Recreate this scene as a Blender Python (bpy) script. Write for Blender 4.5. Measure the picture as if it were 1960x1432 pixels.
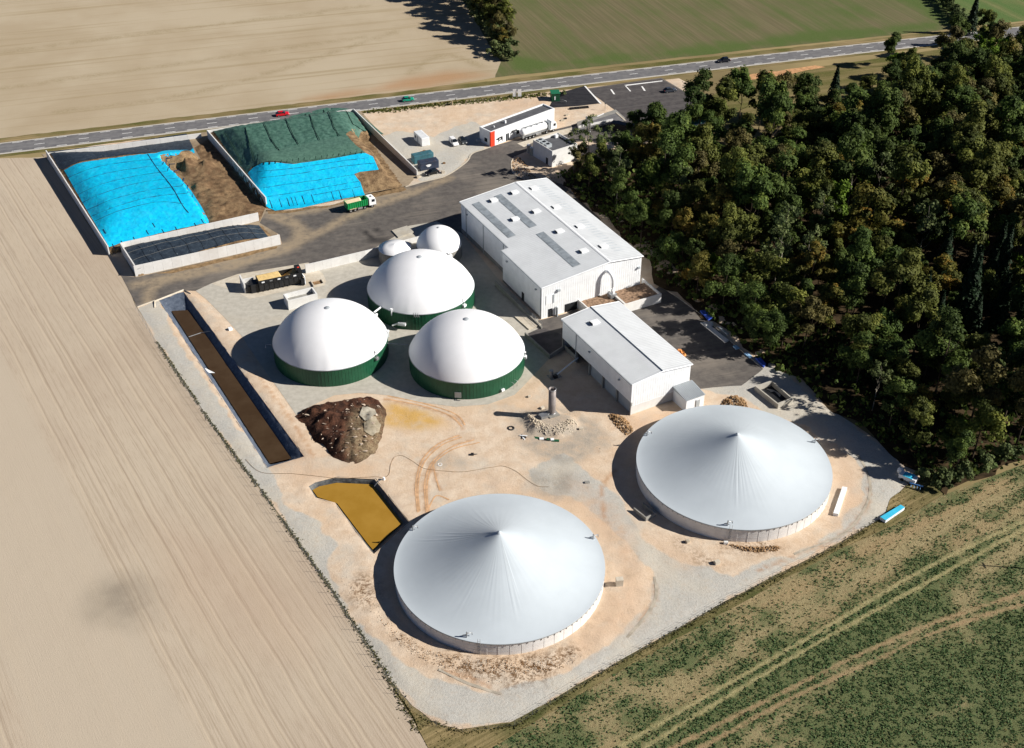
import bpy, math, random
import numpy as np
from mathutils import Vector, Matrix
from mathutils.geometry import delaunay_2d_cdt

# ------------------------------------------------------------------ camera, sky, sun, exposure
for o in list(bpy.data.objects):
    bpy.data.objects.remove(o)
SC = bpy.context.scene
COL = SC.collection
R = math.radians
FPX, PITCH, CAMH = 2300.0, R(35.586), 156.86          # focal length in photo pixels, tilt down, height in metres
cam = bpy.data.cameras.new('camera')
cam.sensor_width = 36.0
cam.lens = 36.0 * FPX / 1960.0
cam.clip_start = 1.0
cam.clip_end = 9000.0
camo = bpy.data.objects.new('camera', cam)
COL.objects.link(camo)
camo.location = (0, 0, CAMH)
camo.rotation_euler = (math.pi / 2 - PITCH, 0, 0)
SC.camera = camo

SUN_AZ, SUN_EL = R(-6.5), R(32.8)                      # the sun stands to the right, low autumn light
sd = Vector((math.cos(SUN_AZ) * math.cos(SUN_EL), math.sin(SUN_AZ) * math.cos(SUN_EL), math.sin(SUN_EL)))
world = bpy.data.worlds.new('World')
SC.world = world
world.use_nodes = True
wn = world.node_tree
bg = wn.nodes['Background']
sky = wn.nodes.new('ShaderNodeTexSky')
sky.sky_type = 'NISHITA'
sky.sun_disc = False
sky.sun_elevation = SUN_EL
sky.sun_rotation = math.pi / 2 - SUN_AZ
sky.altitude = 150
sky.air_density = 0.4                               # a very clear, deep blue autumn sky
sky.dust_density = 0.1
sky.ozone_density = 3.0
wn.links.new(sky.outputs[0], bg.inputs[0])
bg.inputs[1].default_value = 0.05
sl = bpy.data.lights.new('sun', 'SUN')
sl.energy = 5.0
sl.angle = R(0.53)
sl.color = (1.0, 0.955, 0.885)
so = bpy.data.objects.new('sun', sl)
COL.objects.link(so)
so.rotation_euler = sd.to_track_quat('Z', 'Y').to_euler()
so.location = (150, 200, 120)
SC.view_settings.view_transform = 'Standard'
SC.view_settings.look = 'None'
SC.view_settings.exposure = 0.5
SC.view_settings.gamma = 1.0
SC.view_settings.use_curve_mapping = False
SC.cycles.max_bounces = 5
SC.cycles.diffuse_bounces = 2
SC.cycles.transparent_max_bounces = 8

# ------------------------------------------------------------------ where things stand
CP, SP = math.cos(PITCH), math.sin(PITCH)
FWD, UPV = Vector((0, CP, -SP)), Vector((0, SP, CP))


def ray(u, v):
    return (FWD * FPX + Vector((1, 0, 0)) * (u - 980) + UPV * (716 - v)).normalized()


def G(u, v, z=0.0):
    """survey point of the photograph on the level z"""
    d = ray(u, v)
    t = (z - CAMH) / d.z
    return Vector((t * d.x, t * d.y, z))


def HT(u, vb, vt):
    """height of an upright that stands at (u, vb) and ends at row vt"""
    b = G(u, vb)
    k = (716 - vt) / FPX
    # solve (p-c).up = k (p-c).fwd
    z = (k * (b.y * CP + CAMH * SP) - b.y * SP + CAMH * CP) / (CP + k * SP)
    return z


def on_plane(u, v, p0, n):
    d = ray(u, v)
    c = Vector((0, 0, CAMH))
    return c + d * ((p0 - c).dot(n) / d.dot(n))


def onto_many(hf, px):
    """points of a height field seen at photo points px"""
    D = np.array([tuple(ray(u, v)) for u, v in px])
    zs = np.linspace(9.0, -0.6, 193)
    T = (zs[None, :] - CAMH) / D[:, 2:3]
    X, Y = T * D[:, 0:1], T * D[:, 1:2]
    Hh = hf(X.ravel(), Y.ravel()).reshape(X.shape)
    below = zs[None, :] <= Hh
    below[:, -1] = True
    i = np.argmax(below, 1)
    r = np.arange(len(D))
    return [Vector((X[k, i[k]], Y[k, i[k]], zs[i[k]])) for k in r]


def onto(hf, u, v):
    return onto_many(hf, [(u, v)])[0]


def xy(pts, z=0.0):
    return [(G(u, v, z).x, G(u, v, z).y) for u, v in pts]


# ------------------------------------------------------------------ number helpers
def hash2(i, j, s):
    h = (i.astype(np.int64) * 374761393 + j.astype(np.int64) * 668265263 + s * 974634777) & 0x7fffffff
    h = ((h ^ (h >> 13)) * 1274126177) & 0x7fffffff
    return ((h ^ (h >> 16)) & 0xffff) / 65535.0


def vn(x, y, sc=1.0, s=0):
    x = np.asarray(x, float) / sc
    y = np.asarray(y, float) / sc
    i, j = np.floor(x), np.floor(y)
    fx, fy = x - i, y - j
    fx = fx * fx * (3 - 2 * fx)
    fy = fy * fy * (3 - 2 * fy)
    a, b, c, d = hash2(i, j, s), hash2(i + 1, j, s), hash2(i, j + 1, s), hash2(i + 1, j + 1, s)
    return (a * (1 - fx) + b * fx) * (1 - fy) + (c * (1 - fx) + d * fx) * fy


def fbm(x, y, sc=1.0, s=0, n=4):
    v, a, t = 0, 1.0, 0
    for k in range(n):
        v = v + a * vn(x, y, sc / 2 ** k, s + 17 * k)
        t += a
        a *= 0.5
    return v / t


def inside(x, y, poly):
    x = np.asarray(x)
    y = np.asarray(y)
    r = np.zeros(x.shape, bool)
    n = len(poly)
    for k in range(n):
        x1, y1 = poly[k]
        x2, y2 = poly[(k + 1) % n]
        if y1 == y2:
            continue
        c = ((y1 > y) != (y2 > y)) & (x < (x2 - x1) * (y - y1) / (y2 - y1) + x1)
        r ^= c
    return r


def dline(x, y, pts, closed=False):
    """distance to a polyline"""
    d = np.full(np.shape(x), 1e9)
    n = len(pts)
    for k in range(n if closed else n - 1):
        ax, ay = pts[k][:2]
        bx, by = pts[(k + 1) % n][:2]
        L = (bx - ax) ** 2 + (by - ay) ** 2 + 1e-12
        t = np.clip(((x - ax) * (bx - ax) + (y - ay) * (by - ay)) / L, 0, 1)
        d = np.minimum(d, np.hypot(x - ax - t * (bx - ax), y - ay - t * (by - ay)))
    return d


def sdist(x, y, poly):
    d = dline(x, y, poly, True)
    return np.where(inside(x, y, poly), d, -d)


def sstep(a, b, x):
    t = np.clip((x - a) / (b - a), 0, 1)
    return t * t * (3 - 2 * t)


def spline(pts, n=6, closed=False):
    out = []
    m = len(pts)
    rng = range(m if closed else m - 1)
    for k in rng:
        if closed:
            p = [pts[(k + q) % m] for q in (-1, 0, 1, 2)]
        else:
            p = [pts[max(0, min(m - 1, k + q))] for q in (-1, 0, 1, 2)]
        for q in range(n):
            t = q / n
            out.append(tuple(0.5 * (2 * p[1][c] + (p[2][c] - p[0][c]) * t + (2 * p[0][c] - 5 * p[1][c] + 4 * p[2][c] - p[3][c]) * t * t
                                    + (3 * p[1][c] - p[0][c] - 3 * p[2][c] + p[3][c]) * t ** 3) for c in range(len(p[0]))))
    if not closed:
        out.append(tuple(pts[-1]))
    return out


def densify(poly, res, closed=True):
    out = []
    n = len(poly)
    for k in range(n if closed else n - 1):
        a, b = poly[k], poly[(k + 1) % n]
        L = math.hypot(b[0] - a[0], b[1] - a[1])
        m = max(1, int(L / res))
        for q in range(m):
            t = q / m
            out.append((a[0] + (b[0] - a[0]) * t, a[1] + (b[1] - a[1]) * t))
    if not closed:
        out.append(tuple(poly[-1]))
    return out


# ------------------------------------------------------------------ objects
def tag(o, label, cat, group=None):
    o['label'] = label
    o['category'] = cat
    if group:
        o['group'] = group
    return o


def thing(name, label, cat, loc=(0, 0, 0), rz=0.0, group=None):
    o = bpy.data.objects.new(name, None)
    o.empty_display_size = 0.5
    COL.objects.link(o)
    o.location = loc
    o.rotation_euler = (0, 0, rz)
    return tag(o, label, cat, group)


def npmesh(name, V, Fc, smooth=False):
    me = bpy.data.meshes.new(name)
    V = np.asarray(V, np.float32)
    Fc = np.asarray(Fc, np.int32)
    n = Fc.shape[1]
    me.vertices.add(len(V))
    me.vertices.foreach_set('co', V.ravel())
    me.loops.add(Fc.size)
    me.loops.foreach_set('vertex_index', Fc.ravel())
    me.polygons.add(len(Fc))
    me.polygons.foreach_set('loop_start', np.arange(0, Fc.size, n, dtype=np.int32))
    me.polygons.foreach_set('loop_total', np.full(len(Fc), n, np.int32))
    if smooth:
        me.polygons.foreach_set('use_smooth', np.ones(len(Fc), bool))
    me.update(calc_edges=True)
    me.validate()
    return me


def setattr_f(me, name, vals):
    a = me.attributes.new(name, 'FLOAT', 'POINT')
    a.data.foreach_set('value', np.asarray(vals, np.float32))


def link(name, me, mat, parent=None, loc=(0, 0, 0), rz=0.0):
    o = bpy.data.objects.new(name, me)
    COL.objects.link(o)
    o.location = loc
    o.rotation_euler = (0, 0, rz)
    if mat is not None and len(me.materials) == 0:
        me.materials.append(mat)
    if parent is not None:
        o.parent = parent
    return o


class MB:
    """collects boxes, bars and tubes for one mesh"""

    def __init__(s):
        s.v = []
        s.f = []
        s.sm = []

    def add(s, vs, fs, smooth=False):
        b = len(s.v)
        s.v += [tuple(q) for q in vs]
        s.f += [tuple(b + k for k in f) for f in fs]
        s.sm += [smooth] * len(fs)
        return s

    def box(s, x0, y0, z0, x1, y1, z1):
        return s.add([(x0, y0, z0), (x1, y0, z0), (x1, y1, z0), (x0, y1, z0), (x0, y0, z1), (x1, y0, z1), (x1, y1, z1), (x0, y1, z1)],
                     [(3, 2, 1, 0), (4, 5, 6, 7), (0, 1, 5, 4), (1, 2, 6, 5), (2, 3, 7, 6), (3, 0, 4, 7)])

    def prism(s, poly, z0, z1):
        n = len(poly)
        vs = [(p[0], p[1], z0) for p in poly] + [(p[0], p[1], z1) for p in poly]
        fs = [tuple(range(n - 1, -1, -1)), tuple(range(n, 2 * n))] + [(k, (k + 1) % n, n + (k + 1) % n, n + k) for k in range(n)]
        return s.add(vs, fs)

    def extr(s, prof, y0, y1, taper=0.0):
        """profile in x,z pushed from y0 to y1"""
        n = len(prof)
        vs = [(p[0], y0, p[1]) for p in prof] + [(p[0], y1, p[1]) for p in prof]
        fs = [tuple(range(n)), tuple(range(2 * n - 1, n - 1, -1))] + [(k, n + k, n + (k + 1) % n, (k + 1) % n) for k in range(n)]
        return s.add(vs, fs)

    def cyl(s, x, y, z0, z1, r0, r1=None, n=16, cap=True):
        r1 = r0 if r1 is None else r1
        vs = [(x + r * math.cos(2 * math.pi * k / n), y + r * math.sin(2 * math.pi * k / n), z) for r, z in ((r0, z0), (r1, z1)) for k in range(n)]
        s.add(vs, [(k, (k + 1) % n, n + (k + 1) % n, n + k) for k in range(n)], True)
        if cap:
            s.add(vs[n:], [tuple(range(n))])
            s.add(vs[:n], [tuple(range(n - 1, -1, -1))])
        return s

    def lathe(s, prof, n=48, c=(0, 0)):
        m = len(prof)
        vs = []
        for r, z in prof:
            vs += [(c[0] + r * math.cos(2 * math.pi * k / n), c[1] + r * math.sin(2 * math.pi * k / n), z) for k in range(n)]
        fs = [(a * n + k, a * n + (k + 1) % n, (a + 1) * n + (k + 1) % n, (a + 1) * n + k) for a in range(m - 1) for k in range(n)]
        return s.add(vs, fs, True)

    def tube(s, pts, r, n=6, r1=None, cap=True):
        pts = [Vector(p) for p in pts]
        rings = []
        m = len(pts)
        for k, p in enumerate(pts):
            d = (pts[min(k + 1, m - 1)] - pts[max(k - 1, 0)]).normalized()
            a = d.cross(Vector((0, 0, 1)))
            if a.length < 1e-3:
                a = Vector((1, 0, 0))
            a.normalize()
            b = d.cross(a)
            rr = r if r1 is None else r + (r1 - r) * k / max(1, m - 1)
            rings += [tuple(p + (a * math.cos(2 * math.pi * q / n) + b * math.sin(2 * math.pi * q / n)) * rr) for q in range(n)]
        s.add(rings, [(k * n + q, k * n + (q + 1) % n, (k + 1) * n + (q + 1) % n, (k + 1) * n + q) for k in range(m - 1) for q in range(n)], n > 4)
        if cap:
            s.add(rings[:n], [tuple(range(n))])
            s.add(rings[-n:], [tuple(range(n - 1, -1, -1))])
        return s

    def xcyl(s, x, y, z, w, r, n=14):
        """wheel-like cylinder with its axis along y"""
        vs = [(x + r * math.cos(2 * math.pi * k / n), yy, z + r * math.sin(2 * math.pi * k / n)) for yy in (y - w / 2, y + w / 2) for k in range(n)]
        return s.add(vs, [(k, (k + 1) % n, n + (k + 1) % n, n + k) for k in range(n)] + [tuple(range(n - 1, -1, -1)), tuple(range(n, 2 * n))])

    def mesh(s, name):
        me = bpy.data.meshes.new(name)
        me.from_pydata(s.v, [], s.f)
        me.polygons.foreach_set('use_smooth', s.sm)
        me.update()
        return me

    def obj(s, name, mat, parent=None, loc=(0, 0, 0), rz=0.0, bevel=0.0):
        o = link(name, s.mesh(name), mat, parent, loc, rz)
        if bevel:
            b = o.modifiers.new('bevel', 'BEVEL')
            b.width = bevel
            b.segments = 2
            b.limit_method = 'ANGLE'
        return o


def B(*a):
    return MB().box(*a)


def frame(p, q):
    """place and heading of a thing whose near side runs over the ground from photo point p to q"""
    a, b = G(*p), G(*q)
    d = b - a
    return a, math.atan2(d.y, d.x), d.length


def copy_tree(o, parent=None):
    c = o.copy()
    COL.objects.link(c)
    c.parent = parent
    for ch in o.children:
        copy_tree(ch, c)
    return c


# ------------------------------------------------------------------ materials
def lin(r, g, b):
    f = lambda c: (c / 255 / 12.92) if c / 255 <= 0.04045 else ((c / 255 + 0.055) / 1.055) ** 2.4
    return (f(r), f(g), f(b), 1.0)


class NT:
    def __init__(s, name):
        s.m = bpy.data.materials.new(name)
        s.m.use_nodes = True
        s.t = s.m.node_tree
        s.p = s.t.nodes['Principled BSDF']
        s.tc = None

    def n(s, typ, **kw):
        nd = s.t.nodes.new(typ)
        for k, v in kw.items():
            setattr(nd, k, v)
        return nd

    def put(s, sock, val):
        if isinstance(val, bpy.types.NodeSocket):
            s.t.links.new(val, sock)
        elif val is not None:
            if sock.type == 'RGBA' and not hasattr(val, '__len__'):
                val = (val, val, val, 1)
            sock.default_value = val

    def co(s, rot=0.0, scale=(1, 1, 1), out='Object'):
        if s.tc is None:
            s.tc = s.n('ShaderNodeTexCoord')
        mp = s.n('ShaderNodeMapping')
        r = s.n('ShaderNodeVectorRotate', rotation_type='Z_AXIS')
        s.put(r.inputs['Vector'], s.tc.outputs[out])
        r.inputs['Angle'].default_value = -rot
        s.put(mp.inputs['Vector'], r.outputs[0])
        mp.inputs['Scale'].default_value = scale
        return mp.outputs[0]

    def noise(s, vec, scale=1.0, detail=4.0, rough=0.55, dist=0.0):
        nd = s.n('ShaderNodeTexNoise')
        s.put(nd.inputs['Vector'], vec)
        nd.inputs['Scale'].default_value = scale
        nd.inputs['Detail'].default_value = detail
        nd.inputs['Roughness'].default_value = rough
        nd.inputs['Distortion'].default_value = dist
        return nd.outputs['Fac']

    def vor(s, vec, scale=1.0, feature='F1', out='Distance'):
        nd = s.n('ShaderNodeTexVoronoi', feature=feature)
        s.put(nd.inputs['Vector'], vec)
        nd.inputs['Scale'].default_value = scale
        return nd.outputs[out]

    def step(s, fac, a, b, lo=0.0, hi=1.0):
        nd = s.n('ShaderNodeMapRange', interpolation_type='SMOOTHSTEP')
        s.put(nd.inputs[0], fac)
        nd.inputs[1].default_value = a
        nd.inputs[2].default_value = b
        nd.inputs[3].default_value = lo
        nd.inputs[4].default_value = hi
        return nd.outputs[0]

    def math(s, op, a, b=None, c=None):
        nd = s.n('ShaderNodeMath', operation=op)
        s.put(nd.inputs[0], a)
        if b is not None:
            s.put(nd.inputs[1], b)
        if c is not None:
            s.put(nd.inputs[2], c)
        return nd.outputs[0]

    def mix(s, fac, a, b, mode='MIX'):
        nd = s.n('ShaderNodeMix', data_type='RGBA', blend_type=mode)
        s.put(nd.inputs[0], fac)
        s.put(nd.inputs[6], a)
        s.put(nd.inputs[7], b)
        return nd.outputs[2]

    def attr(s, name):
        nd = s.n('ShaderNodeAttribute', attribute_name=name)
        return nd.outputs['Fac']

    def lines(s, rot, cs, w, soft):
        """1 on parallel lines at the given offsets across the direction rot"""
        sp = s.n('ShaderNodeSeparateXYZ')
        s.put(sp.inputs[0], s.co(rot))
        y = s.math('ADD', sp.outputs[1], s.math('MULTIPLY', s.math('SUBTRACT', s.noise(s.co(rot, (1, .2, 1)), 0.05, 2), 0.5), 1.2))
        d = None
        for c in cs:
            k = s.math('ABSOLUTE', s.math('SUBTRACT', y, c))
            d = k if d is None else s.math('MINIMUM', d, k)
        return s.step(d, w * (1 - soft), w * (1 + soft), 1, 0)

    def rnd(s):
        return s.n('ShaderNodeObjectInfo').outputs['Random']

    def bump(s, h, strength=0.3, dist=0.05):
        nd = s.n('ShaderNodeBump')
        s.put(nd.inputs['Height'], h)
        nd.inputs['Strength'].default_value = strength
        nd.inputs['Distance'].default_value = dist
        s.put(s.p.inputs['Normal'], nd.outputs[0])
        return nd.outputs[0]

    def out(s, col, rough=0.9, spec=0.3, metal=0.0):
        s.put(s.p.inputs['Base Color'], col)
        s.put(s.p.inputs['Roughness'], rough)
        s.p.inputs['Specular IOR Level'].default_value = spec
        s.p.inputs['Metallic'].default_value = metal
        return s.m


def plain(name, rgb, rough=0.6, spec=0.4, metal=0.0, var=0.12, scale=0.6, grime=None):
    """paint, steel, plastic: one colour with soft wear and an optional grime tone"""
    t = NT(name)
    c = lin(*rgb)
    v = t.co()
    a = t.noise(v, scale, 5, 0.6)
    d = tuple(x * (1 - 2.2 * var) for x in c[:3]) + (1,)
    l = tuple(min(1, x * (1 + var)) for x in c[:3]) + (1,)
    col = t.mix(t.step(a, 0.3, 0.7), d, l)
    if grime:
        col = t.mix(t.step(t.noise(v, scale * 2.3, 6, 0.7), 0.52, 0.75, 0, 0.75), col, lin(*grime))
    return t.out(col, rough, spec, metal)


def ph(r, g, b, k=0.78):
    """surface colour for a tone read on sunlit flat ground in the photograph"""
    c = lin(r, g, b)
    return (c[0] * k, c[1] * k, c[2] * k, 1.0)


def heading(p, q):
    a, b = G(*p), G(*q)
    return math.atan2(b.y - a.y, b.x - a.x)


# ------------------------------------------------------------------ ground sheets
def sheet(name, poly, res, mat, z=0.0, holes=(), hf=None, attrs=None, jit=0.0, parent=None, kind='structure', edge=None):
    poly = densify(poly, edge or res)
    if jit:
        px = np.array(poly)
        px[:, 0] += (fbm(px[:, 0], px[:, 1], 4, 5, 3) - 0.5) * 2 * jit
        px[:, 1] += (fbm(px[:, 0], px[:, 1], 4, 9, 3) - 0.5) * 2 * jit
        poly = [tuple(q) for q in px]
    P = np.array(poly)
    x0, y0 = P.min(0)
    x1, y1 = P.max(0)
    pts = [Vector(q) for q in poly]
    loops = [list(range(len(poly)))]
    edges = []
    for h in holes:
        h = densify(h, res)
        b = len(pts)
        pts += [Vector(q) for q in h]
        edges += [(b + k, b + (k + 1) % len(h)) for k in range(len(h))]
    if res < 50:
        gx, gy = np.meshgrid(np.arange(x0, x1, res), np.arange(y0, y1, res))
        rs = np.random.RandomState(len(name) * 7 + 3)
        gx = (gx + rs.uniform(-.3, .3, gx.shape) * res).ravel()
        gy = (gy + rs.uniform(-.3, .3, gy.shape) * res).ravel()
        k = inside(gx, gy, poly)
        gx, gy = gx[k], gy[k]
        k = dline(gx, gy, poly, True) > 0.45 * res
        for h in holes:
            k &= sdist(gx, gy, h) < -0.4 * res
        pts += [Vector(q) for q in zip(gx[k], gy[k])]
    r = delaunay_2d_cdt(pts, edges, loops, 1, 1e-4)
    V = np.array([(v.x, v.y) for v in r[0]])
    Fc = np.array(r[2], np.int32)
    c = V[Fc].mean(1)
    keep = np.ones(len(Fc), bool)
    for h in holes:
        keep &= ~inside(c[:, 0], c[:, 1], h)
    Fc = Fc[keep]
    a, b, c = V[Fc[:, 0]], V[Fc[:, 1]], V[Fc[:, 2]]
    fl = (b[:, 0] - a[:, 0]) * (c[:, 1] - a[:, 1]) - (b[:, 1] - a[:, 1]) * (c[:, 0] - a[:, 0]) < 0
    Fc[fl] = Fc[fl][:, ::-1]
    Z = np.full(len(V), z)
    if hf is not None:
        Z = Z + hf(V[:, 0], V[:, 1])
    me = npmesh(name, np.c_[V, Z], Fc, True)
    for k, f in (attrs or {}).items():
        setattr_f(me, k, f(V[:, 0], V[:, 1]))
    o = link(name, me, mat, parent)
    if kind:
        o['kind'] = kind
    return o


# main outlines, read off the photograph
BASIN_RIM = xy([(304, 574), (352, 560), (582, 874), (512, 895)])
POND_RIM = xy([(591, 931), (604, 923.5), (641, 914), (717, 917.4), (783, 1000), (716, 1060), (703, 1046), (641, 962), (604, 952.6)])
ASPHALT = xy([(232, 528), (262, 531), (540, 468), (536, 450), (497, 427), (509, 405), (560, 403), (640, 393), (700, 375), (775, 358), (806, 349.5), (830, 344), (848.6, 339), (866, 330), (880.5, 320),
              (892, 311), (897.7, 304), (900.4, 297.7), (908, 292), (920, 288.4), (940, 281), (978, 270), (1030, 256), (1103, 238), (1180, 213), (1120, 170), (1266, 149), (1345, 196), (1330, 240), (1240, 262), (1100, 272),
              (1060, 278), (1020, 285), (985, 300), (978, 312), (981, 331), (1005, 344), (1075, 352), (1150, 420), (1100, 520), (990, 520), (884, 447), (836, 424), (785, 432), (747, 443), (757, 452), (716, 476), (583, 512), (455, 526), (405, 542.5), (374.5, 557), (350, 556), (297, 575), (263, 588)])
PAD = xy([(374.5, 557), (405, 542.5), (455, 526), (583, 512), (716, 476), (757, 452), (747, 443), (785, 432), (836, 424), (884, 447), (950, 530), (1040, 622), (1072, 664), (1048, 690), (1006, 735), (985, 756), (935, 774), (872, 779), (805, 770),
          (745, 757), (690, 752), (640, 757), (598, 776), (568, 796), (545, 762), (500, 700), (462, 643), (430, 608), (395, 573)])
EASTYARD = xy([(1150, 600), (1195, 590), (1252, 556), (1262, 548), (1300, 572), (1345, 606), (1400, 655), (1460, 706), (1420, 738), (1330, 745), (1318, 722), (1185, 585)])
SITE = xy([(263, 588), (300, 655), (400, 803), (520, 964), (640, 1134), (700, 1228), (745, 1300), (790, 1352), (835, 1385), (880, 1396), (980, 1382), (1150, 1285), (1400, 1144), (1600, 1043), (1692, 988),
           (1722, 940), (1770, 912), (1690, 850), (1600, 790), (1530, 720), (1450, 640), (1370, 570), (1290, 500), (1230, 440), (1170, 390), (1090, 345), (1100, 300), (1200, 290), (1345, 246), (1352, 200), (1318, 160),
           (1300, 150), (1120, 168), (1000, 182), (860, 196), (700, 213), (500, 234.5), (200, 274), (88, 300), (120, 345), (207, 490), (232, 528)])
FOREST = xy([(1090, 322), (1170, 305), (1240, 302), (1320, 292), (1420, 276), (1500, 262), (1560, 240), (1620, 220), (1690, 184), (1750, 160), (1830, 144), (1900, 134), (1960, 156), (2060, 156), (2330, 166),
             (2330, 745), (1960, 888), (1800, 940), (1762, 905), (1690, 850), (1600, 790), (1520, 730), (1462, 700), (1402, 648), (1347, 600), (1302, 566), (1264, 540), (1238, 503), (1184, 447), (1124, 392), (1066, 340)])
BERM = xy([(368, 566), (402, 590), (440, 645), (490, 712), (540, 782), (585, 850), (600, 880)])
BANK1 = xy([(690, 1090), (720, 1190), (800, 1262), (920, 1285), (1040, 1275), (1150, 1210), (1200, 1120), (1190, 1040)])
T1C, T1R, T1Z = (-2.25, 156.45), 18.95, 2.85
T2C, T2R, T2Z = (44.1, 184.2), 19.2, 3.2
DOMES = [(-41.37, 227.23), (-22.16, 249.91), (-10.15, 222.61)]
DR, DZ, DA = 12.96, 4.385, 12.45
CH0 = G(1056, 800)
CHMOUND = xy([(1010, 797), (1050, 790), (1095, 806), (1100, 818), (1070, 832), (1020, 826)])


BUNKERS = xy([(80, 295), (400, 252), (690, 212), (800, 335), (775, 362), (512, 408), (540, 470), (258, 532), (228, 472)])
LOT2 = xy([(1064, 180), (1118, 165), (1150, 198), (1108, 203), (1050, 207)])
SERVICE = xy([(1030, 614), (1085, 600), (1100, 592), (1120, 600), (1078, 614), (1076, 668), (1040, 640)])


def gh(x, y):
    """relief of the building site in metres above the yard"""
    x = np.asarray(x, float)
    y = np.asarray(y, float)
    m = np.ones(x.shape)
    for pl in (ASPHALT, PAD, EASTYARD, BUNKERS, SERVICE, LOT2):
        m *= sstep(0.2, 2.2, -sdist(x, y, pl))
    m *= sstep(0.0, 2.0, sdist(x, y, SITE))
    for c, r in ((T1C, T1R), (T2C, T2R)):
        m *= sstep(0.1, 1.0, np.hypot(x - c[0], y - c[1]) - r)
    bm = 0.1 * np.exp(-(dline(x, y, BERM) / 1.7) ** 2) * (0.4 + 1.1 * fbm(x, y, 2.2, 4))
    bk = 0.5 * np.exp(-(dline(x, y, BANK1) / 4.0) ** 2) * fbm(x, y, 2.2, 8)
    z = m * (0.16 * fbm(x, y, 2.5, 1) + 0.1 * fbm(x, y, 0.9, 2, 2) + bm + bk)
    cm = 1.15 * sstep(-1.6, 0.6, sdist(x, y, CHMOUND) + (fbm(x, y, 1.2, 3) - .5) * 1.4)
    z = np.maximum(z, cm)
    for pl in (BASIN_RIM, POND_RIM):
        z = np.minimum(z, 0.02 + 0.5 * np.maximum(0, -sdist(x, y, pl)))
    return z


def paint(lines, w, soft=0.5, wob=0.0):
    L = [xy(spline(p, 5)) for p in lines]

    def f(x, y):
        d = np.full(np.shape(x), 1e9)
        for l in L:
            d = np.minimum(d, dline(x, y, l))
        if wob:
            d = d + (fbm(x, y, 3, 3) - .5) * wob
        return 1 - sstep(w * (1 - soft), w * (1 + soft), d)
    return f


def area(polys, soft=2.0, wob=2.0, sc=5.0, seed=6, smooth=True):
    L = [xy(spline(p, 4, True) if smooth else p) for p in polys]

    def f(x, y):
        d = np.full(np.shape(x), -1e9)
        for l in L:
            d = np.maximum(d, sdist(x, y, l))
        d = d + (fbm(x, y, sc, seed) - .5) * 2 * wob
        return sstep(-soft, soft, d)
    return f


# --- materials of the open ground
def mat_dirt():
    t = NT('site dirt')
    v = t.co()
    big, mid, fin, gr = t.noise(v, 0.045, 4), t.noise(v, 0.35, 6, 0.62), t.noise(v, 2.4, 6, 0.7), t.noise(v, 9.0, 3, 0.7)
    c = t.mix(t.step(mid, 0.3, 0.7), ph(224, 198, 170), ph(240, 220, 196))
    c = t.mix(t.step(big, 0.42, 0.66, 0, 0.5), c, ph(230, 198, 164))
    c = t.mix(t.step(t.noise(v, 0.12, 5, 0.6), 0.5, 0.7, 0, 0.6), c, ph(214, 205, 190))
    gcol = t.mix(t.step(fin, 0.3, 0.7), ph(194, 191, 182), ph(214, 210, 201))
    gcol = t.mix(t.step(t.noise(v, 0.09, 4), 0.4, 0.65, 0, 0.45), gcol, ph(224, 212, 190))
    gm = t.step(t.math('ADD', t.attr('gravel'), t.math('MULTIPLY', t.math('SUBTRACT', mid, 0.5), 0.7)), 0.3, 0.7)
    c = t.mix(gm, c, gcol)
    c = t.mix(t.math('MULTIPLY', t.attr('orange'), t.step(mid, 0.3, 0.7, 0.15, 0.6)), c, ph(220, 180, 144))
    c = t.mix(t.math('MULTIPLY', t.attr('yellow'), t.step(mid, 0.25, 0.6, 0.25, 0.9)), c, ph(222, 176, 92))
    c = t.mix(t.math('MULTIPLY', t.attr('spoil'), t.step(t.noise(v, 1.3, 6, 0.75), 0.44, 0.6)), c, ph(118, 86, 54))
    c = t.mix(t.math('MULTIPLY', t.attr('wheel'), 0.55), c, ph(190, 140, 98))
    c = t.mix(t.math('MULTIPLY', t.attr('grey'), t.step(mid, 0.3, 0.65, 0.2, 0.8)), c, ph(168, 160, 148))
    c = t.mix(t.step(t.noise(v, 1.1, 6, 0.75), 0.5, 0.72, 0, 0.3), c, ph(196, 164, 132))
    c = t.mix(t.step(fin, 0.56, 0.74, 0, 0.34), c, ph(152, 124, 98))
    c = t.mix(t.step(gr, 0.6, 0.8, 0, 0.3), c, ph(250, 236, 214))
    h = t.math('ADD', t.math('MULTIPLY', fin, 0.7), t.math('MULTIPLY', gr, 0.35))
    t.bump(h, 0.65, 0.18)
    return t.out(c, 0.95, 0.15)


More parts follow.
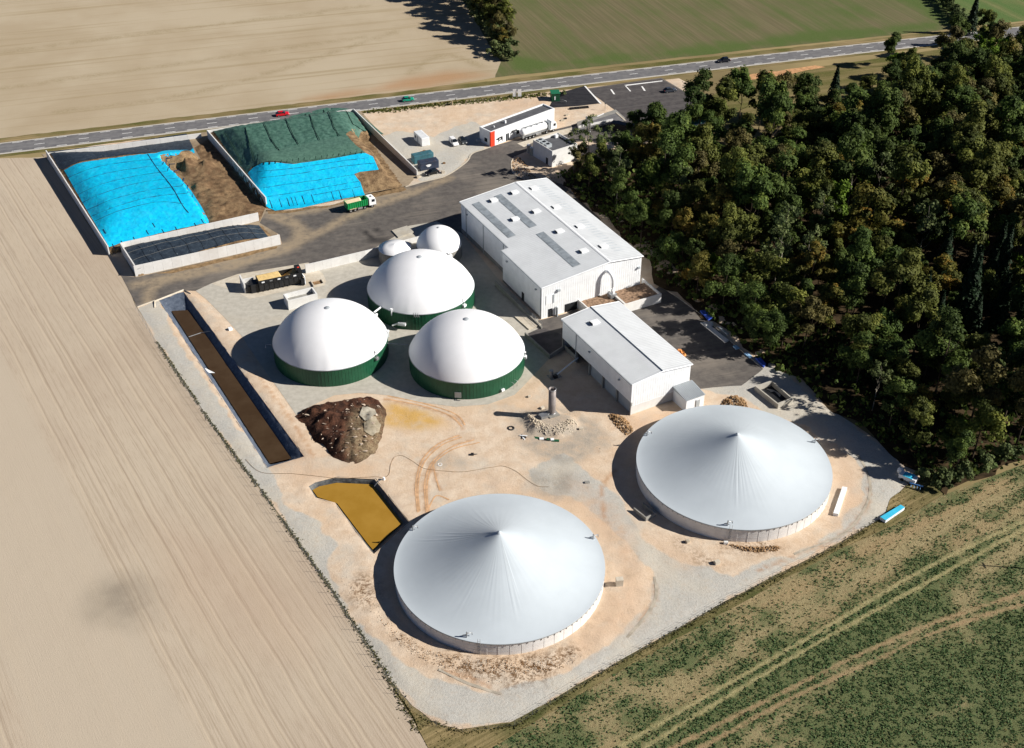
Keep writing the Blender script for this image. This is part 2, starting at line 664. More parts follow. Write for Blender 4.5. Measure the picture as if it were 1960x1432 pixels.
def mat_tilled(rot, ruts):
    t = NT('tilled field soil')
    s1 = t.noise(t.co(rot, (0.006, 1.0, 1)), 2.4, 3, 0.6)
    s2 = t.noise(t.co(rot, (0.02, 1.0, 1)), 0.22, 3)
    s3 = t.noise(t.co(rot, (0.05, 1.0, 1)), 5.0, 2)
    v = t.co()
    big, fin = t.noise(v, 0.02, 4), t.noise(v, 4.0, 5, 0.7)
    c = t.mix(t.step(big, 0.35, 0.65), ph(198, 180, 159), ph(209, 193, 171))
    c = t.mix(t.attr('pale'), c, ph(206, 191, 170))
    c = t.mix(t.math('MULTIPLY', t.attr('lines'), t.step(s1, 0.5, 0.68, 0, 0.42)), c, ph(164, 145, 123))
    c = t.mix(t.math('MULTIPLY', t.attr('lines'), t.step(s3, 0.5, 0.7, 0, 0.35)), c, ph(166, 146, 122))
    c = t.mix(t.step(s2, 0.5, 0.7, 0, 0.22), c, ph(210, 192, 166))
    c = t.mix(t.math('MULTIPLY', t.lines(rot, ruts, .17, .7), .5), c, ph(220, 202, 176))
    c = t.mix(t.math('MULTIPLY', t.lines(rot, [q + .5 for q in ruts], .15, .7), .3), c, ph(150, 128, 106))
    c = t.mix(t.math('MULTIPLY', t.attr('red'), 0.2), c, ph(198, 164, 138))
    c = t.mix(t.math('MULTIPLY', t.attr('dark_patch'), t.step(t.noise(v, 0.12, 5, 0.6), 0.25, 0.7, 0.3, 0.75)), c, ph(146, 135, 120))
    c = t.mix(t.step(fin, 0.55, 0.8, 0, 0.4), c, ph(140, 118, 96))
    t.bump(t.math('ADD', t.math('MULTIPLY', s3, 0.4), fin), 0.45, 0.1)
    return t.out(c, 0.95, 0.12)


def mat_stubble(rot):
    t = NT('stubble field')
    v = t.co()
    s1 = t.noise(t.co(rot, (0.02, 1.0, 1)), 0.35, 4, 0.6)
    s2 = t.noise(t.co(rot, (0.03, 1.0, 1)), 2.2, 3, 0.6)
    big, fin, gr = t.noise(v, 0.025, 4), t.noise(v, 1.2, 6, 0.7), t.noise(v, 6, 3, 0.8)
    c = t.mix(t.step(big, 0.35, 0.65), ph(190, 172, 144), ph(202, 186, 160))
    c = t.mix(t.step(s1, 0.52, 0.68, 0, 0.55), c, ph(166, 148, 110))
    c = t.mix(t.step(s2, 0.5, 0.72, 0, 0.4), c, ph(208, 190, 160))
    c = t.mix(t.math('MULTIPLY', t.attr('weed'), t.step(fin, 0.38, 0.65, 0.1, 0.55)), c, ph(146, 130, 86))
    c = t.mix(t.math('MULTIPLY', t.attr('red'), 0.75), c, ph(190, 146, 106))
    c = t.mix(t.step(gr, 0.55, 0.8, 0, 0.45), c, ph(140, 118, 86))
    t.bump(t.math('ADD', fin, gr), 0.6, 0.12)
    return t.out(c, 0.95, 0.12)


def mat_green(name, rot, a, b, soil, weak=1.0):
    t = NT(name)
    v = t.co()
    s1 = t.noise(t.co(rot, (0.015, 1.0, 1)), 0.22, 4, 0.6)
    s2 = t.noise(t.co(rot, (0.02, 1.0, 1)), 1.5, 3, 0.6)
    mid, fin = t.noise(v, 0.06, 5, 0.6), t.noise(v, 2.2, 6, 0.75)
    g = t.mix(t.step(fin, 0.35, 0.7), ph(*a), ph(*b))
    m = t.step(t.math('ADD', t.math('ADD', t.math('MULTIPLY', s1, 0.6), t.math('MULTIPLY', mid, 0.4)), t.math('MULTIPLY', t.math('SUBTRACT', t.attr('grass'), 0.5), 0.5)), 0.32, 0.74)
    so = t.mix(t.step(s2, 0.4, 0.65), ph(*soil), ph(soil[0] + 34 * weak, soil[1] + 30 * weak, soil[2] + 26 * weak))
    c = t.mix(m, so, g)
    c = t.mix(t.step(t.noise(v, 7, 3, 0.8), 0.55, 0.8, 0, 0.4), c, ph(soil[0] - 30, soil[1] - 25, soil[2] - 25))
    t.bump(fin, 0.6, 0.15)
    return t.out(c, 0.95, 0.12)


def mat_crop(rot):
    t = NT('crop field')
    v = t.co()
    s1 = t.noise(t.co(rot, (0.02, 1.0, 1)), 0.14, 4, 0.6)
    mid, fin, gr = t.noise(v, 0.16, 5, 0.65), t.noise(v, 1.5, 6, 0.75), t.noise(v, 5, 3, 0.8)
    so = t.mix(t.step(fin, 0.3, 0.7), ph(148, 134, 98), ph(188, 172, 130))
    so = t.mix(t.step(s1, 0.5, 0.65, 0, 0.6), so, ph(178, 152, 114))
    g = t.mix(t.step(gr, 0.3, 0.7), ph(50, 80, 46), ph(90, 116, 68))
    k = t.math('ADD', t.math('MULTIPLY', t.attr('crop'), 0.5), t.math('ADD', t.math('MULTIPLY', mid, 0.2), t.math('MULTIPLY', fin, 0.62)))
    c = t.mix(t.step(k, 0.52, 0.8, 0, 0.75), so, g)
    c = t.mix(t.math('MULTIPLY', t.attr('straw'), 0.75), c, t.mix(t.step(fin, .3, .7), ph(176, 162, 112), ph(206, 192, 146)))
    c = t.mix(t.math('MULTIPLY', t.attr('bare'), 0.85), c, t.mix(t.step(fin, .3, .7), ph(168, 138, 104), ph(196, 168, 130)))
    t.bump(t.math('ADD', fin, gr), 0.8, 0.2)
    return t.out(c, 0.95, 0.12)


def mat_asphalt(name, base, rot=0.0, dusty=True):
    t = NT(name)
    v = t.co()
    big, mid, fin = t.noise(v, 0.05, 5, 0.6), t.noise(v, 0.5, 6, 0.65), t.noise(v, 6, 4, 0.7)
    b = [x for x in base]
    c = t.mix(t.step(mid, 0.3, 0.7), ph(b[0] - 13, b[1] - 13, b[2] - 12), ph(b[0] + 10, b[1] + 9, b[2] + 7))
    if dusty:
        st = t.noise(t.co(rot, (0.05, 1, 1)), 0.6, 5, 0.65)
        c = t.mix(t.step(t.math('ADD', t.math('MULTIPLY', big, 0.6), t.math('MULTIPLY', st, 0.4)), 0.46, 0.66, 0, 0.75), c, ph(150, 140, 128))
        c = t.mix(t.math('MULTIPLY', t.attr('dust'), t.step(mid, 0.25, 0.6, 0.35, 0.95)), c, ph(172, 154, 128))
        c = t.mix(t.math('MULTIPLY', t.attr('tar'), 0.85), c, ph(44, 42, 42))
    else:
        st = t.noise(t.co(rot, (0.01, 1, 1)), 0.8, 3)
        c = t.mix(t.step(st, 0.45, 0.7, 0, 0.5), c, ph(b[0] + 22, b[1] + 22, b[2] + 20))
    c = t.mix(t.step(fin, 0.55, 0.8, 0, 0.35), c, ph(b[0] + 40, b[1] + 38, b[2] + 34))
    t.bump(fin, 0.25, 0.02)
    return t.out(c, 0.88, 0.3)


def mat_concrete(name, a, b, stain=(150, 135, 112), sc=1.0, bumpy=0.2):
    t = NT(name)
    v = t.co()
    big, mid, fin = t.noise(v, 0.08 * sc, 5, 0.6), t.noise(v, 0.7 * sc, 6, 0.65), t.noise(v, 5 * sc, 4, 0.7)
    c = t.mix(t.step(mid, 0.3, 0.7), ph(*a), ph(*b))
    c = t.mix(t.step(big, 0.5, 0.72, 0, 0.55), c, ph(*stain))
    c = t.mix(t.step(fin, 0.58, 0.8, 0, 0.3), c, ph(*[max(0, q - 45) for q in a]))
    c = t.mix(t.math('MULTIPLY', t.rnd(), 0.22), c, ph(*[max(0, q - 40) for q in a]))
    t.bump(fin, bumpy, 0.02)
    return t.out(c, 0.85, 0.3)


TH_L = heading((300, 655), (700, 1230))
TH_ROAD = heading((161.4, 266.3), (1281.3, 134.8))
TH_R = heading((958, 6), (1030, 72))
TH_C = heading((1439.6, 1283), (1759, 1095.6))
M = {}
M['dirt'] = mat_dirt()
LP = G(300, 655)
lpx, lpy = [LP.x, LP.y], (math.cos(TH_L), math.sin(TH_L))
LCON = -LP.x * lpy[1] + LP.y * lpy[0]
LSG = -1.0 if (G(100, 900).x - LP.x) * -lpy[1] + (G(100, 900).y - LP.y) * lpy[0] < 0 else 1.0
M['tilled'] = mat_tilled(TH_L, [LCON + LSG * c for c in (5.0, 9.0, 10.8, 14.6, 19.5, 21.4, 26.5, 29.8, 57.0, 58.8, 66.0, 71.0)])
M['stubble'] = mat_stubble(TH_ROAD)
M['seeded'] = mat_green('seeded field', TH_R, (84, 102, 52), (106, 120, 68), (116, 108, 80), .4)
M['pasture'] = mat_green('pasture', TH_R, (84, 110, 58), (108, 132, 76), (128, 122, 82))
M['crop'] = mat_crop(TH_C)
M['asphalt'] = mat_asphalt('yard asphalt', (106, 101, 97), TH_ROAD)
M['lot'] = mat_asphalt('fresh dark asphalt', (88, 84, 84), TH_ROAD, False)
M['road'] = mat_asphalt('road asphalt', (122, 121, 123), TH_ROAD, False)
M['pad'] = mat_concrete('concrete pad', (192, 186, 173), (212, 206, 193), (204, 190, 166))
M['concrete'] = mat_concrete('precast concrete', (242, 240, 236), (254, 253, 250), (228, 221, 211))
M['cwarm'] = mat_concrete('warm concrete', (214, 202, 182), (236, 226, 208), (196, 176, 146))
M['cgrey'] = mat_concrete('grey concrete', (150, 148, 142), (176, 173, 166), (128, 122, 112))
M['shoulder'] = mat_concrete('road shoulder gravel', (206, 200, 190), (226, 221, 212), (190, 182, 166), 2.0, 0.5)
M['paint'] = plain('road paint', (244, 243, 240), 0.7, 0.3, var=0.08, scale=1.5, grime=(150, 148, 144))
M['verge'] = mat_green('verge grass', TH_ROAD, (82, 86, 40), (120, 116, 66), (142, 124, 88))
M['lush'] = mat_green('lush grass', TH_C, (58, 70, 34), (88, 98, 52), (138, 122, 84))
M['floor'] = plain('forest floor', (66, 54, 38), 0.95, 0.1, var=0.25, scale=0.4, grime=(96, 78, 50))
M['water'] = None

# --- the sheets
HOLES = [BASIN_RIM, POND_RIM]
sheet('ground', [(-2600, -1500), (2600, -1500), (2600, 3500), (-2600, 3500)], 400, plain('open country', (150, 134, 96), 0.95, 0.1, var=0.2, scale=0.01), -0.05, HOLES, edge=400)

LB = xy([(88, 300), (207, 490), (232, 528), (263, 590), (300, 655), (400, 805), (520, 968), (640, 1140), (700, 1232), (770, 1345), (830, 1450), (900, 1570)])
FIELD_L = xy([(-520, 362), (-100, 314), (0, 303), (60, 302)]) + LB + xy([(700, 1640), (-800, 1640), (-900, 700)])


def across(x, y):
    return (x - lpx[0]) * -lpy[1] + (y - lpx[1]) * lpy[0]          # metres from the site edge, negative to the left


sgn = -1.0 if across(G(100, 900).x, G(100, 900).y) < 0 else 1.0


def f_pale(x, y):
    w = across(x, y) * sgn
    return sstep(31, 32.2, w + (fbm(x, y, 30, 2) - .5) * .8) * (1 - sstep(53, 54.5, w)) * 0.85 + 0.35 * sstep(20, 60, y - 190) * sstep(2, 10, w)


def f_lines(x, y):
    w = across(x, y) * sgn
    return np.clip(1.0 - sstep(31, 32.2, w) * (1 - sstep(53, 54.5, w)), 0.12, 1) * (0.7 + .5 * fbm(x, y, 25, 4))


sheet('tilled_field', FIELD_L, 0.95, M['tilled'], 0.0, (), lambda x, y: 0.05 * fbm(x, y, 3, 7), jit=0.25,
      attrs={'pale': f_pale, 'lines': f_lines,
             'dark_patch': area([[(195, 1120), (240, 1110), (268, 1150), (262, 1190), (215, 1185), (170, 1175)]], 5.0, 3.5, 9),  # one soft-edged darker patch in the soil colour
             'red': area([[(300, 1000), (480, 1040), (620, 1180), (560, 1260), (420, 1200), (330, 1100)]], 8.0, 5.0, 14)})
STUB = xy([(-520, 338), (-100, 288), (0, 274), (250, 243), (500, 212), (760, 176), (900, 157), (948, 148), (958, 118), (935, 84), (905, 30), (862, -35), (770, -190), (-900, -190)])
sheet('stubble_field', STUB, 2.2, M['stubble'], 0.0, jit=0.4,
      attrs={'weed': paint([[(0, 100), (330, 58), (700, 12)], [(0, 170), (300, 128), (700, 70)], [(100, 215), (400, 172), (760, 60)], [(780, 140), (850, 105), (930, 130)]], 1.1, 0.9, 2.0),
             'red': area([[(560, 195), (720, 165), (860, 140), (925, 142), (900, 152), (700, 178)]], 5.0, 4.0, 12)})
SEED = xy([(948, 148), (1100, 132), (1400, 99), (1650, 73), (1800, 58), (1840, 52), (1795, 0), (1700, -190), (770, -190), (862, -35), (905, 30), (935, 84), (958, 118)])
sheet('seeded_field', SEED, 2.4, M['seeded'], 0.0, jit=0.4,
      attrs={'grass': lambda x, y: np.maximum(area([[(948, 148), (975, 108), (1060, 112), (1300, 92), (1500, 66), (1640, 56), (1830, 30), (1845, 52), (1500, 88), (1200, 122)]], 8, 6, 18, smooth=False)(x, y),
                                             0.46 + 0.6 * (fbm(x, y, 40, 5) - .5) + 0.5 * area([[(1640, -60), (1760, -60), (1840, 40), (1780, 40)]], 6, 4, 14, smooth=False)(x, y))})
sheet('pasture', xy([(1840, 52), (1960, 40), (2400, 0), (2400, -190), (1700, -190), (1795, 0)]), 3.0, M['pasture'], 0.0, attrs={'grass': lambda x, y: 0.75 + 0 * x})
CROP = xy([(900, 1470), (940, 1434), (1150, 1306), (1400, 1164), (1600, 1056), (1720, 1001), (1800, 950), (1960, 889), (2400, 728), (2400, 1640), (760, 1640)])
f_straw = paint([[(1190, 1427), (1439.6, 1283), (1599, 1191.5), (1759, 1095.6), (1960, 998), (2100, 930)], [(1230, 1434), (1455.6, 1295), (1615, 1203), (1775, 1115.6), (1960, 1014), (2100, 946)]], 0.36, 0.6, 0.3)
f_bare = paint([[(1300, 1455), (1519.5, 1335), (1679, 1263), (1799, 1207), (1960, 1157), (2100, 1120)], [(1270, 1440), (1480, 1335), (1640, 1256), (1780, 1196), (1960, 1135), (2100, 1095)]], 0.36, 0.7, 0.5)


g_green = paint([[(1300, 1425), (1480, 1310), (1640, 1220), (1780, 1150)], [(1560, 1432), (1700, 1350), (1960, 1260)], [(1780, 1432), (1960, 1350)]], 3.6, 0.6, 4.0)
g_bare = paint([[(1270, 1325), (1400, 1237), (1540, 1140)], [(1420, 1330), (1530, 1290)]], 2.2, 0.8, 3.0)
g_tan = area([[(1650, 1060), (1740, 1000), (1960, 900), (2400, 740), (2400, 900), (1960, 985), (1800, 1055), (1700, 1100)]], 8, 4, 12, smooth=False)
cc_, cs_ = math.cos(TH_C), math.sin(TH_C)


def f_crop(x, y):
    a, b = x * cc_ + y * cs_, -x * cs_ + y * cc_
    d = dline(x, y, xy([(900, 1470), (1150, 1306), (1400, 1164), (1720, 1001), (1960, 889), (2400, 728)]))
    st = fbm(a / 9.0, b, 3.2, 12, 4)
    k = 0.5 + 0.12 * sstep(10, 34, d) + (st - .5) * 1.3 + (fbm(x, y, 5, 3) - .5) * .9 + .36 * g_green(x, y) - .25 * g_bare(x, y) - .22 * g_tan(x, y)
    return np.clip(k, 0, 1)


sheet('crop_field', CROP, 0.62, M['crop'], 0.0, (), lambda x, y: 0.1 * fbm(x, y, 1.6, 7, 3), jit=0.2, attrs={'straw': f_straw, 'bare': f_bare, 'crop': f_crop})
sheet('forest_floor', FOREST, 3.0, M['floor'], 0.004, (), lambda x, y: 0.3 * fbm(x, y, 5, 7), jit=3.2)
MEADOW = xy([(1345, 246), (1420, 240), (1500, 238), (1560, 220), (1620, 205), (1690, 168), (1750, 142), (1830, 134), (1900, 124), (1980, 152), (2350, 160), (2350, 40), (1960, 76), (1840, 88), (1600, 124), (1420, 144), (1345, 196)])
sheet('meadow', MEADOW, 2.5, M['verge'], 0.012, attrs={'grass': lambda x, y: 0.4 + 0.5 * fbm(x, y, 12, 3)}, jit=0.4)
# grass along the ditch round the site
DITCH = xy([(735, 1292), (790, 1354), (835, 1387), (880, 1397), (980, 1384), (1150, 1287), (1400, 1146), (1600, 1045), (1690, 990), (1706, 955), (1735, 930), (1775, 914), (1806, 945), (1720, 1000), (1600, 1055), (1400, 1163), (1150, 1305), (940, 1433), (900, 1470), (840, 1470), (775, 1345)])
sheet('grass_verge', DITCH, 1.2, M['lush'], 0.02, (), lambda x, y: 0.12 * fbm(x, y, 1.5, 3), attrs={'grass': lambda x, y: 0.25 + 0.8 * (fbm(x, y, 4, 3) - .3)}, jit=0.35)

f_gravel = area([[(263, 588), (304, 574), (340, 655), (420, 768), (508, 893), (556, 972), (612, 1000), (640, 1045), (622, 1085), (668, 1170), (730, 1240), (815, 1303), (930, 1325), (1080, 1296), (1185, 1225), (1246, 1150), (1252, 1100), (1215, 1058), (1165, 1005), (1110, 960), (1040, 940), (1010, 900),
                  (1080, 870), (1180, 950), (1240, 1040), (1300, 1080), (1400, 1098), (1520, 1060), (1610, 1010), (1652, 950), (1648, 900), (1600, 850), (1540, 815), (1480, 800), (1430, 765), (1340, 745), (1330, 700), (1460, 690), (1600, 790), (1720, 880), (1735, 935), (1692, 988), (1400, 1144), (1150, 1285), (980, 1382), (880, 1396), (790, 1352), (700, 1228), (520, 964), (400, 803), (300, 655)],
                 [(720, 262), (770, 252), (830, 262), (905, 232), (930, 245), (925, 285), (900, 300), (880, 322), (845, 342), (800, 348), (790, 320)]], 1.2, 1.4, 4, smooth=False)
f_grey = area([[(980, 800), (1020, 780), (1100, 790), (1160, 830), (1120, 880), (1040, 880), (985, 840)], [(838, 876), (880, 880), (884, 893), (842, 895)], [(1020, 905), (1090, 910), (1110, 950), (1040, 950)]], 2.0, 2.0, 4)
f_orange = area([[(1090, 920), (1190, 1000), (1240, 1090), (1225, 1170), (1150, 1240), (1110, 1240), (1180, 1120), (1130, 1010)], [(560, 850), (620, 890), (700, 900), (600, 925), (560, 920)], [(900, 905), (1010, 935), (1100, 960), (960, 945)],
                 [(1185, 800), (1260, 790), (1330, 770), (1290, 800), (1220, 830)], [(1250, 1040), (1330, 1065), (1300, 1080)], [(960, 196), (1030, 190), (1040, 200), (960, 215)], [(1560, 810), (1615, 860), (1640, 950), (1600, 1000), (1600, 870)]], 3.0, 2.5, 6)
f_yellow = area([[(736, 775), (790, 778), (840, 800), (845, 815), (790, 822), (738, 815)]], 2.0, 1.2, 3)
f_spoil = area([[(760, 1225), (860, 1258), (960, 1262), (1080, 1245), (1110, 1255), (1040, 1300), (960, 1312), (860, 1290)], [(690, 1105), (720, 1130), (700, 1165), (680, 1130)], [(1395, 1040), (1480, 1044), (1486, 1056), (1400, 1052)], [(1300, 1035), (1345, 1060), (1380, 1085), (1330, 1070)], [(780, 1370), (860, 1400), (850, 1430), (790, 1420)]], 2.5, 2.0, 3)
f_wheel = paint([[(800, 980), (797, 930), (810, 880), (850, 845), (880, 835)], [(817, 980), (815, 930), (826, 888), (860, 858), (905, 842)], [(822, 1000), (812, 960), (818, 900)], [(842, 940), (832, 905), (830, 888)], [(600, 875), (560, 810), (500, 725)], [(735, 765), (800, 778), (870, 800), (886, 822)],
                 [(960, 1330), (900, 1300), (850, 1290)], [(1180, 900), (1150, 940), (1160, 1000)], [(1655, 905), (1664, 950), (1645, 990), (1600, 1030), (1450, 1095)], [(1250, 1120), (1252, 1150), (1225, 1190)]], 0.32, 0.6, 0.4)
sheet('site_ground', SITE, 0.8, M['dirt'], 0.0, HOLES, gh, attrs={'gravel': f_gravel, 'grey': f_grey, 'orange': f_orange, 'yellow': f_yellow, 'spoil': f_spoil, 'wheel': f_wheel}, jit=0.2)
M['rut'] = plain('pressed wheel track', (206, 166, 128), .95, .1, var=.12, scale=.7, grime=(178, 136, 100))
M['rutg'] = plain('grey wheel track', (178, 168, 152), .95, .1, var=.12, scale=.7, grime=(160, 148, 132))


def wheel_track(px, w=.34, mat='rut'):
    P = np.array(densify(xy(spline(px, 6)), .6, False))
    d = np.gradient(P, axis=0)
    d /= np.linalg.norm(d, axis=1)[:, None] + 1e-9
    n = np.c_[-d[:, 1], d[:, 0]]
    ww = w / 2 * (.55 + .9 * fbm(P[:, 0], P[:, 1], 2.0, 21))[:, None]
    A, C = P + n * ww, P - n * ww
    z = np.maximum(gh(A[:, 0], A[:, 1]), gh(C[:, 0], C[:, 1])) + .025
    V = np.stack([np.c_[A, z], np.c_[C, z]], 1).reshape(-1, 3)
    m = len(P)
    o = link('wheel_track', npmesh('wheel_track', V, [(2 * k, 2 * k + 1, 2 * k + 3, 2 * k + 2) for k in range(m - 1)], True), M[mat])
    o['kind'] = 'structure'


for l in ([(800, 982), (796, 930), (808, 882), (840, 850), (880, 834)], [(803, 980), (800, 932), (812, 886), (846, 853), (884, 838)], [(817, 982), (813, 930), (826, 888), (862, 858), (908, 843)], [(822, 990), (817, 935), (830, 890), (866, 862), (918, 848)],
          [(842, 940), (833, 910), (829, 886)], [(735, 764), (800, 776), (860, 796), (884, 818)], [(742, 758), (810, 772), (872, 794), (890, 815)], [(820, 975), (835, 950), (860, 958)]):
    wheel_track(l)
for l in ([(1640, 870), (1660, 905), (1665, 945), (1648, 985), (1610, 1025), (1520, 1062)], [(1252, 1105), (1256, 1140), (1240, 1175), (1200, 1222)], [(960, 1330), (900, 1312), (840, 1285)]):
    wheel_track(l, .5, 'rutg')
sheet('concrete_pad', PAD, 2.5, M['pad'], 0.03)
f_dust = paint([[(500, 402), (560, 425), (572, 450), (545, 470), (430, 500), (300, 545), (285, 580)], [(520, 415), (580, 440), (560, 470), (440, 512)], [(860, 340), (800, 365), (700, 400), (600, 450), (500, 490), (360, 530)], [(775, 362), (700, 382), (560, 410)], [(260, 545), (330, 530), (430, 500), (540, 470)]], 1.5, 0.9, 2.5)
f_tar = lambda x, y: np.maximum(paint([[(697, 440), (712, 455), (722, 462)], [(717, 436), (727, 446)]], 0.5, 0.6, 0.6)(x, y), area([[(700, 456), (735, 455), (745, 460), (720, 468)]], 1.0, 1.2, 2)(x, y) * .8)
sheet('asphalt_yard', ASPHALT, 1.3, M['asphalt'], 0.045, attrs={'dust': f_dust, 'tar': f_tar})
sheet('service_road', SERVICE, 2.0, M['asphalt'], 0.042, attrs={'dust': lambda x, y: 0 * x, 'tar': lambda x, y: 0 * x}, jit=0.2)
M['strip'] = plain('reddish dug strip', (196, 150, 108), .95, .1, var=.15, scale=.8, grime=(226, 186, 146))
sheet('dug_strip', xy([(1400, 153), (1440, 142), (1560, 126), (1580, 129), (1500, 144), (1410, 157)]), 1.5, M['strip'], .03, jit=.6)
sheet('tanker_slab', xy([(990, 275), (1003, 282), (1026, 270), (1110, 252), (1104, 242), (1062, 252)]), 2.0, M['cwarm'], 0.056)
sheet('bunker_floor', BUNKERS, 2.0, mat_concrete('stained bunker floor', (168, 150, 126), (190, 172, 146), (120, 98, 74)), 0.03)
sheet('rear_yard', EASTYARD, 2.0, M['asphalt'], 0.04, attrs={'dust': lambda x, y: 0 * x, 'tar': lambda x, y: 0 * x}, jit=0.4)

# --- the main road
rp = np.array([G(u, v)[:2] for u, v in [(75.6, 278.2), (161.4, 266.3), (244.2, 255.1), (325.9, 244), (406, 233.9), (486.2, 224.3), (860.6, 181.5), (935.4, 173.5), (1005.7, 165.3), (1076.3, 157.1), (1145.9, 149.6), (1214.4, 142.3), (1281.3, 134.8), (1346.3, 127.4), (1411.9, 120), (1476.4, 112.8), (1930, 61)]])
cr, sr = math.cos(TH_ROAD), math.sin(TH_ROAD)
ra, rb = rp[:, 0] * cr + rp[:, 1] * sr, -rp[:, 0] * sr + rp[:, 1] * cr
rfit = np.polyfit(ra, rb, 2)
RA0, RA1 = ra[0] - 130, ra[-1] + 130


def road_pt(a, off=0.0):
    s = np.polyval(np.polyder(rfit), a)
    b = np.polyval(rfit, a)
    L = math.sqrt(1 + s * s)
    a2, b2 = a - off * s / L, b + off / L
    return (a2 * cr - b2 * sr, a2 * sr + b2 * cr)


def ribbon(a0, a1, o0, o1, n=60):
    s = np.linspace(a0, a1, n)
    return [road_pt(a, o0) for a in s] + [road_pt(a, o1) for a in s[::-1]]


def strip(name, a0, a1, o0, o1, z, mat, parent=None, kind=None, n=60):
    s = np.linspace(a0, a1, n)
    V = [road_pt(a, o) + (z,) for a in s for o in (o0, o1)]
    o = link(name, npmesh(name, V, [(2 * k, 2 * k + 2, 2 * k + 3, 2 * k + 1) for k in range(n - 1)]), mat, parent)
    if kind:
        o['kind'] = kind
    return o


sheet('road_verge', ribbon(RA0, RA1, -6.2, 7.8), 2.0, M['verge'], 0.024, (), None, {'grass': lambda x, y: 0.25 + 0.9 * (fbm(x, y, 7, 3) - .2)}, jit=0.7)
strip('road_shoulder', RA0, RA1, -4.4, 4.2, 0.04, M['shoulder'], kind='structure')
road = strip('main_road', RA0, RA1, -3.55, 3.55, 0.056, M['road'], kind='structure')
dash = None
for k in range(-7, 36):
    a = ra[0] + 13.0 * k
    strip('lane_dash', a - 1.5, a + 1.5, -0.11, 0.11, 0.064, M['paint'], road, n=2)
for side in (-3.1, 3.1):
    mb = MB()
    for k in range(-14, 72):
        a = ra[0] + 6.5 * k
        if side < 0 and G(1118, 0 + 168).x * cr + G(1118, 168).y * sr < a < G(1270, 150).x * cr + G(1270, 150).y * sr:
            continue
        p = [road_pt(a + e, side + w) for e, w in ((-1.5, -.11), (1.5, -.11), (1.5, .11), (-1.5, .11))]
        mb.add([q + (0.064,) for q in p], [(0, 1, 2, 3)])
    o = mb.obj('edge_line', M['paint'], road)
    o['kind'] = 'stuff'
# entrance apron: darker fresh asphalt with painted lines
sheet('entrance_lot', xy([(1123, 171), (1265, 151), (1342, 195), (1325, 236), (1240, 256), (1192, 232), (1180, 213)]), 3.0, M['lot'], 0.062)
lot2 = sheet('parking_lot', xy([(1064, 180), (1118, 165), (1150, 198), (1108, 203), (1050, 207)]), 3.0, mat_asphalt('black asphalt', (42, 42, 48), 0, False), 0.056)


def mark(px, z=0.075, parent=None):
    me = npmesh('paint_mark', [(G(u, v).x, G(u, v).y, z) for u, v in px], [tuple(range(len(px)))])
    return link('paint_mark', me, M['paint'], parent)


lotp = bpy.data.objects['entrance_lot']
mark([(1195, 163.2), (1268, 154.6), (1268, 156), (1196, 165)], parent=lotp)
mark([(1195, 163.5), (1197, 163.5), (1208, 175), (1206, 175.6)], parent=lotp)
mark([(1168, 171.6), (1171, 171.6), (1177.5, 181), (1174, 180.6)], parent=lotp)
mark([(1227, 165.6), (1230, 165.6), (1236, 174.2), (1232.6, 174.2)], parent=lotp)
mark([(1118, 165), (1121, 165), (1152, 199), (1148.5, 199)], parent=lotp)

# ------------------------------------------------------------------ materials of the built things
M['green'] = plain('dark green cladding', (28, 82, 56), 0.45, 0.4, var=0.08)
M['white'] = plain('white sheet metal', (238, 240, 241), 0.5, 0.4, var=0.03)
M['roof'] = plain('pale grey roof sheet', (206, 209, 211), 0.5, 0.4, var=0.03, scale=0.25)
M['trim'] = plain('grey trim', (168, 174, 178), 0.5, 0.4, var=0.04)
M['galv'] = plain('galvanised steel', (168, 170, 172), 0.4, 0.5, 0.6, var=0.12)
M['dark'] = plain('dark opening', (32, 34, 38), 0.7, 0.3)
M['black'] = plain('black steel', (34, 35, 38), 0.5, 0.4, var=0.15, grime=(70, 64, 58))
M['rubber'] = plain('black rubber', (30, 30, 31), 0.85, 0.2)
M['glass'] = plain('dark window glass', (24, 30, 36), 0.12, 0.7, var=0.02)
M['pane'] = plain('translucent skylight pane', (150, 158, 164), 0.35, 0.5, var=0.14, scale=0.8)
M['red'] = plain('red panel', (236, 68, 40), 0.5, 0.4, var=0.03)
M['flatroof'] = plain('grey roofing felt', (92, 93, 97), 0.85, 0.2, var=0.08)
M['wood'] = plain('weathered timber', (134, 104, 72), 0.85, 0.2, var=0.2)
M['bark'] = plain('bark chip bed', (150, 124, 102), 0.95, 0.1, var=0.25, scale=1.6, grime=(104, 82, 66))
M['soil'] = plain('dug earth', (150, 120, 88), 0.95, 0.1, var=0.25, scale=1.2, grime=(196, 164, 128))
M['sand'] = plain('yellow grain', (216, 186, 128), 0.95, 0.1, var=0.08, scale=2)
M['cream'] = plain('cream grain load', (226, 208, 172), 0.95, 0.1, var=0.06, scale=2)


def mat_membrane(name, c, kk=.78):
    t = NT(name)
    ph = lambda *q: globals()['ph'](*q, k=kk)
    v = t.co()
    a = t.noise(v, 0.15, 4)
    col = t.mix(t.step(a, 0.3, 0.7), ph(*[q - 7 for q in c]), ph(*c))
    col = t.mix(t.step(t.noise(v, 1.4, 6, 0.7), 0.55, 0.8, 0, 0.12), col, ph(190, 186, 176))
    return t.out(col, 0.5, 0.35)


M['dome'] = mat_membrane('white dome membrane', (250, 250, 251), .92)
M['cone'] = mat_membrane('grey roof membrane', (216, 225, 231))


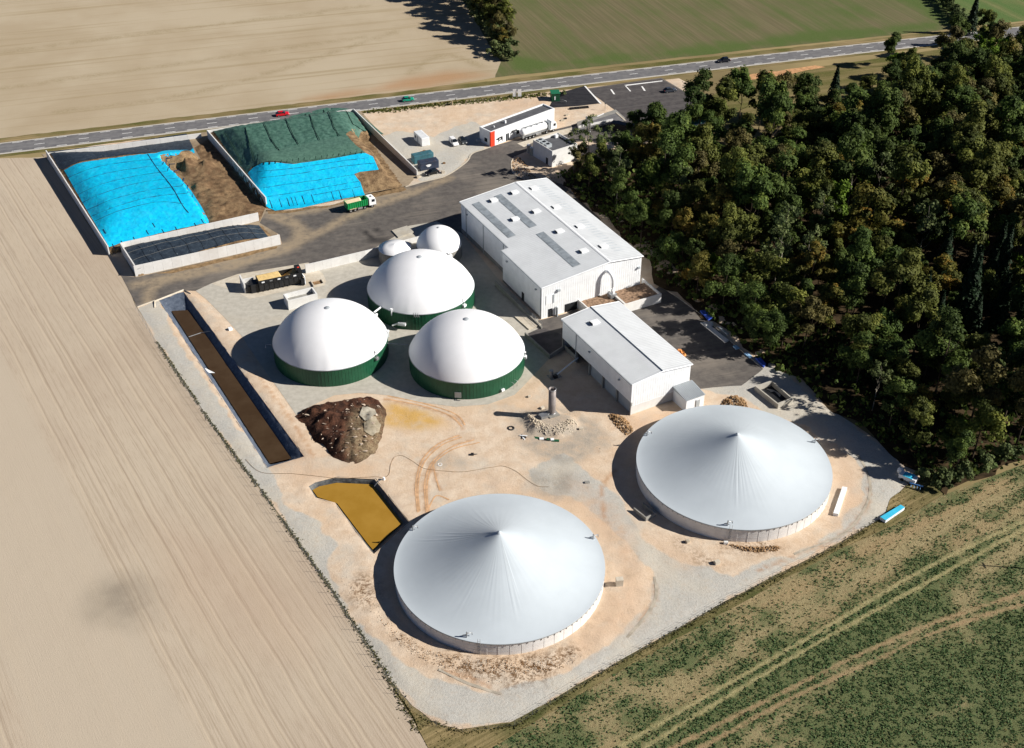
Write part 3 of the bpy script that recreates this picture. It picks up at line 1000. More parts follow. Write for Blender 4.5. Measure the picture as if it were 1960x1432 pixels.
def mat_tarp(name, c, dark, stain=None, bumpy=.5):
    t = NT(name)
    v = t.co()
    f = t.noise(v, 0.9, 6, 0.65)
    col = t.mix(t.step(f, 0.3, 0.72), ph(*dark), ph(*c))
    if stain:
        col = t.mix(t.step(t.noise(v, 1.6, 5, 0.7), 0.6, 0.7, 0, 0.8), col, ph(*stain))
    if bumpy == 1.0:
        col = t.mix(t.step(t.noise(v, 1.9, 4, 0.7), 0.64, 0.72, 0, 0.5), col, ph(110, 150, 180))
        col = t.mix(t.step(t.noise(v, 0.35, 4), 0.45, 0.7, 0, 0.3), col, ph(60, 200, 240))
    t.bump(t.noise(v, 0.8, 4, 0.5, 0.8), .55 if bumpy == 1.0 else bumpy, 0.3)
    return t.out(col, 0.55, 0.35)


M['bluetarp'] = mat_tarp('bright blue tarpaulin', (0, 216, 255), (0, 186, 240), None, 1.0)
M['greennet'] = mat_tarp('green silage net', (98, 136, 120), (58, 96, 82))
M['blacktarp'] = mat_tarp('black silage sheet', (62, 74, 86), (38, 48, 60), (130, 138, 144))
M['rope'] = plain('dark sandbags and fold shadow', (28, 60, 96), 0.9, 0.2)
M['ropeg'] = plain('dark green sandbag row', (30, 56, 48), 0.9, 0.2)
M['ropek'] = plain('near black sandbag row', (24, 28, 34), 0.9, 0.2)


def mat_silage():
    t = NT('brown silage')
    v = t.co()
    a, b = t.noise(v, 0.5, 6, 0.65), t.noise(v, 3.0, 5, 0.75)
    c = t.mix(t.step(a, 0.3, 0.7), ph(112, 90, 68), ph(176, 148, 112))
    c = t.mix(t.step(b, 0.5, 0.75, 0, 0.7), c, ph(74, 54, 38))
    c = t.mix(t.attr('top'), c, ph(112, 82, 62))
    t.bump(t.math('ADD', a, b), 0.8, 0.25)
    return t.out(c, 0.95, 0.1)


M['silage'] = mat_silage()


def mat_manure():
    t = NT('dark manure')
    v = t.co()
    a, b = t.noise(v, 0.5, 6, 0.65), t.noise(v, 2.2, 6, 0.75)
    c = t.mix(t.step(a, 0.35, 0.65), ph(56, 36, 28), ph(106, 70, 52))
    c = t.mix(t.step(b, 0.52, 0.7, 0, 0.8), c, ph(34, 27, 25))
    c = t.mix(t.math('MULTIPLY', t.attr('dry'), t.step(b, 0.3, 0.6)), c, ph(150, 132, 104))
    t.bump(t.math('ADD', a, b), 0.9, 0.3)
    return t.out(c, 0.9, 0.2)


M['manure'] = mat_manure()


def mat_water(name, c, rough=0.08):
    t = NT(name)
    v = t.co()
    col = t.mix(t.step(t.noise(v, 0.25, 5, 0.6), 0.35, 0.7), ph(*c), ph(*[q + 10 for q in c]))
    t.bump(t.noise(v, 2.0, 3), 0.04, 0.02)
    return t.out(col, rough, 0.4)


# ------------------------------------------------------------------ lined basins with liquid
def lerp(a, b, t):
    return a + (b - a) * t


def basin(name, label, rim, low, zl, liner, water, wlabel_rgb, lining_name='liner'):
    t = thing(name, label, 'basin', (0, 0, 0))
    n = len(rim)
    rr, ll = densify(rim, 1.5), []
    # matching lower outline
    for k in range(n):
        a, b = rim[k], rim[(k + 1) % n]
        c, d = low[k], low[(k + 1) % n]
        L = math.hypot(b[0] - a[0], b[1] - a[1])
        m = max(1, int(L / 1.5))
        ll += [(c[0] + (d[0] - c[0]) * q / m, c[1] + (d[1] - c[1]) * q / m) for q in range(m)]
    V, steps = [], 5
    rs = random.Random(4)
    for j in range(steps + 1):
        f = j / steps
        for k in range(len(rr)):
            w = 0.12 * math.sin(k * 2.1 + j) * math.sin(f * math.pi) + rs.uniform(-.05, .05)
            o = 0.25 * (1 - f) * (0.6 + 0.8 * rs.random()) if j == 0 else 0
            dx, dy = rr[k][0] - ll[k][0], rr[k][1] - ll[k][1]
            L = math.hypot(dx, dy) + 1e-6
            V.append((lerp(rr[k][0], ll[k][0], f) + dx / L * (w * .3 + o), lerp(rr[k][1], ll[k][1], f) + dy / L * (w * .3 + o), 0.07 + (zl - 0.6 - 0.07) * f + w))
    m = len(rr)
    Fc = [(j * m + k, j * m + (k + 1) % m, (j + 1) * m + (k + 1) % m, (j + 1) * m + k) for j in range(steps) for k in range(m)]
    link(lining_name, npmesh(lining_name, V, Fc, True), liner, t)
    # liquid surface a little wider than where the lining meets it
    c = np.mean(np.array(low), 0)
    out = [((p[0] - c[0]) * 1.0 + c[0] + (q[0] - p[0]) * 0.12, (p[1] - c[1]) * 1.0 + c[1] + (q[1] - p[1]) * 0.12) for p, q in zip(low, rim)]
    sheet('liquid', out, 3.0, water, zl, parent=t, kind=None)
    return t


M['liner'] = mat_tarp('black pond liner', (112, 122, 138), (84, 94, 110), (170, 176, 182))
BL = xy([(331, 597), (362, 597), (554, 877), (517, 885)], -1.15)
bas = basin('lined_basin', 'long narrow black lined basin of brown liquid beside the gravel track', BASIN_RIM, BL, -1.15, M['liner'], mat_water('brown liquid', (74, 56, 36)), None)
# pale concrete lip round the head of the basin
lp = [G(u, v) for u, v in [(296, 590), (296, 578), (352, 556), (366, 564)]]
mb = MB()
mb.tube([p + Vector((0, 0, 0.1)) for p in lp], 0.28, 4)
mb.obj('concrete_lip', M['cwarm'], bas)
PL = xy([(599, 938), (612, 931), (645, 924.5), (712, 927.5), (768, 999), (713, 1050), (704, 1039), (646, 963), (608, 950)], -0.95)
pond = basin('settling_pond', 'angular pond of amber liquid next to the large front tank', POND_RIM, PL, -0.95, mat_tarp('grey pond liner', (120, 122, 120), (60, 64, 70), (170, 168, 160)), mat_water('amber liquid', (172, 130, 48)), None)
# floating boom and pump raft on the long basin
o = MB().tube([G(413, 632.6, 0.1), G(385, 637, -1.05)], 0.07).tube([G(361, 645, -1.1), G(385, 637, -1.1)], 0.09).obj('suction_pipe', M['galv'])
tag(o, 'thin grey suction pipe reaching across the head of the long brown basin', 'pipe')
o = MB().add([tuple(G(u, v, z)) for u, v, z in [(383, 703, .1), (396, 706, -.7), (412, 714, -1.08), (404, 714, -1.08), (390, 711, -.5), (382, 708, .1)]], [(0, 1, 4, 5), (1, 2, 3, 4)]).obj('plastic_sheet', M['white'])
tag(o, 'crumpled white plastic sheet hanging over the rim of the long basin', 'plastic sheet')

# ------------------------------------------------------------------ round tanks
def cone_tank(c, r, zr, za, label, seed, wr):
    t = thing('storage_tank', label, 'tank', (c[0], c[1], 0), group='large tanks with pointed grey membrane roofs')
    MB().lathe([(r, -0.3), (r, zr - 0.05)], 128).lathe([(r, zr - .05), (r - .3, zr - .05)], 128).obj('wall', M['cwarm2'], t)
    # three courses of panels show as faint joints
    mb = MB()
    for k in range(60):
        a = 2 * math.pi * k / 60
        mb.tube([((r + .01) * math.cos(a), (r + .01) * math.sin(a), 0), ((r + .01) * math.cos(a), (r + .01) * math.sin(a), zr - .1)], 0.03, 4, cap=False)
    for zz in (zr * .33, zr * .66):
        mb.lathe([(r + .005, zz - .03), (r + .03, zz), (r + .005, zz + .03)], 128)
    o = mb.obj('wall_joints', M['cwarm2'], t)
    o['kind'] = 'stuff'
    # membrane: a tent over a centre post, sagging, with folds that run from the tip
    nr, na = 44, 360
    rs = random.Random(seed)
    folds = [(R(a), w, d, f0, f1) for a, w, d, f0, f1 in wr]
    V, Fc = [], []
    for i in range(nr + 1):
        f = i / nr
        for k in range(na):
            a = 2 * math.pi * k / na
            z = zr + (za - zr) * ((1 - f) ** 1.4)
            z += 0.006 * math.sin(60 * a + 3 * math.sin(3 * a)) * math.sin(math.pi * f) * (1 - f)
            for fa, w, d, f0, f1 in folds:
                da = (a - fa + math.pi) % (2 * math.pi) - math.pi
                if abs(da) < 3 * w:
                    e = max(0, min(1, (f - f0) / .06)) * max(0, min(1, (f1 - f) / .25))
                    z += d * e * math.cos(da / w * 2.2) * math.exp(-(da / w) ** 2) * (0.35 + f)
            V.append((r * 1.004 * f * math.cos(a), r * 1.004 * f * math.sin(a), z))
    for i in range(nr):
        for k in range(na):
            Fc.append((i * na + k, (i + 1) * na + k, (i + 1) * na + (k + 1) % na, i * na + (k + 1) % na))
    me = npmesh('roof_membrane', V, Fc, True)
    rf = link('roof_membrane', me, M['cone'], t)
    MB().lathe([(0.0, za + .12), (0.35, za + .02), (0.5, za - .35)], 16).obj('tip_cap', M['cone'], rf)
    MB().lathe([(r * 1.004, zr), (r + .1, zr), (r + .1, zr - .28), (r * 1.004, zr - .28)], 128).obj('rim_band', M['trim'], t)
    hk = B(0, -.04, -.42, .1, .04, .0).mesh('rim_hook')
    hk.materials.append(M['galv'])
    for k in range(96):
        a = 2 * math.pi * k / 96
        link('rim_hook', hk, None, t, ((r + .02) * math.cos(a), (r + .02) * math.sin(a), zr - .18), a)
    for a in (seed * 17 % 40 - 118, 20, 152):
        a = R(a)
        mb = MB()
        x, y = (r - .6) * math.cos(a), (r - .6) * math.sin(a)
        mb.tube([(x, y, zr), (x, y, zr + 1.3)], .12, 8).tube([(x, y, zr + 1.0), (x + .9, y + .2, zr + 1.0), (x + .9, y + .2, zr + .5)], .1, 8).tube([(x, y, zr + .7), (x - .7, y, zr + .55)], .08, 8)
        mb.obj('relief_valve', M['galv'], t)
    a = R(-100)
    mb = MB()
    for s in (-.22, .22):
        x, y = (r + .14) * math.cos(a) + s * math.sin(-a) * -1, (r + .14) * math.sin(a) + s * math.cos(a)
        x, y = (r + .14) * math.cos(a) - s * math.sin(a), (r + .14) * math.sin(a) + s * math.cos(a)
        mb.tube([(x, y, 0), (x, y, zr + 1)], .035, 5)
    for q in range(9):
        z = .3 + q * .36
        mb.tube([((r + .14) * math.cos(a) - s * math.sin(a), (r + .14) * math.sin(a) + s * math.cos(a), z) for s in (-.22, .22)], .025, 4)
    mb.obj('ladder', M['galv'], t)
    return t


M['cwarm2'] = mat_concrete('tank concrete', (240, 236, 231), (250, 247, 243), (230, 220, 208), 1.0)
fold = lambda base, n, w, d, sp, s: [(base + (k - n / 2) * sp + random.Random(s + k).uniform(-.6, .6), R(w), d, random.Random(k + s).uniform(0.0, .05), random.Random(k * 3 + s).uniform(.55, .95)) for k in range(n)]
cone_tank(T1C, T1R, T1Z, 10.6, 'front large tank with white wall and pointed grey roof, beside the amber pond', 3, fold(-74, 4, .8, .09, 2.2, 5) + fold(160, 4, 1.0, .09, 5, 9) + fold(-102, 8, 1.0, .02, 4.5, 2) + fold(120, 5, 1.2, .018, 6, 3))
cone_tank(T2C, T2R, T2Z, 10.7, 'rear right large tank with white wall and pointed grey roof, below the small annex', 8, fold(-93, 5, .8, .08, 2.4, 7) + fold(-80, 10, 1.0, .02, 4.5, 4) + fold(62, 3, 1.0, .06, 4, 1) + fold(178, 10, 1.0, .018, 5, 6))
# concrete box and lid at the foot of the right tank
f0, rz, L = frame((1236, 999), (1256, 988))
t = thing('valve_chamber', 'open grey concrete valve chamber at the left foot of the rear right tank', 'chamber', f0, rz)
B(0, 0, 0, 2.6, .25, 1.0).obj('chamber_wall', M['cgrey'], t)
B(0, .25, 0, .25, 3.6, 1.0).obj('chamber_wall', M['cgrey'], t)
B(2.35, .25, 0, 2.6, 3.6, 1.0).obj('chamber_wall', M['cgrey'], t)
B(.25, .25, 0.05, 2.35, 3.6, .12).obj('chamber_floor', M['cgrey'], t)


def digester(c, label, seed):
    t = thing('digester', label, 'digester', (c[0], c[1], 0), group='green digesters with white gas domes')
    MB().lathe([(DR, 0), (DR, DZ)], 128).obj('wall', M['green'], t)
    mb = MB()
    for k in range(110):
        a = 2 * math.pi * k / 110
        mb.tube([((DR + .012) * math.cos(a), (DR + .012) * math.sin(a), .02), ((DR + .012) * math.cos(a), (DR + .012) * math.sin(a), DZ - .05)], 0.025, 4, cap=False)
    o = mb.obj('cladding_ribs', M['green'], t)
    o['kind'] = 'stuff'
    # gas dome: spherical cap that starts a little steeper than the wall top
    h = DA - DZ
    Rs = (DR * DR + h * h) / (2 * h)
    th0 = math.asin(DR / Rs)
    V, Fc, na, nr = [], [], 192, 40
    rs = random.Random(seed)
    ph_ = [(rs.uniform(0, 6.28), rs.uniform(.5, 1)) for _ in range(9)]
    for i in range(nr + 1):
        th = th0 * (1 - i / nr)
        for k in range(na):
            a = 2 * math.pi * k / na
            f = i / nr
            w = 0.0
            for fa, g in ph_:
                da = (a - fa + math.pi) % (2 * math.pi) - math.pi
                w += g * math.cos(da * 26) * math.exp(-(da / .16) ** 2)
            rr = Rs * (1 + .0028 * w * max(0, 1 - f * 2.6)) * (1 + .006 * math.sin(f * math.pi))
            V.append((rr * math.sin(th) * math.cos(a), rr * math.sin(th) * math.sin(a), DA - Rs + Rs * math.cos(th) + .02))
    for i in range(nr):
        for k in range(na):
            Fc.append((i * na + k, i * na + (k + 1) % na, (i + 1) * na + (k + 1) % na, (i + 1) * na + k))
    dm = link('gas_dome', npmesh('gas_dome', V, Fc, True), M['dome'], t)
    MB().lathe([(0, DA + .1), (.62, DA + .08), (.66, DA + .0)], 24).obj('crown_plate', M['trim'], dm)
    MB().lathe([(DR + .02, DZ - .12), (DR + .1, DZ - .02), (DR - .1, DZ + .12)], 128).obj('clamp_rail', M['trim'], t)
    return t


def at_rim(t, ang, parts):
    """fit parts on the outside of a digester wall"""
    for name, mat, fn in parts:
        mb = MB()
        fn(mb)
        o = mb.obj(name, mat, t, ((DR) * math.cos(R(ang)), (DR) * math.sin(R(ang)), 0), R(ang))


def blower(mb):
    mb.box(0, -.5, DZ - 1.1, .6, .4, DZ - .5).tube([(.3, 0, DZ - .6), (.35, 0, DZ + .5), (-.4, 0, DZ + .9)], .14, 8)


def hatch(mb):
    mb.box(0, -.7, .6, .25, .7, 1.9).tube([(.15, -.5, .2), (.6, -.5, .2), (.6, .6, .2)], .07, 6)


def chimneyvalve(mb):
    mb.tube([(.2, 0, DZ - 1.0), (.2, 0, DZ + .5)], .16, 8).cyl(.2, 0, DZ + .5, DZ + .85, .3, .3, 10)


DG = []
for c, lab, s in zip(DOMES, ('left green digester with white dome, nearest the long brown basin', 'rear green digester with white dome, in front of the small dome tank', 'front right green digester with white dome, nearest the white sheds'), (1, 2, 3)):
    DG.append(digester(c, lab, s))
at_rim(DG[0], -32, [('blower', M['galv'], blower)])
at_rim(DG[0], 42, [('relief_valve', M['white'], chimneyvalve)])
at_rim(DG[0], 193, [('mixer_bracket', M['galv'], lambda mb: mb.tube([(0, 0, DZ), (1.6, 0, DZ + .5), (1.6, .3, DZ - .3)], .07, 6))])
at_rim(DG[0], 8, [('relief_valve', M['white'], chimneyvalve)])
at_rim(DG[1], -118, [('relief_valve', M['white'], chimneyvalve)])
at_rim(DG[1], -92, [('gas_coil', M['galv'], lambda mb: [mb.tube([(.3, y, DZ - .6), (.3, y + .1, DZ + .7), (.5, y + .4, DZ - .4)], .05, 5) for y in (-.5, 0, .5)])])
at_rim(DG[1], -105, [('pump', M['white'], lambda mb: mb.box(.1, -1.3, 1.4, .8, .6, 2.0).tube([(.5, -1.5, 1.6), (.9, -2.6, 1.2)], .2, 8))])
at_rim(DG[1], -35, [('blower', M['white'], blower)])
at_rim(DG[2], -97, [('access_hatch', M['galv'], hatch)])
at_rim(DG[2], -8, [('blower', M['white'], blower)])
at_rim(DG[2], -52, [('pump', M['white'], lambda mb: mb.box(.1, -.4, .5, .5, .4, 1.0))])
at_rim(DG[2], -38, [('wall_stair', M['galv'], lambda mb: mb.tube([(.1, -.6, 0), (.9, -.6, 0), (.9, -.6, 1.5), (.1, -.6, 1.5)], .05, 5).tube([(.1, .6, 1.5), (.9, .6, 1.5), (.9, .6, 0)], .05, 5))])
# gas pipes between the digesters
def pipe(name, label, pts, r, mat='galv', n=8):
    return tag(MB().tube(pts, r, n).obj(name, M[mat]), label, 'pipe')


pipe('gas_pipe', 'grey gas pipe between the left and front right digesters', [G(737, 657, 3.3), G(781, 660, 3.3)], .13)
pipe('gas_pipe', 'white gas pipe between the left and rear digesters', [G(716, 598, 4.6), G(729, 588, 4.4)], .22, 'white')
pipe('gas_pipe', 'thin dark pipe on the concrete between the rear and left digesters', [G(733, 616, .2), G(752, 612, .2), G(790, 613, .3)], .1, 'black')
o = B(-.9, -.5, 0, .9, .5, .6).obj('junction_box', M['cwarm'], None, G(791, 613), .35, .03)
tag(o, 'small pale junction box in front of the rear digester', 'box')

# small round tanks by the hall
def small_tank(px, r, zr, za, dome, label):
    c = G(*px)
    t = thing('small_dome_tank' if dome else 'small_cone_tank', label, 'tank', c)
    MB().lathe([(r, 0), (r, zr)], 64).obj('wall', M['cgrey'], t)
    if dome:
        h = za - zr
        Rs = (r * r + h * h) / (2 * h)
        th0 = math.asin(r / Rs)
        MB().lathe([(Rs * math.sin(th0 * (1 - i / 16)), za - Rs + Rs * math.cos(th0 * (1 - i / 16))) for i in range(16)] + [(0.001, za)], 64).obj('gas_dome', M['dome'], t)
        MB().lathe([(0, za + .06), (.4, za + .04), (.42, za - .05)], 16).obj('crown_plate', M['trim'], t)
        MB().box(r, -.5, zr - 1.0, r + .8, .5, zr - .1).tube([(r + .4, 0, zr), (r + .4, 0, zr + .8)], .15, 8).obj('blower', M['white'], t, rz=R(-60))
    else:
        MB().lathe([(r * 1.01, zr - .1), (r * 1.01, zr), (r * .5, zr + (za - zr) * .42), (.001, za)], 64).obj('roof', M['dome'], t)
        mb = MB()
        for k in range(36):
            a = 2 * math.pi * k / 36
            mb.box(r * math.cos(a) - .06, r * math.sin(a) - .06, .1, r * math.cos(a) + .06, r * math.sin(a) + .06, zr - .2)
        o = mb.obj('wall_ribs', M['cgrey'], t)
        o['kind'] = 'stuff'
    return t


small_tank((841, 489), 5.85, 3.4, 8.2, True, 'small round tank with white dome beside the big shed')
small_tank((757, 497), 4.15, 3.6, 4.6, False, 'small round tank with flat white conical lid behind the rear digester')

# ------------------------------------------------------------------ sheds
def gable_shed(name, label, org, yaw, L, W, he, rp, hr, jog=0.0, jv=0.0):
    """shed with its near left corner at org: local x across the gable, y along the ridge"""
    t = thing(name, label, 'shed', org, yaw)
    sl = (hr - he) / rp
    he2 = hr - sl * (W - rp)
    hj = he + sl * jog
    return t, sl, he2, hj


def wall_ribs(parent, runs, mat, gap=0.6, r=0.03):
    mb = MB()
    for (x0, y0, x1, y1, z0, zf) in runs:
        n = int(math.hypot(x1 - x0, y1 - y0) / gap)
        for k in range(1, n):
            f = k / n
            x, y = x0 + (x1 - x0) * f, y0 + (y1 - y0) * f
            mb.box(x - r, y - r, z0, x + r, y + r, zf(x, y))
    o = mb.obj('cladding_ribs', mat, parent)
    o['kind'] = 'stuff'


def poly3(name, pts, mat, parent, thick=None):
    me = npmesh(name, pts, [tuple(range(len(pts)))])
    return link(name, me, mat, parent)


# ---- big hall
AO = G(1036, 611)
AY = R(28.0)
AL, AW, AHE, ARP, AHR, AJ, AJV = 47.4, 27.9, 8.75, 18.6, 10.75, 2.0, 19.8
t, sl, AH2, AHJ = gable_shed('white_hall', 'large white metal shed with shallow roof, skylights and roof hatches', AO, AY, AL, AW, AHE, ARP, AHR)
sl = (AHR - AHE) / ARP
AH2 = AHR - sl * (AW - ARP)
AHJ = AHE + sl * AJ
HALL = t
zr_ = lambda x, y=0: AHR - sl * abs(x - ARP)
MB().add([(0, 0, 0), (AW, 0, 0), (AW, 0, AH2), (ARP, 0, AHR), (0, 0, AHE)], [(0, 1, 2, 3, 4)]).obj('gable_wall', M['white'], t)
MB().add([(AJ, AL, 0), (AW, AL, 0), (AW, AL, AH2), (ARP, AL, AHR), (AJ, AL, AHJ)], [(4, 3, 2, 1, 0)]).obj('gable_wall', M['white'], t)
MB().add([(0, 0, 0), (0, AJV, 0), (0, AJV, AHE), (0, 0, AHE), (AJ, AJV, 0), (AJ, AJV, AHJ), (AJ, AL, 0), (AJ, AL, AHJ)], [(1, 0, 3, 2), (4, 1, 2, 5), (6, 4, 5, 7)]).obj('side_wall', M['white'], t)
MB().add([(AW, 0, 0), (AW, AL, 0), (AW, AL, AH2), (AW, 0, AH2)], [(0, 1, 2, 3)]).obj('side_wall', M['white'], t)
# roof slabs 12 cm thick with a small overhang
e = 0.25
def slab(pts, th=0.14):
    mb = MB()
    n = len(pts)
    mb.add([(p[0], p[1], zr_(p[0]) + .02) for p in pts] + [(p[0], p[1], zr_(p[0]) + .02 + th) for p in pts], [tuple(range(n - 1, -1, -1)), tuple(range(n, 2 * n))] + [(k, (k + 1) % n, n + (k + 1) % n, n + k) for k in range(n)])
    return mb


rl = slab([(-e, -e), (ARP, -e), (ARP, AL + e), (AJ - e, AL + e), (AJ - e, AJV + e), (-e, AJV + e)]).obj('roof_slope', M['roof'], t)
rr = slab([(ARP, -e), (AW + e, -e), (AW + e, AL + e), (ARP, AL + e)]).obj('roof_slope', M['roof'], t)
mb = MB()
for k in range(1, int(AL / .75)):
    y = k * .75
    x0 = (-e if y < AJV else AJ - e)
    for xa, xb in ((x0, ARP),):
        mb.add([(xa, y - .03, zr_(xa) + .16), (xb, y - .03, zr_(xb) + .16), (xb, y + .03, zr_(xb) + .16), (xa, y + .03, zr_(xa) + .16), (xa, y, zr_(xa) + .185), (xb, y, zr_(xb) + .185)], [(0, 1, 5, 4), (3, 4, 5, 2)])
o = mb.obj('roof_seams', M['roof'], rl)
o['kind'] = 'stuff'
mb = MB()
for k in range(1, int(AL / .75)):
    y = k * .75
    xa, xb = ARP, AW + e
    mb.add([(xa, y - .03, zr_(xa) + .16), (xb, y - .03, zr_(xb) + .16), (xb, y + .03, zr_(xb) + .16), (xa, y + .03, zr_(xa) + .16), (xa, y, zr_(xa) + .185), (xb, y, zr_(xb) + .185)], [(0, 1, 5, 4), (3, 4, 5, 2)])
o = mb.obj('roof_seams', M['roof'], rr)
o['kind'] = 'stuff'
MB().add([(ARP - .35, -e, zr_(ARP - .35) + .22), (ARP, -e, AHR + .27), (ARP + .35, -e, zr_(ARP + .35) + .22), (ARP - .35, AL + e, zr_(ARP - .35) + .22), (ARP, AL + e, AHR + .27), (ARP + .35, AL + e, zr_(ARP + .35) + .22)], [(0, 1, 4, 3), (1, 2, 5, 4)]).obj('ridge_cap', M['white'], t)
for y in (-e - .06, AL + e + .06):
    x0 = -e if y < 5 else AJ - e
    MB().tube([(x0, y, zr_(x0) + .1), (ARP, y, AHR + .1), (AW + e, y, zr_(AW + e) + .1)], .13, 4).obj('verge_trim', M['white'], t)
MB().box(-e - .16, -e, AHE - .12, -e, AJV + e, AHE + .1).obj('gutter', M['trim'], t)
MB().box(AJ - e - .16, AJV + e, AHJ - .12, AJ - e, AL + e, AHJ + .1).obj('gutter', M['trim'], t)
MB().box(AW + e, -e, zr_(AW) - .12, AW + e + .16, AL + e, zr_(AW) + .1).obj('gutter', M['white'], t)
for y in (AJV + 3.2, AJV + 14.5, AJV + 24.5):
    MB().tube([(AJ - .12, y, .1), (AJ - .12, y, AHJ)], .1, 8).obj('downpipe', M['trim'], t)
MB().tube([(-.12, .25, .1), (-.12, .25, AHE)], .09, 8).obj('downpipe', M['trim'], t)
wall_ribs(t, [(0, -.0, AW, -.0, .4, lambda x, y: zr_(x) - .1), (0, 0, 0, AJV, .4, lambda x, y: AHE - .1), (AJ, AJV, AJ, AL, .4, lambda x, y: AHJ - .1)], M['white'], .62)
B(-.08, .0, 0, -.004, AJV, .5).obj('plinth', M['cgrey'], t)
B(AJ - .08, AJV, 0, AJ - .004, AL, 1.3).obj('plinth', M['cgrey'], t)
HN = Vector((-math.sin(sl), 0, 1))
rotA = Matrix.Rotation(AY, 3, 'Z')


def roof_uv(u, v, side=-1):
    n = rotA @ Vector((-sl, 0, 1)) if side < 0 else rotA @ Vector((sl, 0, 1))
    p = on_plane(u, v, AO + rotA @ Vector((ARP, 0, AHR + .16)), n)
    return rotA.transposed() @ (p - AO)


def roof_hatch(u, v, side, par):
    p = roof_uv(u, v, side)
    g = -1 if side < 0 else 1
    q = zr_(p.x) + .16
    h = link('roof_hatch', HM[0], None, par, (p.x, p.y, q), 0)
    link('hatch_louvre', HM[1], None, h)
    return h


HM = [B(-1.0, -.75, 0, 1.0, .75, .42).mesh('roof_hatch'), B(-1.12, -.62, .05, -.94, .62, .36).mesh('hatch_louvre')]
HM[0].materials.append(M['white'])
HM[1].materials.append(M['dark'])
for u, v in ((985, 369), (945, 384), (986, 420), (1026.5, 405), (1071, 443), (1117.5, 481)):
    roof_hatch(u, v, -1, rl)
for u, v in ((1022, 361), (1064.7, 397), (1109.8, 434), (1155, 472)):
    roof_hatch(u, v, 1, rr)


def skylight(pa, pb, side, par, w=2.0, n=12, clear=()):
    a, b = roof_uv(*pa, side), roof_uv(*pb, side)
    x = (a.x + b.x) / 2
    s = MB()
    z = lambda xx: zr_(xx) + .165
    y0, y1 = max(a.y, b.y), min(a.y, b.y)
    o = MB().add([(x - w / 2 - .1, y1 - .1, z(x - w / 2 - .1) + .03), (x + w / 2 + .1, y1 - .1, z(x + w / 2 + .1) + .03), (x + w / 2 + .1, y0 + .1, z(x + w / 2 + .1) + .03), (x - w / 2 - .1, y0 + .1, z(x - w / 2 - .1) + .03)], [(0, 1, 2, 3)]).obj('skylight', M['trim'], par)
    d = (y1 - y0) / n
    for k in range(n):
        ya, yb = y0 + d * k - .05, y0 + d * (k + 1) + .05
        MB().add([(x - w / 2, ya, z(x - w / 2) + .07), (x + w / 2, ya, z(x + w / 2) + .07), (x + w / 2, yb, z(x + w / 2) + .07), (x - w / 2, yb, z(x - w / 2) + .07)], [(3, 2, 1, 0)]).obj('pane', M['pane'], o)


skylight((910, 389), (980, 453), -1, rl)
skylight((952, 374), (1021, 434), -1, rl)
skylight((1034, 446), (1103, 509), -1, rl)
M['pane2'] = plain('pale skylight sheet', (196, 202, 206), 0.4, 0.5, var=0.06)
for pa, pb in (((1034, 357), (1106, 412)), ((1113, 423), (1193, 484))):
    a, b = roof_uv(*pa, 1), roof_uv(*pb, 1)
    x = (a.x + b.x) / 2
    n = 14
    for k in range(n):
        y = a.y + (b.y - a.y) * k / n
        z = lambda xx: zr_(xx) + .17
        MB().add([(x - 1.3, y, z(x - 1.3)), (x + 1.3, y, z(x + 1.3)), (x + 1.3, y + .5, z(x + 1.3)), (x - 1.3, y + .5, z(x - 1.3))], [(0, 1, 2, 3)]).obj('skylight_sheet', M['pane2'], rr)
# doors, lamps and openings on the gable that faces the camera
def on_gable(u, v):
    p = on_plane(u, v, AO, rotA @ Vector((0, -1, 0)))
    q = rotA.transposed() @ (p - AO)
    return q.x, q.z


def gable_box(name, u0, v0, u1, v1, mat, y0=-.12, y1=.02, par=HALL):
    x0, z1 = on_gable(u0, v0)
    x1, z0 = on_gable(u1, v1)
    return B(x0, y0, max(z0, .02), x1, y1, z1).obj(name, M[mat], par)


d = gable_box('door', 1049.5, 592, 1057, 607.5, 'dark')
B(3.9, -.9, 0, 4.1, -.13, 2.5).obj('door_leaf', M['trim'], d)
gable_box('shutter', 1045, 566.5, 1058, 580, 'white', -.1)
gable_box('shutter_shade', 1058.2, 563.5, 1060, 578.5, 'trim', -.22)
gable_box('gate_opening', 1081, 583, 1104, 598, 'dark', -.06)
gable_box('wall_lamp', 1066, 553.6, 1071, 556, 'trim', -.5)
gable_box('wall_lamp', 1220, 510.5, 1223.5, 512.5, 'trim', -.5)
B(-.1, 8.6, 0.2, -.03, 9.7, 2.5).obj('side_door', M['dark'], t)
for y in (2.2, 17.0):
    B(-.5, y, 7.0, -.02, y + .5, 7.2).obj('wall_lamp', M['trim'], t)
B(AJ - .5, AL - 4, 7.0, AJ - .02, AL - 3.5, 7.2).obj('wall_lamp', M['trim'], t)

# exhaust duct that climbs the gable
pg = lambda u, v, y: AO + rotA @ Vector((on_gable(u, v)[0], y, on_gable(u, v)[1]))
xg, zg = on_gable(1162, 517)
mb = MB()
cv = [(xg - .4, .0, zg - .2), (xg - .2, -1.0, zg + .05), (xg + .2, -1.7, zg - .5), (xg + .55, -2.0, zg - 1.8), (xg + .6, -2.1, zg - 3.5), (xg + .6, -2.1, 2.6)]
o = MB().tube(spline(cv, 5), .42, 12).obj('duct', M['white'], None, AO, AY)
DU = thing('exhaust_duct', 'arched white exhaust duct on the front gable of the large shed', 'duct', AO, AY)
o.parent = DU
o.location = (0, 0, 0)
o.rotation_euler = (0, 0, 0)
B(xg - .3, -2.8, 2.0, xg + 1.4, -1.2, 3.0).obj('fan_housing', M['galv'], DU)
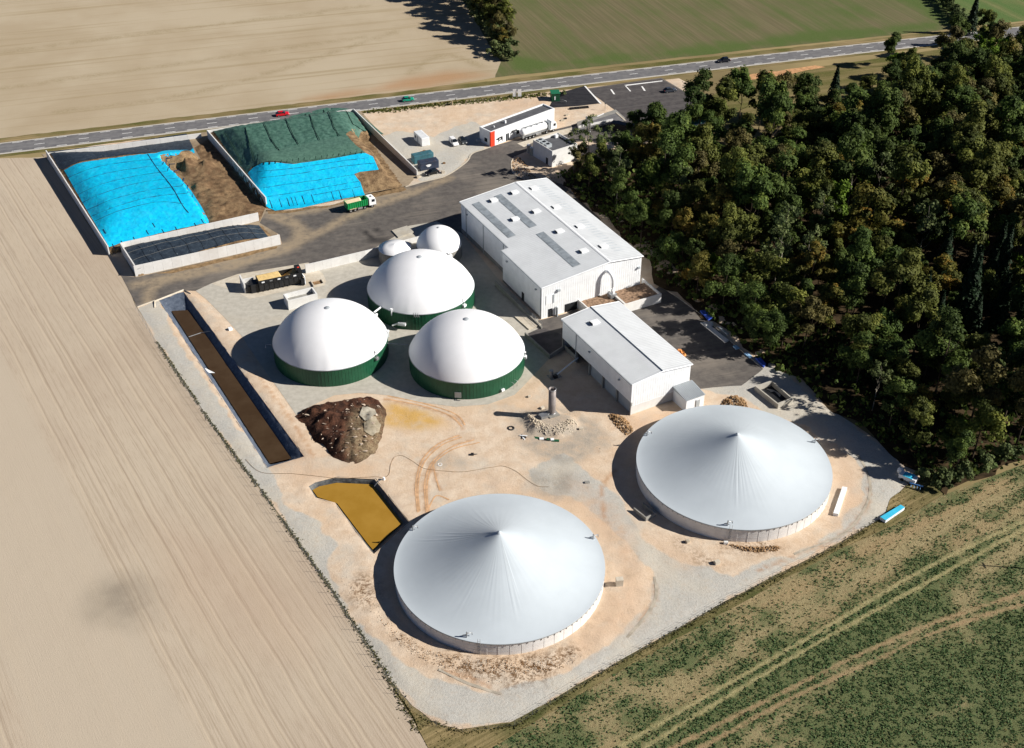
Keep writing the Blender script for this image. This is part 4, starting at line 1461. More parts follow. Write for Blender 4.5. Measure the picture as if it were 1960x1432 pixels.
# bark beds of the air filter in front of the gable
BF = thing('bark_filter', 'concrete box filled with brown bark chips in front of the large shed', 'filter', AO, AY)
def bwall(x0, y0, x1, y1, z=2.5):
    B(x0, y0, 0, x1, y1, z).obj('wall', M['concrete'], BF)
bx0, bx1 = 10.2, AW + 1.6
xd = xg + .9
bwall(bx0, -7.2, bx0 + .3, -.05)
bwall(bx1 - .3, -7.2, bx1, 0.3)
bwall(xd, -7.2, xd + .5, -.05)
bwall(bx0 + .3, -7.2, xd, -6.9)
bwall(xd + .5, -7.2, bx1 - .3, -6.9)
B(bx1 - .3, .3, 0, bx1, 1.2, 2.5).obj('wall', M['concrete'], BF)
for a, b in ((bx0 + .3, xd), (xd + .5, bx1 - .3)):
    V, Fc = [], []
    nx, ny = 26, 18
    for j in range(ny + 1):
        for i in range(nx + 1):
            x, y = a + (b - a) * i / nx, -6.9 + 6.85 * j / ny
            V.append((x, y, 1.75 + .25 * float(fbm(np.array([x * 3]), np.array([y * 3]), 2, 3)[0])))
    Fc = [(j * (nx + 1) + i, j * (nx + 1) + i + 1, (j + 1) * (nx + 1) + i + 1, (j + 1) * (nx + 1) + i) for j in range(ny) for i in range(nx)]
    o = link('bark_bed', npmesh('bark_bed', V, Fc, True), M['bark'], BF)

# ---- second shed with its open bays and annex
BO, BY = G(1206, 795), R(28.9)
BLn, BW, BHE, BRP, BHR = 28.4, 15.1, 8.2, 7.5, 9.05
t = thing('white_machine_shed', 'smaller white metal shed with ridge roof and open side bays, beside the rear yard', 'shed', BO, BY)
SHED = t
sb = (BHR - BHE) / BRP
zb = lambda x: BHR - sb * abs(x - BRP)
MB().add([(0, 0, 2.3), (BW, 0, 2.3), (BW, 0, BHE), (BRP, 0, BHR), (0, 0, BHE)], [(0, 1, 2, 3, 4)]).obj('gable_wall', M['white'], t)
MB().add([(-.04, -.04, 0), (BW + .04, -.04, 0), (BW + .04, -.04, 2.3), (-.04, -.04, 2.3), (BW + .04, .0, 2.3), (-.04, 0, 2.3)], [(0, 1, 2, 3), (3, 2, 4, 5)]).obj('concrete_base', M['concrete'], t)
MB().add([(0, BLn, 0), (BW, BLn, 0), (BW, BLn, BHE), (BRP, BLn, BHR), (0, BLn, BHE)], [(4, 3, 2, 1, 0)]).obj('gable_wall', M['white'], t)
MB().add([(BW, 0, 0), (BW, BLn, 0), (BW, BLn, BHE), (BW, 0, BHE)], [(0, 1, 2, 3)]).obj('side_wall', M['white'], t)
MB().add([(0, 0, 3.3), (0, BLn, 3.3), (0, BLn, BHE), (0, 0, BHE)], [(3, 2, 1, 0)]).obj('side_wall', M['white'], t)
bays = [0, 5.6, 11.2, 16.8, 22.4, BLn]
for k in range(6):
    y = bays[k]
    B(-.0, max(0, y - .25), 0, .35, min(BLn, y + .25), 3.3).obj('bay_post', M['cgrey'], t)
for k in range(5):
    y0, y1 = bays[k] + .25, bays[k + 1] - .25
    if k == 5:
        continue
    B(.4 if k != 3 else 2.6, y0, 0, .5 if k != 3 else 2.7, y1, 3.3 if k < 4 else 1.4).obj('bay_panel', M['trim' if k < 3 else 'cgrey'], t)
B(2.8, .3, 0.02, BW - .3, BLn - .3, .05).obj('shed_floor', M['cgrey'], t)
for s, (xa, xb) in (('left', (-e, BRP)), ('right', (BRP, BW + e))):
    mb = MB()
    P = [(xa, -e), (xb, -e), (xb, BLn + e), (xa, BLn + e)]
    mb.add([(p[0], p[1], zb(p[0]) + .02) for p in P] + [(p[0], p[1], zb(p[0]) + .15) for p in P], [(3, 2, 1, 0), (4, 5, 6, 7), (0, 1, 5, 4), (1, 2, 6, 5), (2, 3, 7, 6), (3, 0, 4, 7)])
    o = mb.obj('roof_slope', M['roof'], t)
    mb = MB()
    for k in range(1, int(BLn / .6)):
        y = k * .6
        mb.add([(xa, y - .03, zb(xa) + .152), (xb, y - .03, zb(xb) + .152), (xb, y + .03, zb(xb) + .152), (xa, y + .03, zb(xa) + .152), (xa, y, zb(xa) + .18), (xb, y, zb(xb) + .18)], [(0, 1, 5, 4), (3, 4, 5, 2)])
    q = mb.obj('roof_seams', M['roof'], o)
    q['kind'] = 'stuff'
    if s == 'left':
        n = rotA @ Vector((-sb, 0, 1))
        pp = Matrix.Rotation(-BY, 3, 'Z') @ (on_plane(1139, 613, BO + Vector((0, 0, BHR)), Matrix.Rotation(BY, 3, 'Z') @ Vector((-sb, 0, 1))) - BO)
        h = link('roof_hatch', HM[0], None, o, (pp.x, pp.y, zb(pp.x) + .15))
        link('hatch_louvre', HM[1], None, h)
MB().tube([(BRP, -e, BHR + .16), (BRP, BLn + e, BHR + .16)], .2, 4).obj('ridge_cap', M['trim'], t)
for y in (-e - .06, BLn + e + .06):
    MB().tube([(-e, y, zb(-e) + .1), (BRP, y, BHR + .1), (BW + e, y, zb(BW + e) + .1)], .12, 4).obj('verge_trim', M['white'], t)
B(-e - .15, -e, BHE - .1, -e, BLn + e, BHE + .08).obj('gutter', M['trim'], t)
B(BW + e, -e, BHE - .1, BW + e + .15, BLn + e, BHE + .08).obj('gutter', M['white'], t)
MB().tube([(-.1, 22.4, .1), (-.1, 22.4, BHE)], .09, 8).obj('downpipe', M['trim'], t)
MB().tube([(-.1, -.12, .0), (-.1, -.12, 2.8)], .1, 8).obj('downpipe', M['galv'], t)
for y in (4.4, 16.4):
    B(-.45, y, 6.4, -.02, y + .5, 6.6).obj('wall_lamp', M['trim'], t)
wall_ribs(t, [(0, 0, BW, 0, 2.35, lambda x, y: zb(x) - .1), (0, 0, 0, BLn, 3.4, lambda x, y: BHE - .1)], M['white'], .6)
ax0, ax1 = 10.9, 15.6
AN = thing('white_annex', 'small white lean-to annex at the front of the smaller shed', 'annex', BO, BY)
B(ax0, -5.0, 0, ax1, -.06, 3.2).obj('walls', M['white'], AN)
MB().add([(ax0 - .15, -5.15, 3.25), (ax1 + .15, -5.15, 3.25), (ax1 + .15, -.06, 3.9), (ax0 - .15, -.06, 3.9), (ax0 - .15, -5.15, 3.18), (ax1 + .15, -5.15, 3.18), (ax1 + .15, -.06, 3.2), (ax0 - .15, -.06, 3.2)], [(0, 1, 2, 3), (4, 5, 1, 0), (5, 6, 2, 1), (7, 4, 0, 3)]).obj('roof', M['trim'], AN)
mb = MB()
for k in range(12):
    x = ax0 + .1 + k * .4
    mb.add([(x - .07, -5.15, 3.26), (x + .07, -5.15, 3.26), (x + .07, -.06, 3.91), (x - .07, -.06, 3.91), (x, -5.15, 3.36), (x, -.06, 4.0)], [(0, 4, 5, 3), (4, 1, 2, 5)])
o = mb.obj('roof_ribs', M['roof'], AN)
o['kind'] = 'stuff'
dd = B(ax0 + 2.6, -5.05, .1, ax0 + 3.6, -4.99, 2.3).obj('door', M['trim'], AN)
B(ax0 + 2.45, -5.12, .1, ax0 + 2.58, -4.99, 2.5).obj('door_frame', M['galv'], AN)
# ducting on the left of the shed
p0 = G(1082, 718)
t = thing('compressor', 'grey compressor skid with pipe to the smaller shed, in its shadow', 'compressor', G(1060, 722), BY)
B(-1.2, -1.0, 0, 1.6, 1.2, .15).obj('base_plate', M['cgrey'], t)
MB().cyl(-.6, .2, .15, 1.9, .5, .5, 14).obj('vessel', M['galv'], t)
MB().tube([(.6, -.4, .3), (.6, -.4, .8), (5.5, 1.4, 1.3), (7.6, 2.0, 1.5)], .17, 8).obj('pipe', M['white'], t)
B(-.3, -.9, .15, .5, -.2, .9).obj('motor', M['black'], t)

# ------------------------------------------------------------------ concrete walls made of precast panels
def panel_wall(name, label, p, q, h0, h1, th=0.3, pw=2.4, mat='concrete', zb_=0.0, group=None, side=1):
    """wall of precast panels; p, q photo points of its visible foot"""
    a, b = (G(*p), G(*q)) if not isinstance(p, Vector) else (p, q)
    d = b - a
    L = d.length
    t = thing(name, label, 'wall', a, math.atan2(d.y, d.x), group)
    n = max(1, round(L / pw))
    w = L / n
    rs = random.Random(int(L * 100))
    for k in range(n):
        x0, x1 = k * w + .012, (k + 1) * w - .012
        z0, z1 = lerp(h0, h1, k / n), lerp(h0, h1, (k + 1) / n)
        j = rs.uniform(-.015, .015)
        MB().add([(x0, j, zb_), (x1, j, zb_), (x1, j + th * side, zb_), (x0, j + th * side, zb_), (x0, j, z0), (x1, j, z1), (x1, j + th * side, z1), (x0, j + th * side, z0)],
                 [(3, 2, 1, 0), (4, 5, 6, 7), (0, 1, 5, 4), (1, 2, 6, 5), (2, 3, 7, 6), (3, 0, 4, 7)] if side > 0 else [(0, 1, 2, 3), (7, 6, 5, 4), (4, 5, 1, 0), (5, 6, 2, 1), (6, 7, 3, 2), (7, 4, 0, 3)]).obj('wall_panel', M[mat], t)
    return t


WH = 2.9
panel_wall('bunker_wall', 'long white wall in front of the black sheeted bunker', (259.7, 529.7), (537.6, 468.2), 3.0, 2.9)
pa = G(231.4, 465.4, 2.9); pb = G(494, 407.6, 2.5)
panel_wall('bunker_wall', 'white wall between the left blue heap and the black sheeted bunker', Vector((pa.x, pa.y, 0)), Vector((pb.x, pb.y, 0)), 2.9, 2.5)
pc = G(259, 508.6, 3.0)
panel_wall('bunker_wall', 'short end wall of the black sheeted bunker by the tilled field', Vector((pa.x - .3, pa.y, 0)), Vector((pc.x - .3, pc.y, 0)), 2.9, 3.0)
pd, pe = G(87, 288, WH), G(205, 471, WH)
panel_wall('bunker_wall', 'long wall of the left blue heap along the tilled field', Vector((pd.x, pd.y, 0)), Vector((pe.x, pe.y, 0)), WH, WH, mat='cgrey2' if 'cgrey2' in M else 'concrete')
pf, pg_ = G(395.5, 249, 2.8), G(507.5, 378, 2.8)
panel_wall('bunker_wall', 'grey wall between the two big silage heaps', Vector((pf.x, pf.y, 0)), Vector((pg_.x, pg_.y, 0)), 2.8, 2.8)
ph_, pi = G(676, 208.5, 2.7), G(797.5, 325, 2.0)
panel_wall('bunker_wall', 'grey wall right of the green netted heap, beside the containers', Vector((ph_.x, ph_.y, 0)), Vector((pi.x, pi.y, 0)), 2.7, 1.9)
panel_wall('bunker_wall', 'low white wall behind the green netted heap, along the road', Vector((pf.x, pf.y, 0)), Vector((ph_.x, ph_.y, 0)), 2.6, 2.6, pw=4)
pj = G(366, 262, 1.6)
panel_wall('bunker_wall', 'low white wall behind the left heap, along the road', Vector((pd.x, pd.y, 0)), Vector((pf.x - 2.0, pf.y + .4, 0)), 1.9, 1.5, pw=4)
panel_wall('retaining_wall', 'white retaining wall between yard and digesters, right of the feed hopper', (585.8, 524), (700, 497), 2.5, 2.5)
panel_wall('retaining_wall', 'stepped white retaining wall behind the small cone tank', (700, 497), (812, 458), 2.5, 1.2)
M['step'] = M['cwarm']
t = thing('loading_slab', 'raised pale concrete slab at the yard edge by the small tanks', 'slab', (0, 0, 0))
MB().prism(xy([(750, 443), (779, 434), (793, 446), (762, 456)]), 0.05, 0.35).obj('slab', M['pad'], t)
panel_wall('ramp_wall', 'sloping concrete ramp wall with handrail left of the large shed', (947, 549), (1036, 630), 1.7, .5, mat='cgrey', th=.35)
mb = MB()
a, b = G(1017, 612), G(1036, 630)
for k in range(4):
    p = a.lerp(b, k / 3)
    mb.tube([p + Vector((.2, .2, .6)), p + Vector((.2, .2, 1.7))], .04, 5)
for z in (1.2, 1.7):
    mb.tube([a + Vector((.2, .2, z)), b + Vector((.2, .2, z))], .04, 5)
tag(mb.obj('handrail', M['galv']), 'grey handrail at the foot of the ramp left of the large shed', 'handrail')
panel_wall('pit_wall', 'low grey wall between the front digester and the smaller shed', (1004, 644), (1052, 688), 1.1, 1.1, mat='cgrey')
panel_wall('pit_wall', 'short grey wall at the rear left corner of the smaller shed', (1052, 688), (1078, 671), 1.1, 1.1, mat='cgrey')
mb = MB().prism(xy([(1008, 640), (1036, 627), (1074, 640), (1076, 668), (1052, 684)]), 0.0, 0.062)
o = mb.obj('ramp_apron', M['lot'])
o['kind'] = 'structure'
o = MB().prism(xy([(985, 608), (1010, 603), (1036, 623), (1012, 632)]), .0, .3).obj('ramp_landing', M['cwarm'])
tag(o, 'pale concrete ramp landing between the front digester and the large shed', 'ramp')
# open concrete vessel half hidden behind the left digester
f0, rz, L = frame((553, 594), (605, 581))
t = thing('concrete_vessel', 'open white concrete vessel half hidden behind the left digester', 'vessel', f0, rz)
for a in ((0, 0, 7.5, .35), (0, .35, .35, 3.6), (7.15, .35, 7.5, 3.6), (.35, 3.25, 7.15, 3.6)):
    B(a[0], a[1], 0, a[2], a[3], 2.6).obj('wall', M['concrete'], t)
B(.35, .35, .05, 7.15, 3.25, 1.4).obj('filling', M['cgrey'], t)
# sunken receiving pit on its slab
t = thing('receiving_pit', 'open concrete receiving pit with dark inside, on a slab by the wood', 'pit', (0, 0, 0))
MB().prism(xy([(1417, 757.5), (1429, 750.5), (1503, 728.5), (1558, 770), (1501, 793), (1486, 797.5)]), 0.0, .1).obj('slab', M['pad'], t)
pw4 = [G(u, v, 1.3) for u, v in ((1445.2, 739), (1477.5, 727.5), (1519, 763.6), (1489.8, 774.4))]
cc = sum(pw4, Vector()) / 4
for k in range(4):
    a, b = pw4[k], pw4[(k + 1) % 4]
    ai, bi = a.lerp(cc, .13), b.lerp(cc, .13)
    mb = MB()
    mb.add([(a.x, a.y, .08), (b.x, b.y, .08), (bi.x, bi.y, .08), (ai.x, ai.y, .08), (a.x, a.y, 1.3), (b.x, b.y, 1.3), (bi.x, bi.y, 1.3), (ai.x, ai.y, 1.3)], [(3, 2, 1, 0), (7, 6, 5, 4), (4, 5, 1, 0), (5, 6, 2, 1), (6, 7, 3, 2)])
    mb.obj('pit_wall', M['pad'], t)
MB().prism([tuple(p.lerp(cc, .12)[:2]) for p in pw4], .1, .14).obj('pit_floor', M['dark'], t)

# ------------------------------------------------------------------ silage heaps under sheets
def smin(a, b, k=0.6):
    h = np.clip(0.5 + 0.5 * (b - a) / k, 0, 1)
    return b * (1 - h) + a * h - k * h * (1 - h)


def heap_fn(poly, edges, cap, seed, rough=0.12):
    """height field: every edge k has a start height and a slope"""
    def f(x, y):
        x = np.asarray(x, float)
        y = np.asarray(y, float)
        z = np.full(x.shape, float(cap))
        n = len(poly)
        for k, (h0, s) in enumerate(edges):
            a, b = poly[k], poly[(k + 1) % n]
            dx, dy = b[0] - a[0], b[1] - a[1]
            L = math.hypot(dx, dy)
            d = np.abs((x - a[0]) * dy - (y - a[1]) * dx) / L
            z = smin(z, h0 + s * d, 1.4)
        z = z + rough * (fbm(x, y, 3.0, seed) - .5) * 2 + rough * .5 * (fbm(x, y, 1.0, seed + 4) - .5)
        return np.where(inside(x, y, poly), np.maximum(z, 0.06), 0.0)
    return f


def drape(name, px, hf, off, mat, parent, res=0.8, seed=1, wr=0.05, rot=0.0, wl=(0.5, 3.0)):
    """sheet laid over a height field inside an outline read off the photograph"""
    P = [tuple(q[:2]) for q in onto_many(hf, px)]
    cs, sn = math.cos(rot), math.sin(rot)

    def h(x, y):
        a, b = x * cs + y * sn, -x * sn + y * cs
        return hf(x, y) + off + wr * (fbm(a / wl[1], b / wl[0], 1.0, seed, 3) - .3)
    return sheet(name, P, res, mat, 0.0, (), h, parent=parent, kind=None)


def bag_row(px, hf, mat, parent, r=0.11, off=0.08, name='sandbag_row'):
    P = densify([tuple(q[:2]) for q in onto_many(hf, spline(px, 5) if len(px) > 3 else px)], 0.8, False)
    P = np.array(P)
    z = hf(P[:, 0], P[:, 1]) + off
    out = [Vector((p[0], p[1], q)) for p, q in zip(P, z)]
    return MB().tube(out, r, 5).obj(name, mat, parent)


def heap_mesh(name, poly, hf, mat, parent, res=0.7, attrs=None):
    return sheet(name, poly, res, mat, 0.0, (), hf, parent=parent, kind=None, attrs=attrs or {'top': lambda x, y: 0 * x}, edge=0.7)


# left heap
H1 = [(pd.x + .35, pd.y - .1), (pe.x + .35, pe.y + .3), tuple(G(404, 433, .6)[:2]), tuple(G(349, 344, 2.8)[:2]), tuple(G(313, 306, 3.6)[:2]), tuple(G(378, 296, 3.3)[:2]), tuple(G(376, 284, 2.8)[:2])]
hf1a = heap_fn([H1[0], H1[1], H1[2], H1[6]], [(2.3, .5), (0.9, .26), (0.0, 1.3), (2.2, .45)], 4.6, 3)


def hf1(x, y):
    cut = sdist(x, y, [H1[2], H1[3], H1[4], H1[5], tuple(G(520, 330)[:2]), tuple(G(520, 420)[:2])])
    z = hf1a(x, y)
    return np.where(z > 0, np.maximum(0.06, np.minimum(z, np.maximum(0.06, 0.2 + 3.4 * (-cut + 1.0 * (fbm(x, y, 1.5, 3) - .5))))), 0)


t = thing('silage_heap', 'left silage heap under bright blue and black sheets, by the tilled field', 'silage heap', (0, 0, 0))
heap_mesh('silage', [H1[0], H1[1], H1[2], H1[6]], hf1, M['silage'], t)
rotb = heading((120, 320), (206, 470))
drape('black_sheet', [(91, 291), (225, 276), (357, 256), (371, 286), (300, 292), (240, 297), (175, 306), (135, 318), (122, 326), (112, 322)], hf1, .07, M['blacktarp'], t, .8, 2, .22, rotb, (1, 1))
bt = drape('blue_sheet', [(123, 327), (135, 320), (175, 309), (245, 299), (300, 293.5), (370, 285), (373, 292), (345, 297), (309, 303), (322, 318), (345, 342), (366, 366), (385, 395), (400, 424), (398, 430), (300, 449), (228, 467), (209, 474), (190, 442), (160, 392)], hf1, .09, M['bluetarp'], t, .45, 3, .16, rotb + .5, (.9, 3.5))
for row in ([(128, 342), (180, 322), (250, 310), (330, 303)], [(138, 358), (190, 336), (260, 323), (335, 315)], [(150, 373), (200, 352), (270, 336), (345, 326)], [(157, 389), (200, 370), (270, 350), (352, 341)],
            [(167, 403), (215, 383), (280, 366), (360, 355)], [(175, 415), (220, 397), (290, 378), (370, 370)], [(182, 424), (230, 404), (300, 388), (352, 391)]):
    bag_row(row, hf1, M['rope'], bt)
bag_row([(283, 296), (300, 322), (330, 360), (350, 395), (361, 408)], hf1, M['rope'], bt, .16)
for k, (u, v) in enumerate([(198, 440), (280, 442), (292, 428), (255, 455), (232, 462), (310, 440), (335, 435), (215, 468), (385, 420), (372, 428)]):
    bag_row([(u, v), (u + 3, v + 5), (u + 5, v + 8)], hf1, M['rope'], bt, .14, .1, 'fold_shadow')  # short dark tubes stand in for shadow in the sheet folds
# dug-out silage floor right of the heap
HF = xy([(372, 283), (398, 268), (508, 398), (497, 424), (404, 440), (357, 346), (335, 311), (384, 304)])


def hfloor(x, y):  # loose silage on the bunker floor
    d = sdist(x, y, HF)
    a = G(395, 322)
    b = G(360, 322)
    l = 2.3 * np.exp(-((x - a.x) ** 2 + ((y - a.y) / 1.1) ** 2) / 5.0) + 2.6 * np.exp(-((x - b.x) ** 2 + (y - b.y) ** 2) / 7.0)
    for u, v, s in ((410, 350, .6), (380, 360, .8), (425, 400, .7), (440, 360, .4), (450, 395, .5)):
        c = G(u, v)
        l = l + s * np.exp(-(((x - c.x) / 1.8) ** 2 + (y - c.y) ** 2) / 2.0)
    return np.maximum(.05, .06 + sstep(0, 2, d) * (1.3 * fbm(x, y, 2.2, 5) ** 2.2 + l * (.6 + .8 * fbm(x, y, .9, 2))))


sheet('silage_floor', HF, .6, M['silage'], 0.0, (), hfloor, attrs={'top': lambda x, y: .5 * fbm(x, y, 4, 9)})
# green netted heap
H2 = [(pf.x + .35, pf.y - .3), (pg_.x + .35, pg_.y - 1.3), tuple(G(772, 358)[:2]), tuple(G(797, 338)[:2]), (ph_.x - .1, ph_.y - .3)]
hf2a = heap_fn([H2[0], H2[1], H2[2], H2[4]], [(2.0, .62), (0.0, .36), (1.9, .6), (2.2, .55)], 6.2, 7)
TR = xy([(700, 268), (735, 300), (765, 335), (790, 352)], 1.0)


def hf2(x, y):
    z = hf2a(x, y)
    d = dline(x, y, TR)
    dug = sstep(1.8, 4.6, d + (fbm(x, y, 2, 6) - .5) * 2.0)
    dug = np.maximum(dug, sstep(2.5, 6.0, d * 0 + sdist(x, y, H2) * 0))
    return np.where(z > 0, np.maximum(.06, z * dug), 0)


t = thing('silage_heap', 'right silage heap under green netting and blue sheets, with brown silage exposed', 'silage heap', (0, 0, 0))
heap_mesh('silage', [H2[0], H2[1], H2[2], H2[3], H2[4]], hf2, M['silage'], t, .55)
gr = drape('green_net', [(399, 250), (470, 240), (560, 222), (625, 207), (660, 208), (680, 212), (735, 258), (718, 256), (690, 256), (662, 258), (680, 278), (700, 294), (640, 303), (560, 314), (482, 320), (473, 332), (440, 298)], hf2, .08, M['greennet'], t, .5, 5, .32, rotb, (.8, 3.5))
for row in ([(470, 246), (480, 285), (486, 312)], [(505, 236), (520, 270), (535, 290)], [(545, 228), (562, 262), (572, 278)], [(585, 220), (604, 254), (612, 270)], [(620, 212), (640, 246), (650, 262)], [(655, 212), (676, 240), (700, 254)], [(430, 256), (450, 290), (462, 316)]):
    bag_row(row, hf2, M['ropeg'], gr, .1, .35, 'net_seam')
drape('green_net', [(495, 296), (560, 282), (660, 261), (680, 280), (698, 293), (640, 302), (560, 312), (492, 318)], hf2, .24, mat_tarp('lighter green net', (98, 134, 118), (76, 110, 96)), t, .6, 6, .08, rotb, (1, 3))
bt = drape('blue_sheet', [(474, 333), (486, 321), (560, 315), (640, 304), (700, 294), (714, 301), (725, 326), (690, 330), (678, 334), (690, 350), (699, 374), (640, 384), (580, 398), (527, 404), (510, 396), (508, 386), (490, 356)], hf2, .1, M['bluetarp'], t, .45, 8, .15, rotb, (.9, 3.5))
for row in ([(492, 330), (570, 322), (640, 311), (712, 302)], [(497, 342), (580, 332), (650, 320), (718, 313)], [(505, 360), (560, 352), (620, 344), (680, 335)], [(512, 377), (580, 367), (640, 356), (686, 348)], [(600, 374), (640, 367), (690, 358)]):
    bag_row(row, hf2, M['rope'], bt, .1)
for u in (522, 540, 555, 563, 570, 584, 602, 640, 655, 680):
    bag_row([(u, 400 - (u - 520) * .13), (u - 3, 392 - (u - 520) * .13), (u - 6, 384 - (u - 520) * .13)], hf2, M['rope'], bt, .12, .08, 'fold_shadow')  # dark tubes drawn as fold shadow along the front hem
for u in range(505, 700, 11):
    bag_row([(u, 317 - (u - 505) * .115), (u + 1, 312 - (u - 505) * .115)], hf2, M['ropeg'], gr, .13, .2, 'edge_weight')
# black sheeted bunker
H3 = [tuple(G(233, 470, 2.6)[:2]), tuple(G(262, 512, 2.6)[:2]), tuple(G(527, 452, 1.6)[:2]), tuple(G(502, 428, .8)[:2])]
hf3 = heap_fn(H3, [(2.2, .25), (2.3, .25), (0.1, .34), (2.1, .3)], 3.5, 11, .08)
t = thing('silage_heap', 'low silage heap under a black sheet in the small front bunker', 'silage heap', (0, 0, 0))
heap_mesh('silage', H3, hf3, M['silage'], t)
c3 = [(H3[0][0] + .05, H3[0][1] - .1), (H3[1][0] + .05, H3[1][1] + .05), (H3[2][0] - 1.6, H3[2][1] + .3), (H3[3][0] - 1.2, H3[3][1] + .1)]
ks = sheet('black_sheet', c3, .6, M['blacktarp'], 0, (), lambda x, y: hf3(x, y) + .08 + .08 * fbm(x, y, 1.0, 3), parent=t, kind=None)
a0, a1, a2, a3 = [np.array(q) for q in c3]
for k in range(1, 10):
    f = k / 10
    A, Bq = a1 + (a2 - a1) * f, a0 + (a3 - a0) * f
    pts = []
    for q in range(9):
        p = A + (Bq - A) * q / 8 + np.array([math.sin(q * 1.3 + k) * .15, 0])
        pts.append((p[0], p[1], float(hf3(p[:1], p[1:])[0]) + .16))
    MB().tube(pts, .035, 5).obj('sandbag_row', M['ropek'], ks)
for g in (.33, .66):
    pts = []
    for q in range(40):
        p = (a1 + (a0 - a1) * g) * (1 - q / 39) + (a2 + (a3 - a2) * g) * (q / 39)
        pts.append((p[0], p[1] + .2 * math.sin(q * .8), float(hf3(p[:1], p[1:])[0]) + .16))
    MB().tube(pts, .03, 5).obj('sandbag_row', M['cgrey'], ks)
# silage dust skirts on the yard in front of the bunkers
M['skirt'] = plain('spilled silage', (140, 116, 86), .95, .1, var=.2, scale=.8, grime=(104, 84, 62))
sheet('silage_spill', xy([(509, 404), (560, 402), (640, 391), (700, 372), (772, 358), (776, 364), (700, 381), (620, 398), (560, 407), (512, 410)]), .8, M['skirt'], 0.052, jit=.7)
sheet('silage_spill', xy([(300, 524), (420, 496), (530, 471), (528, 476), (470, 492), (400, 508), (330, 523)]), .8, M['skirt'], 0.052, jit=.5)

# ------------------------------------------------------------------ dark manure heap with scraps
HM_PX = [(569.5, 794.7), (582.3, 784.7), (610, 774.6), (638, 772.4), (660.5, 766.8), (688.5, 763.5), (705, 760), (727.6, 766.8), (737.6, 784.7), (736.5, 798), (733, 823.8), (727.6, 846), (716.4, 870.7), (699.7, 877.4), (680.6, 884), (655, 880.8), (638, 876), (627, 860.7), (599, 840.6), (588, 818)]
HMP = xy([(u, v + 1) for u, v in HM_PX])


def hfm(x, y):
    d = sdist(x, y, HMP)
    s = np.maximum(d, 0)
    z = 2.3 * (1 - np.exp(-s / 2.0)) + 2.0 * (fbm(x, y, 3.0, 5) - .5) * sstep(0, 2, d) + 1.1 * (fbm(x, y, 1.1, 8, 3) - .5) * sstep(0, 1, d)
    return np.where(d > 0, np.maximum(z, 0.02), 0.02)


t = thing('manure_heap', 'rugged dark brown manure heap with pale scraps on sandy ground', 'heap', (0, 0, 0))
dryf = area([[(690, 800), (735, 800), (735, 870), (690, 880), (670, 850)]], 2.5, 2.0, 3)
sheet('manure', HMP, .4, M['manure'], gh(np.array([HMP[0][0]]), np.array([HMP[0][1]]))[0] * 0 + .12, (), hfm, attrs={'dry': dryf}, parent=t, kind=None, jit=1.0)
drape('grey_sheet', [(688, 797), (694, 781), (718, 786), (722, 795), (708, 806), (699, 808)], hfm, .3, mat_tarp('pale grey sheet', (186, 180, 164), (158, 150, 134)), t, .5, 4, .15, 0, (.6, .6))
drape('grey_sheet', [(697, 812), (708, 800), (719, 800), (730, 815), (726, 830), (710, 836), (697, 826)], hfm, .28, mat_tarp('worn pale sheet', (176, 166, 146), (146, 134, 112)), t, .5, 5, .15, 0, (.5, .5))
rs = random.Random(8)
scr = MB()
for k in range(150):
    u, v = rs.uniform(575, 735), rs.uniform(765, 880)
    p = G(u, v, 1.2)
    d = float(sdist(np.array([p.x]), np.array([p.y]), HMP)[0])
    if d < .6:
        continue
    z = float(hfm(np.array([p.x]), np.array([p.y]))[0]) + .2
    s = rs.choice([.1, .14, .2, .3, .5])
    q = [Vector((rs.uniform(-1, 1) * s * 1.3, rs.uniform(-1, 1) * s, rs.uniform(0, .25))) for _ in range(5)]
    scr.add([tuple(Vector((p.x, p.y, z)) + w) for w in q], [(0, 1, 2), (0, 2, 3), (1, 3, 4), (2, 4, 0)])
o = scr.obj('scraps', plain('pale scraps', (206, 186, 166), .9, .2, var=.2), t)
o['kind'] = 'stuff'

# ------------------------------------------------------------------ flare stack on its gravel mound
t = thing('flare_stack', 'tall grey steel stack pipe standing on a small gravel mound', 'stack', (CH0.x, CH0.y, 1.1), R(28))
MB().lathe([(.78, .2), (.78, 6.6), (.72, 6.6), (.72, 4.5), (0.01, 4.4)], 28).obj('stack_pipe', plain('weathered steel', (140, 132, 128), .6, .4, .2, var=.12), t)
for z in (.4, 6.5):
    MB().lathe([(.79, z - .08), (.86, z - .06), (.86, z + .06), (.79, z + .08)], 28).obj('pipe_flange', M['galv'], t)
B(-1.2, -1.4, -.4, 1.2, 1.2, .25).obj('base_block', M['cgrey'], t)
B(-3.0, -.9, 0.0, -1.25, .5, .7).obj('control_cabinet', M['galv'], t)
MB().tube([(-1.25, -.3, .35), (-.7, -.2, .5)], .2, 8).obj('inlet_pipe', M['galv'], t)


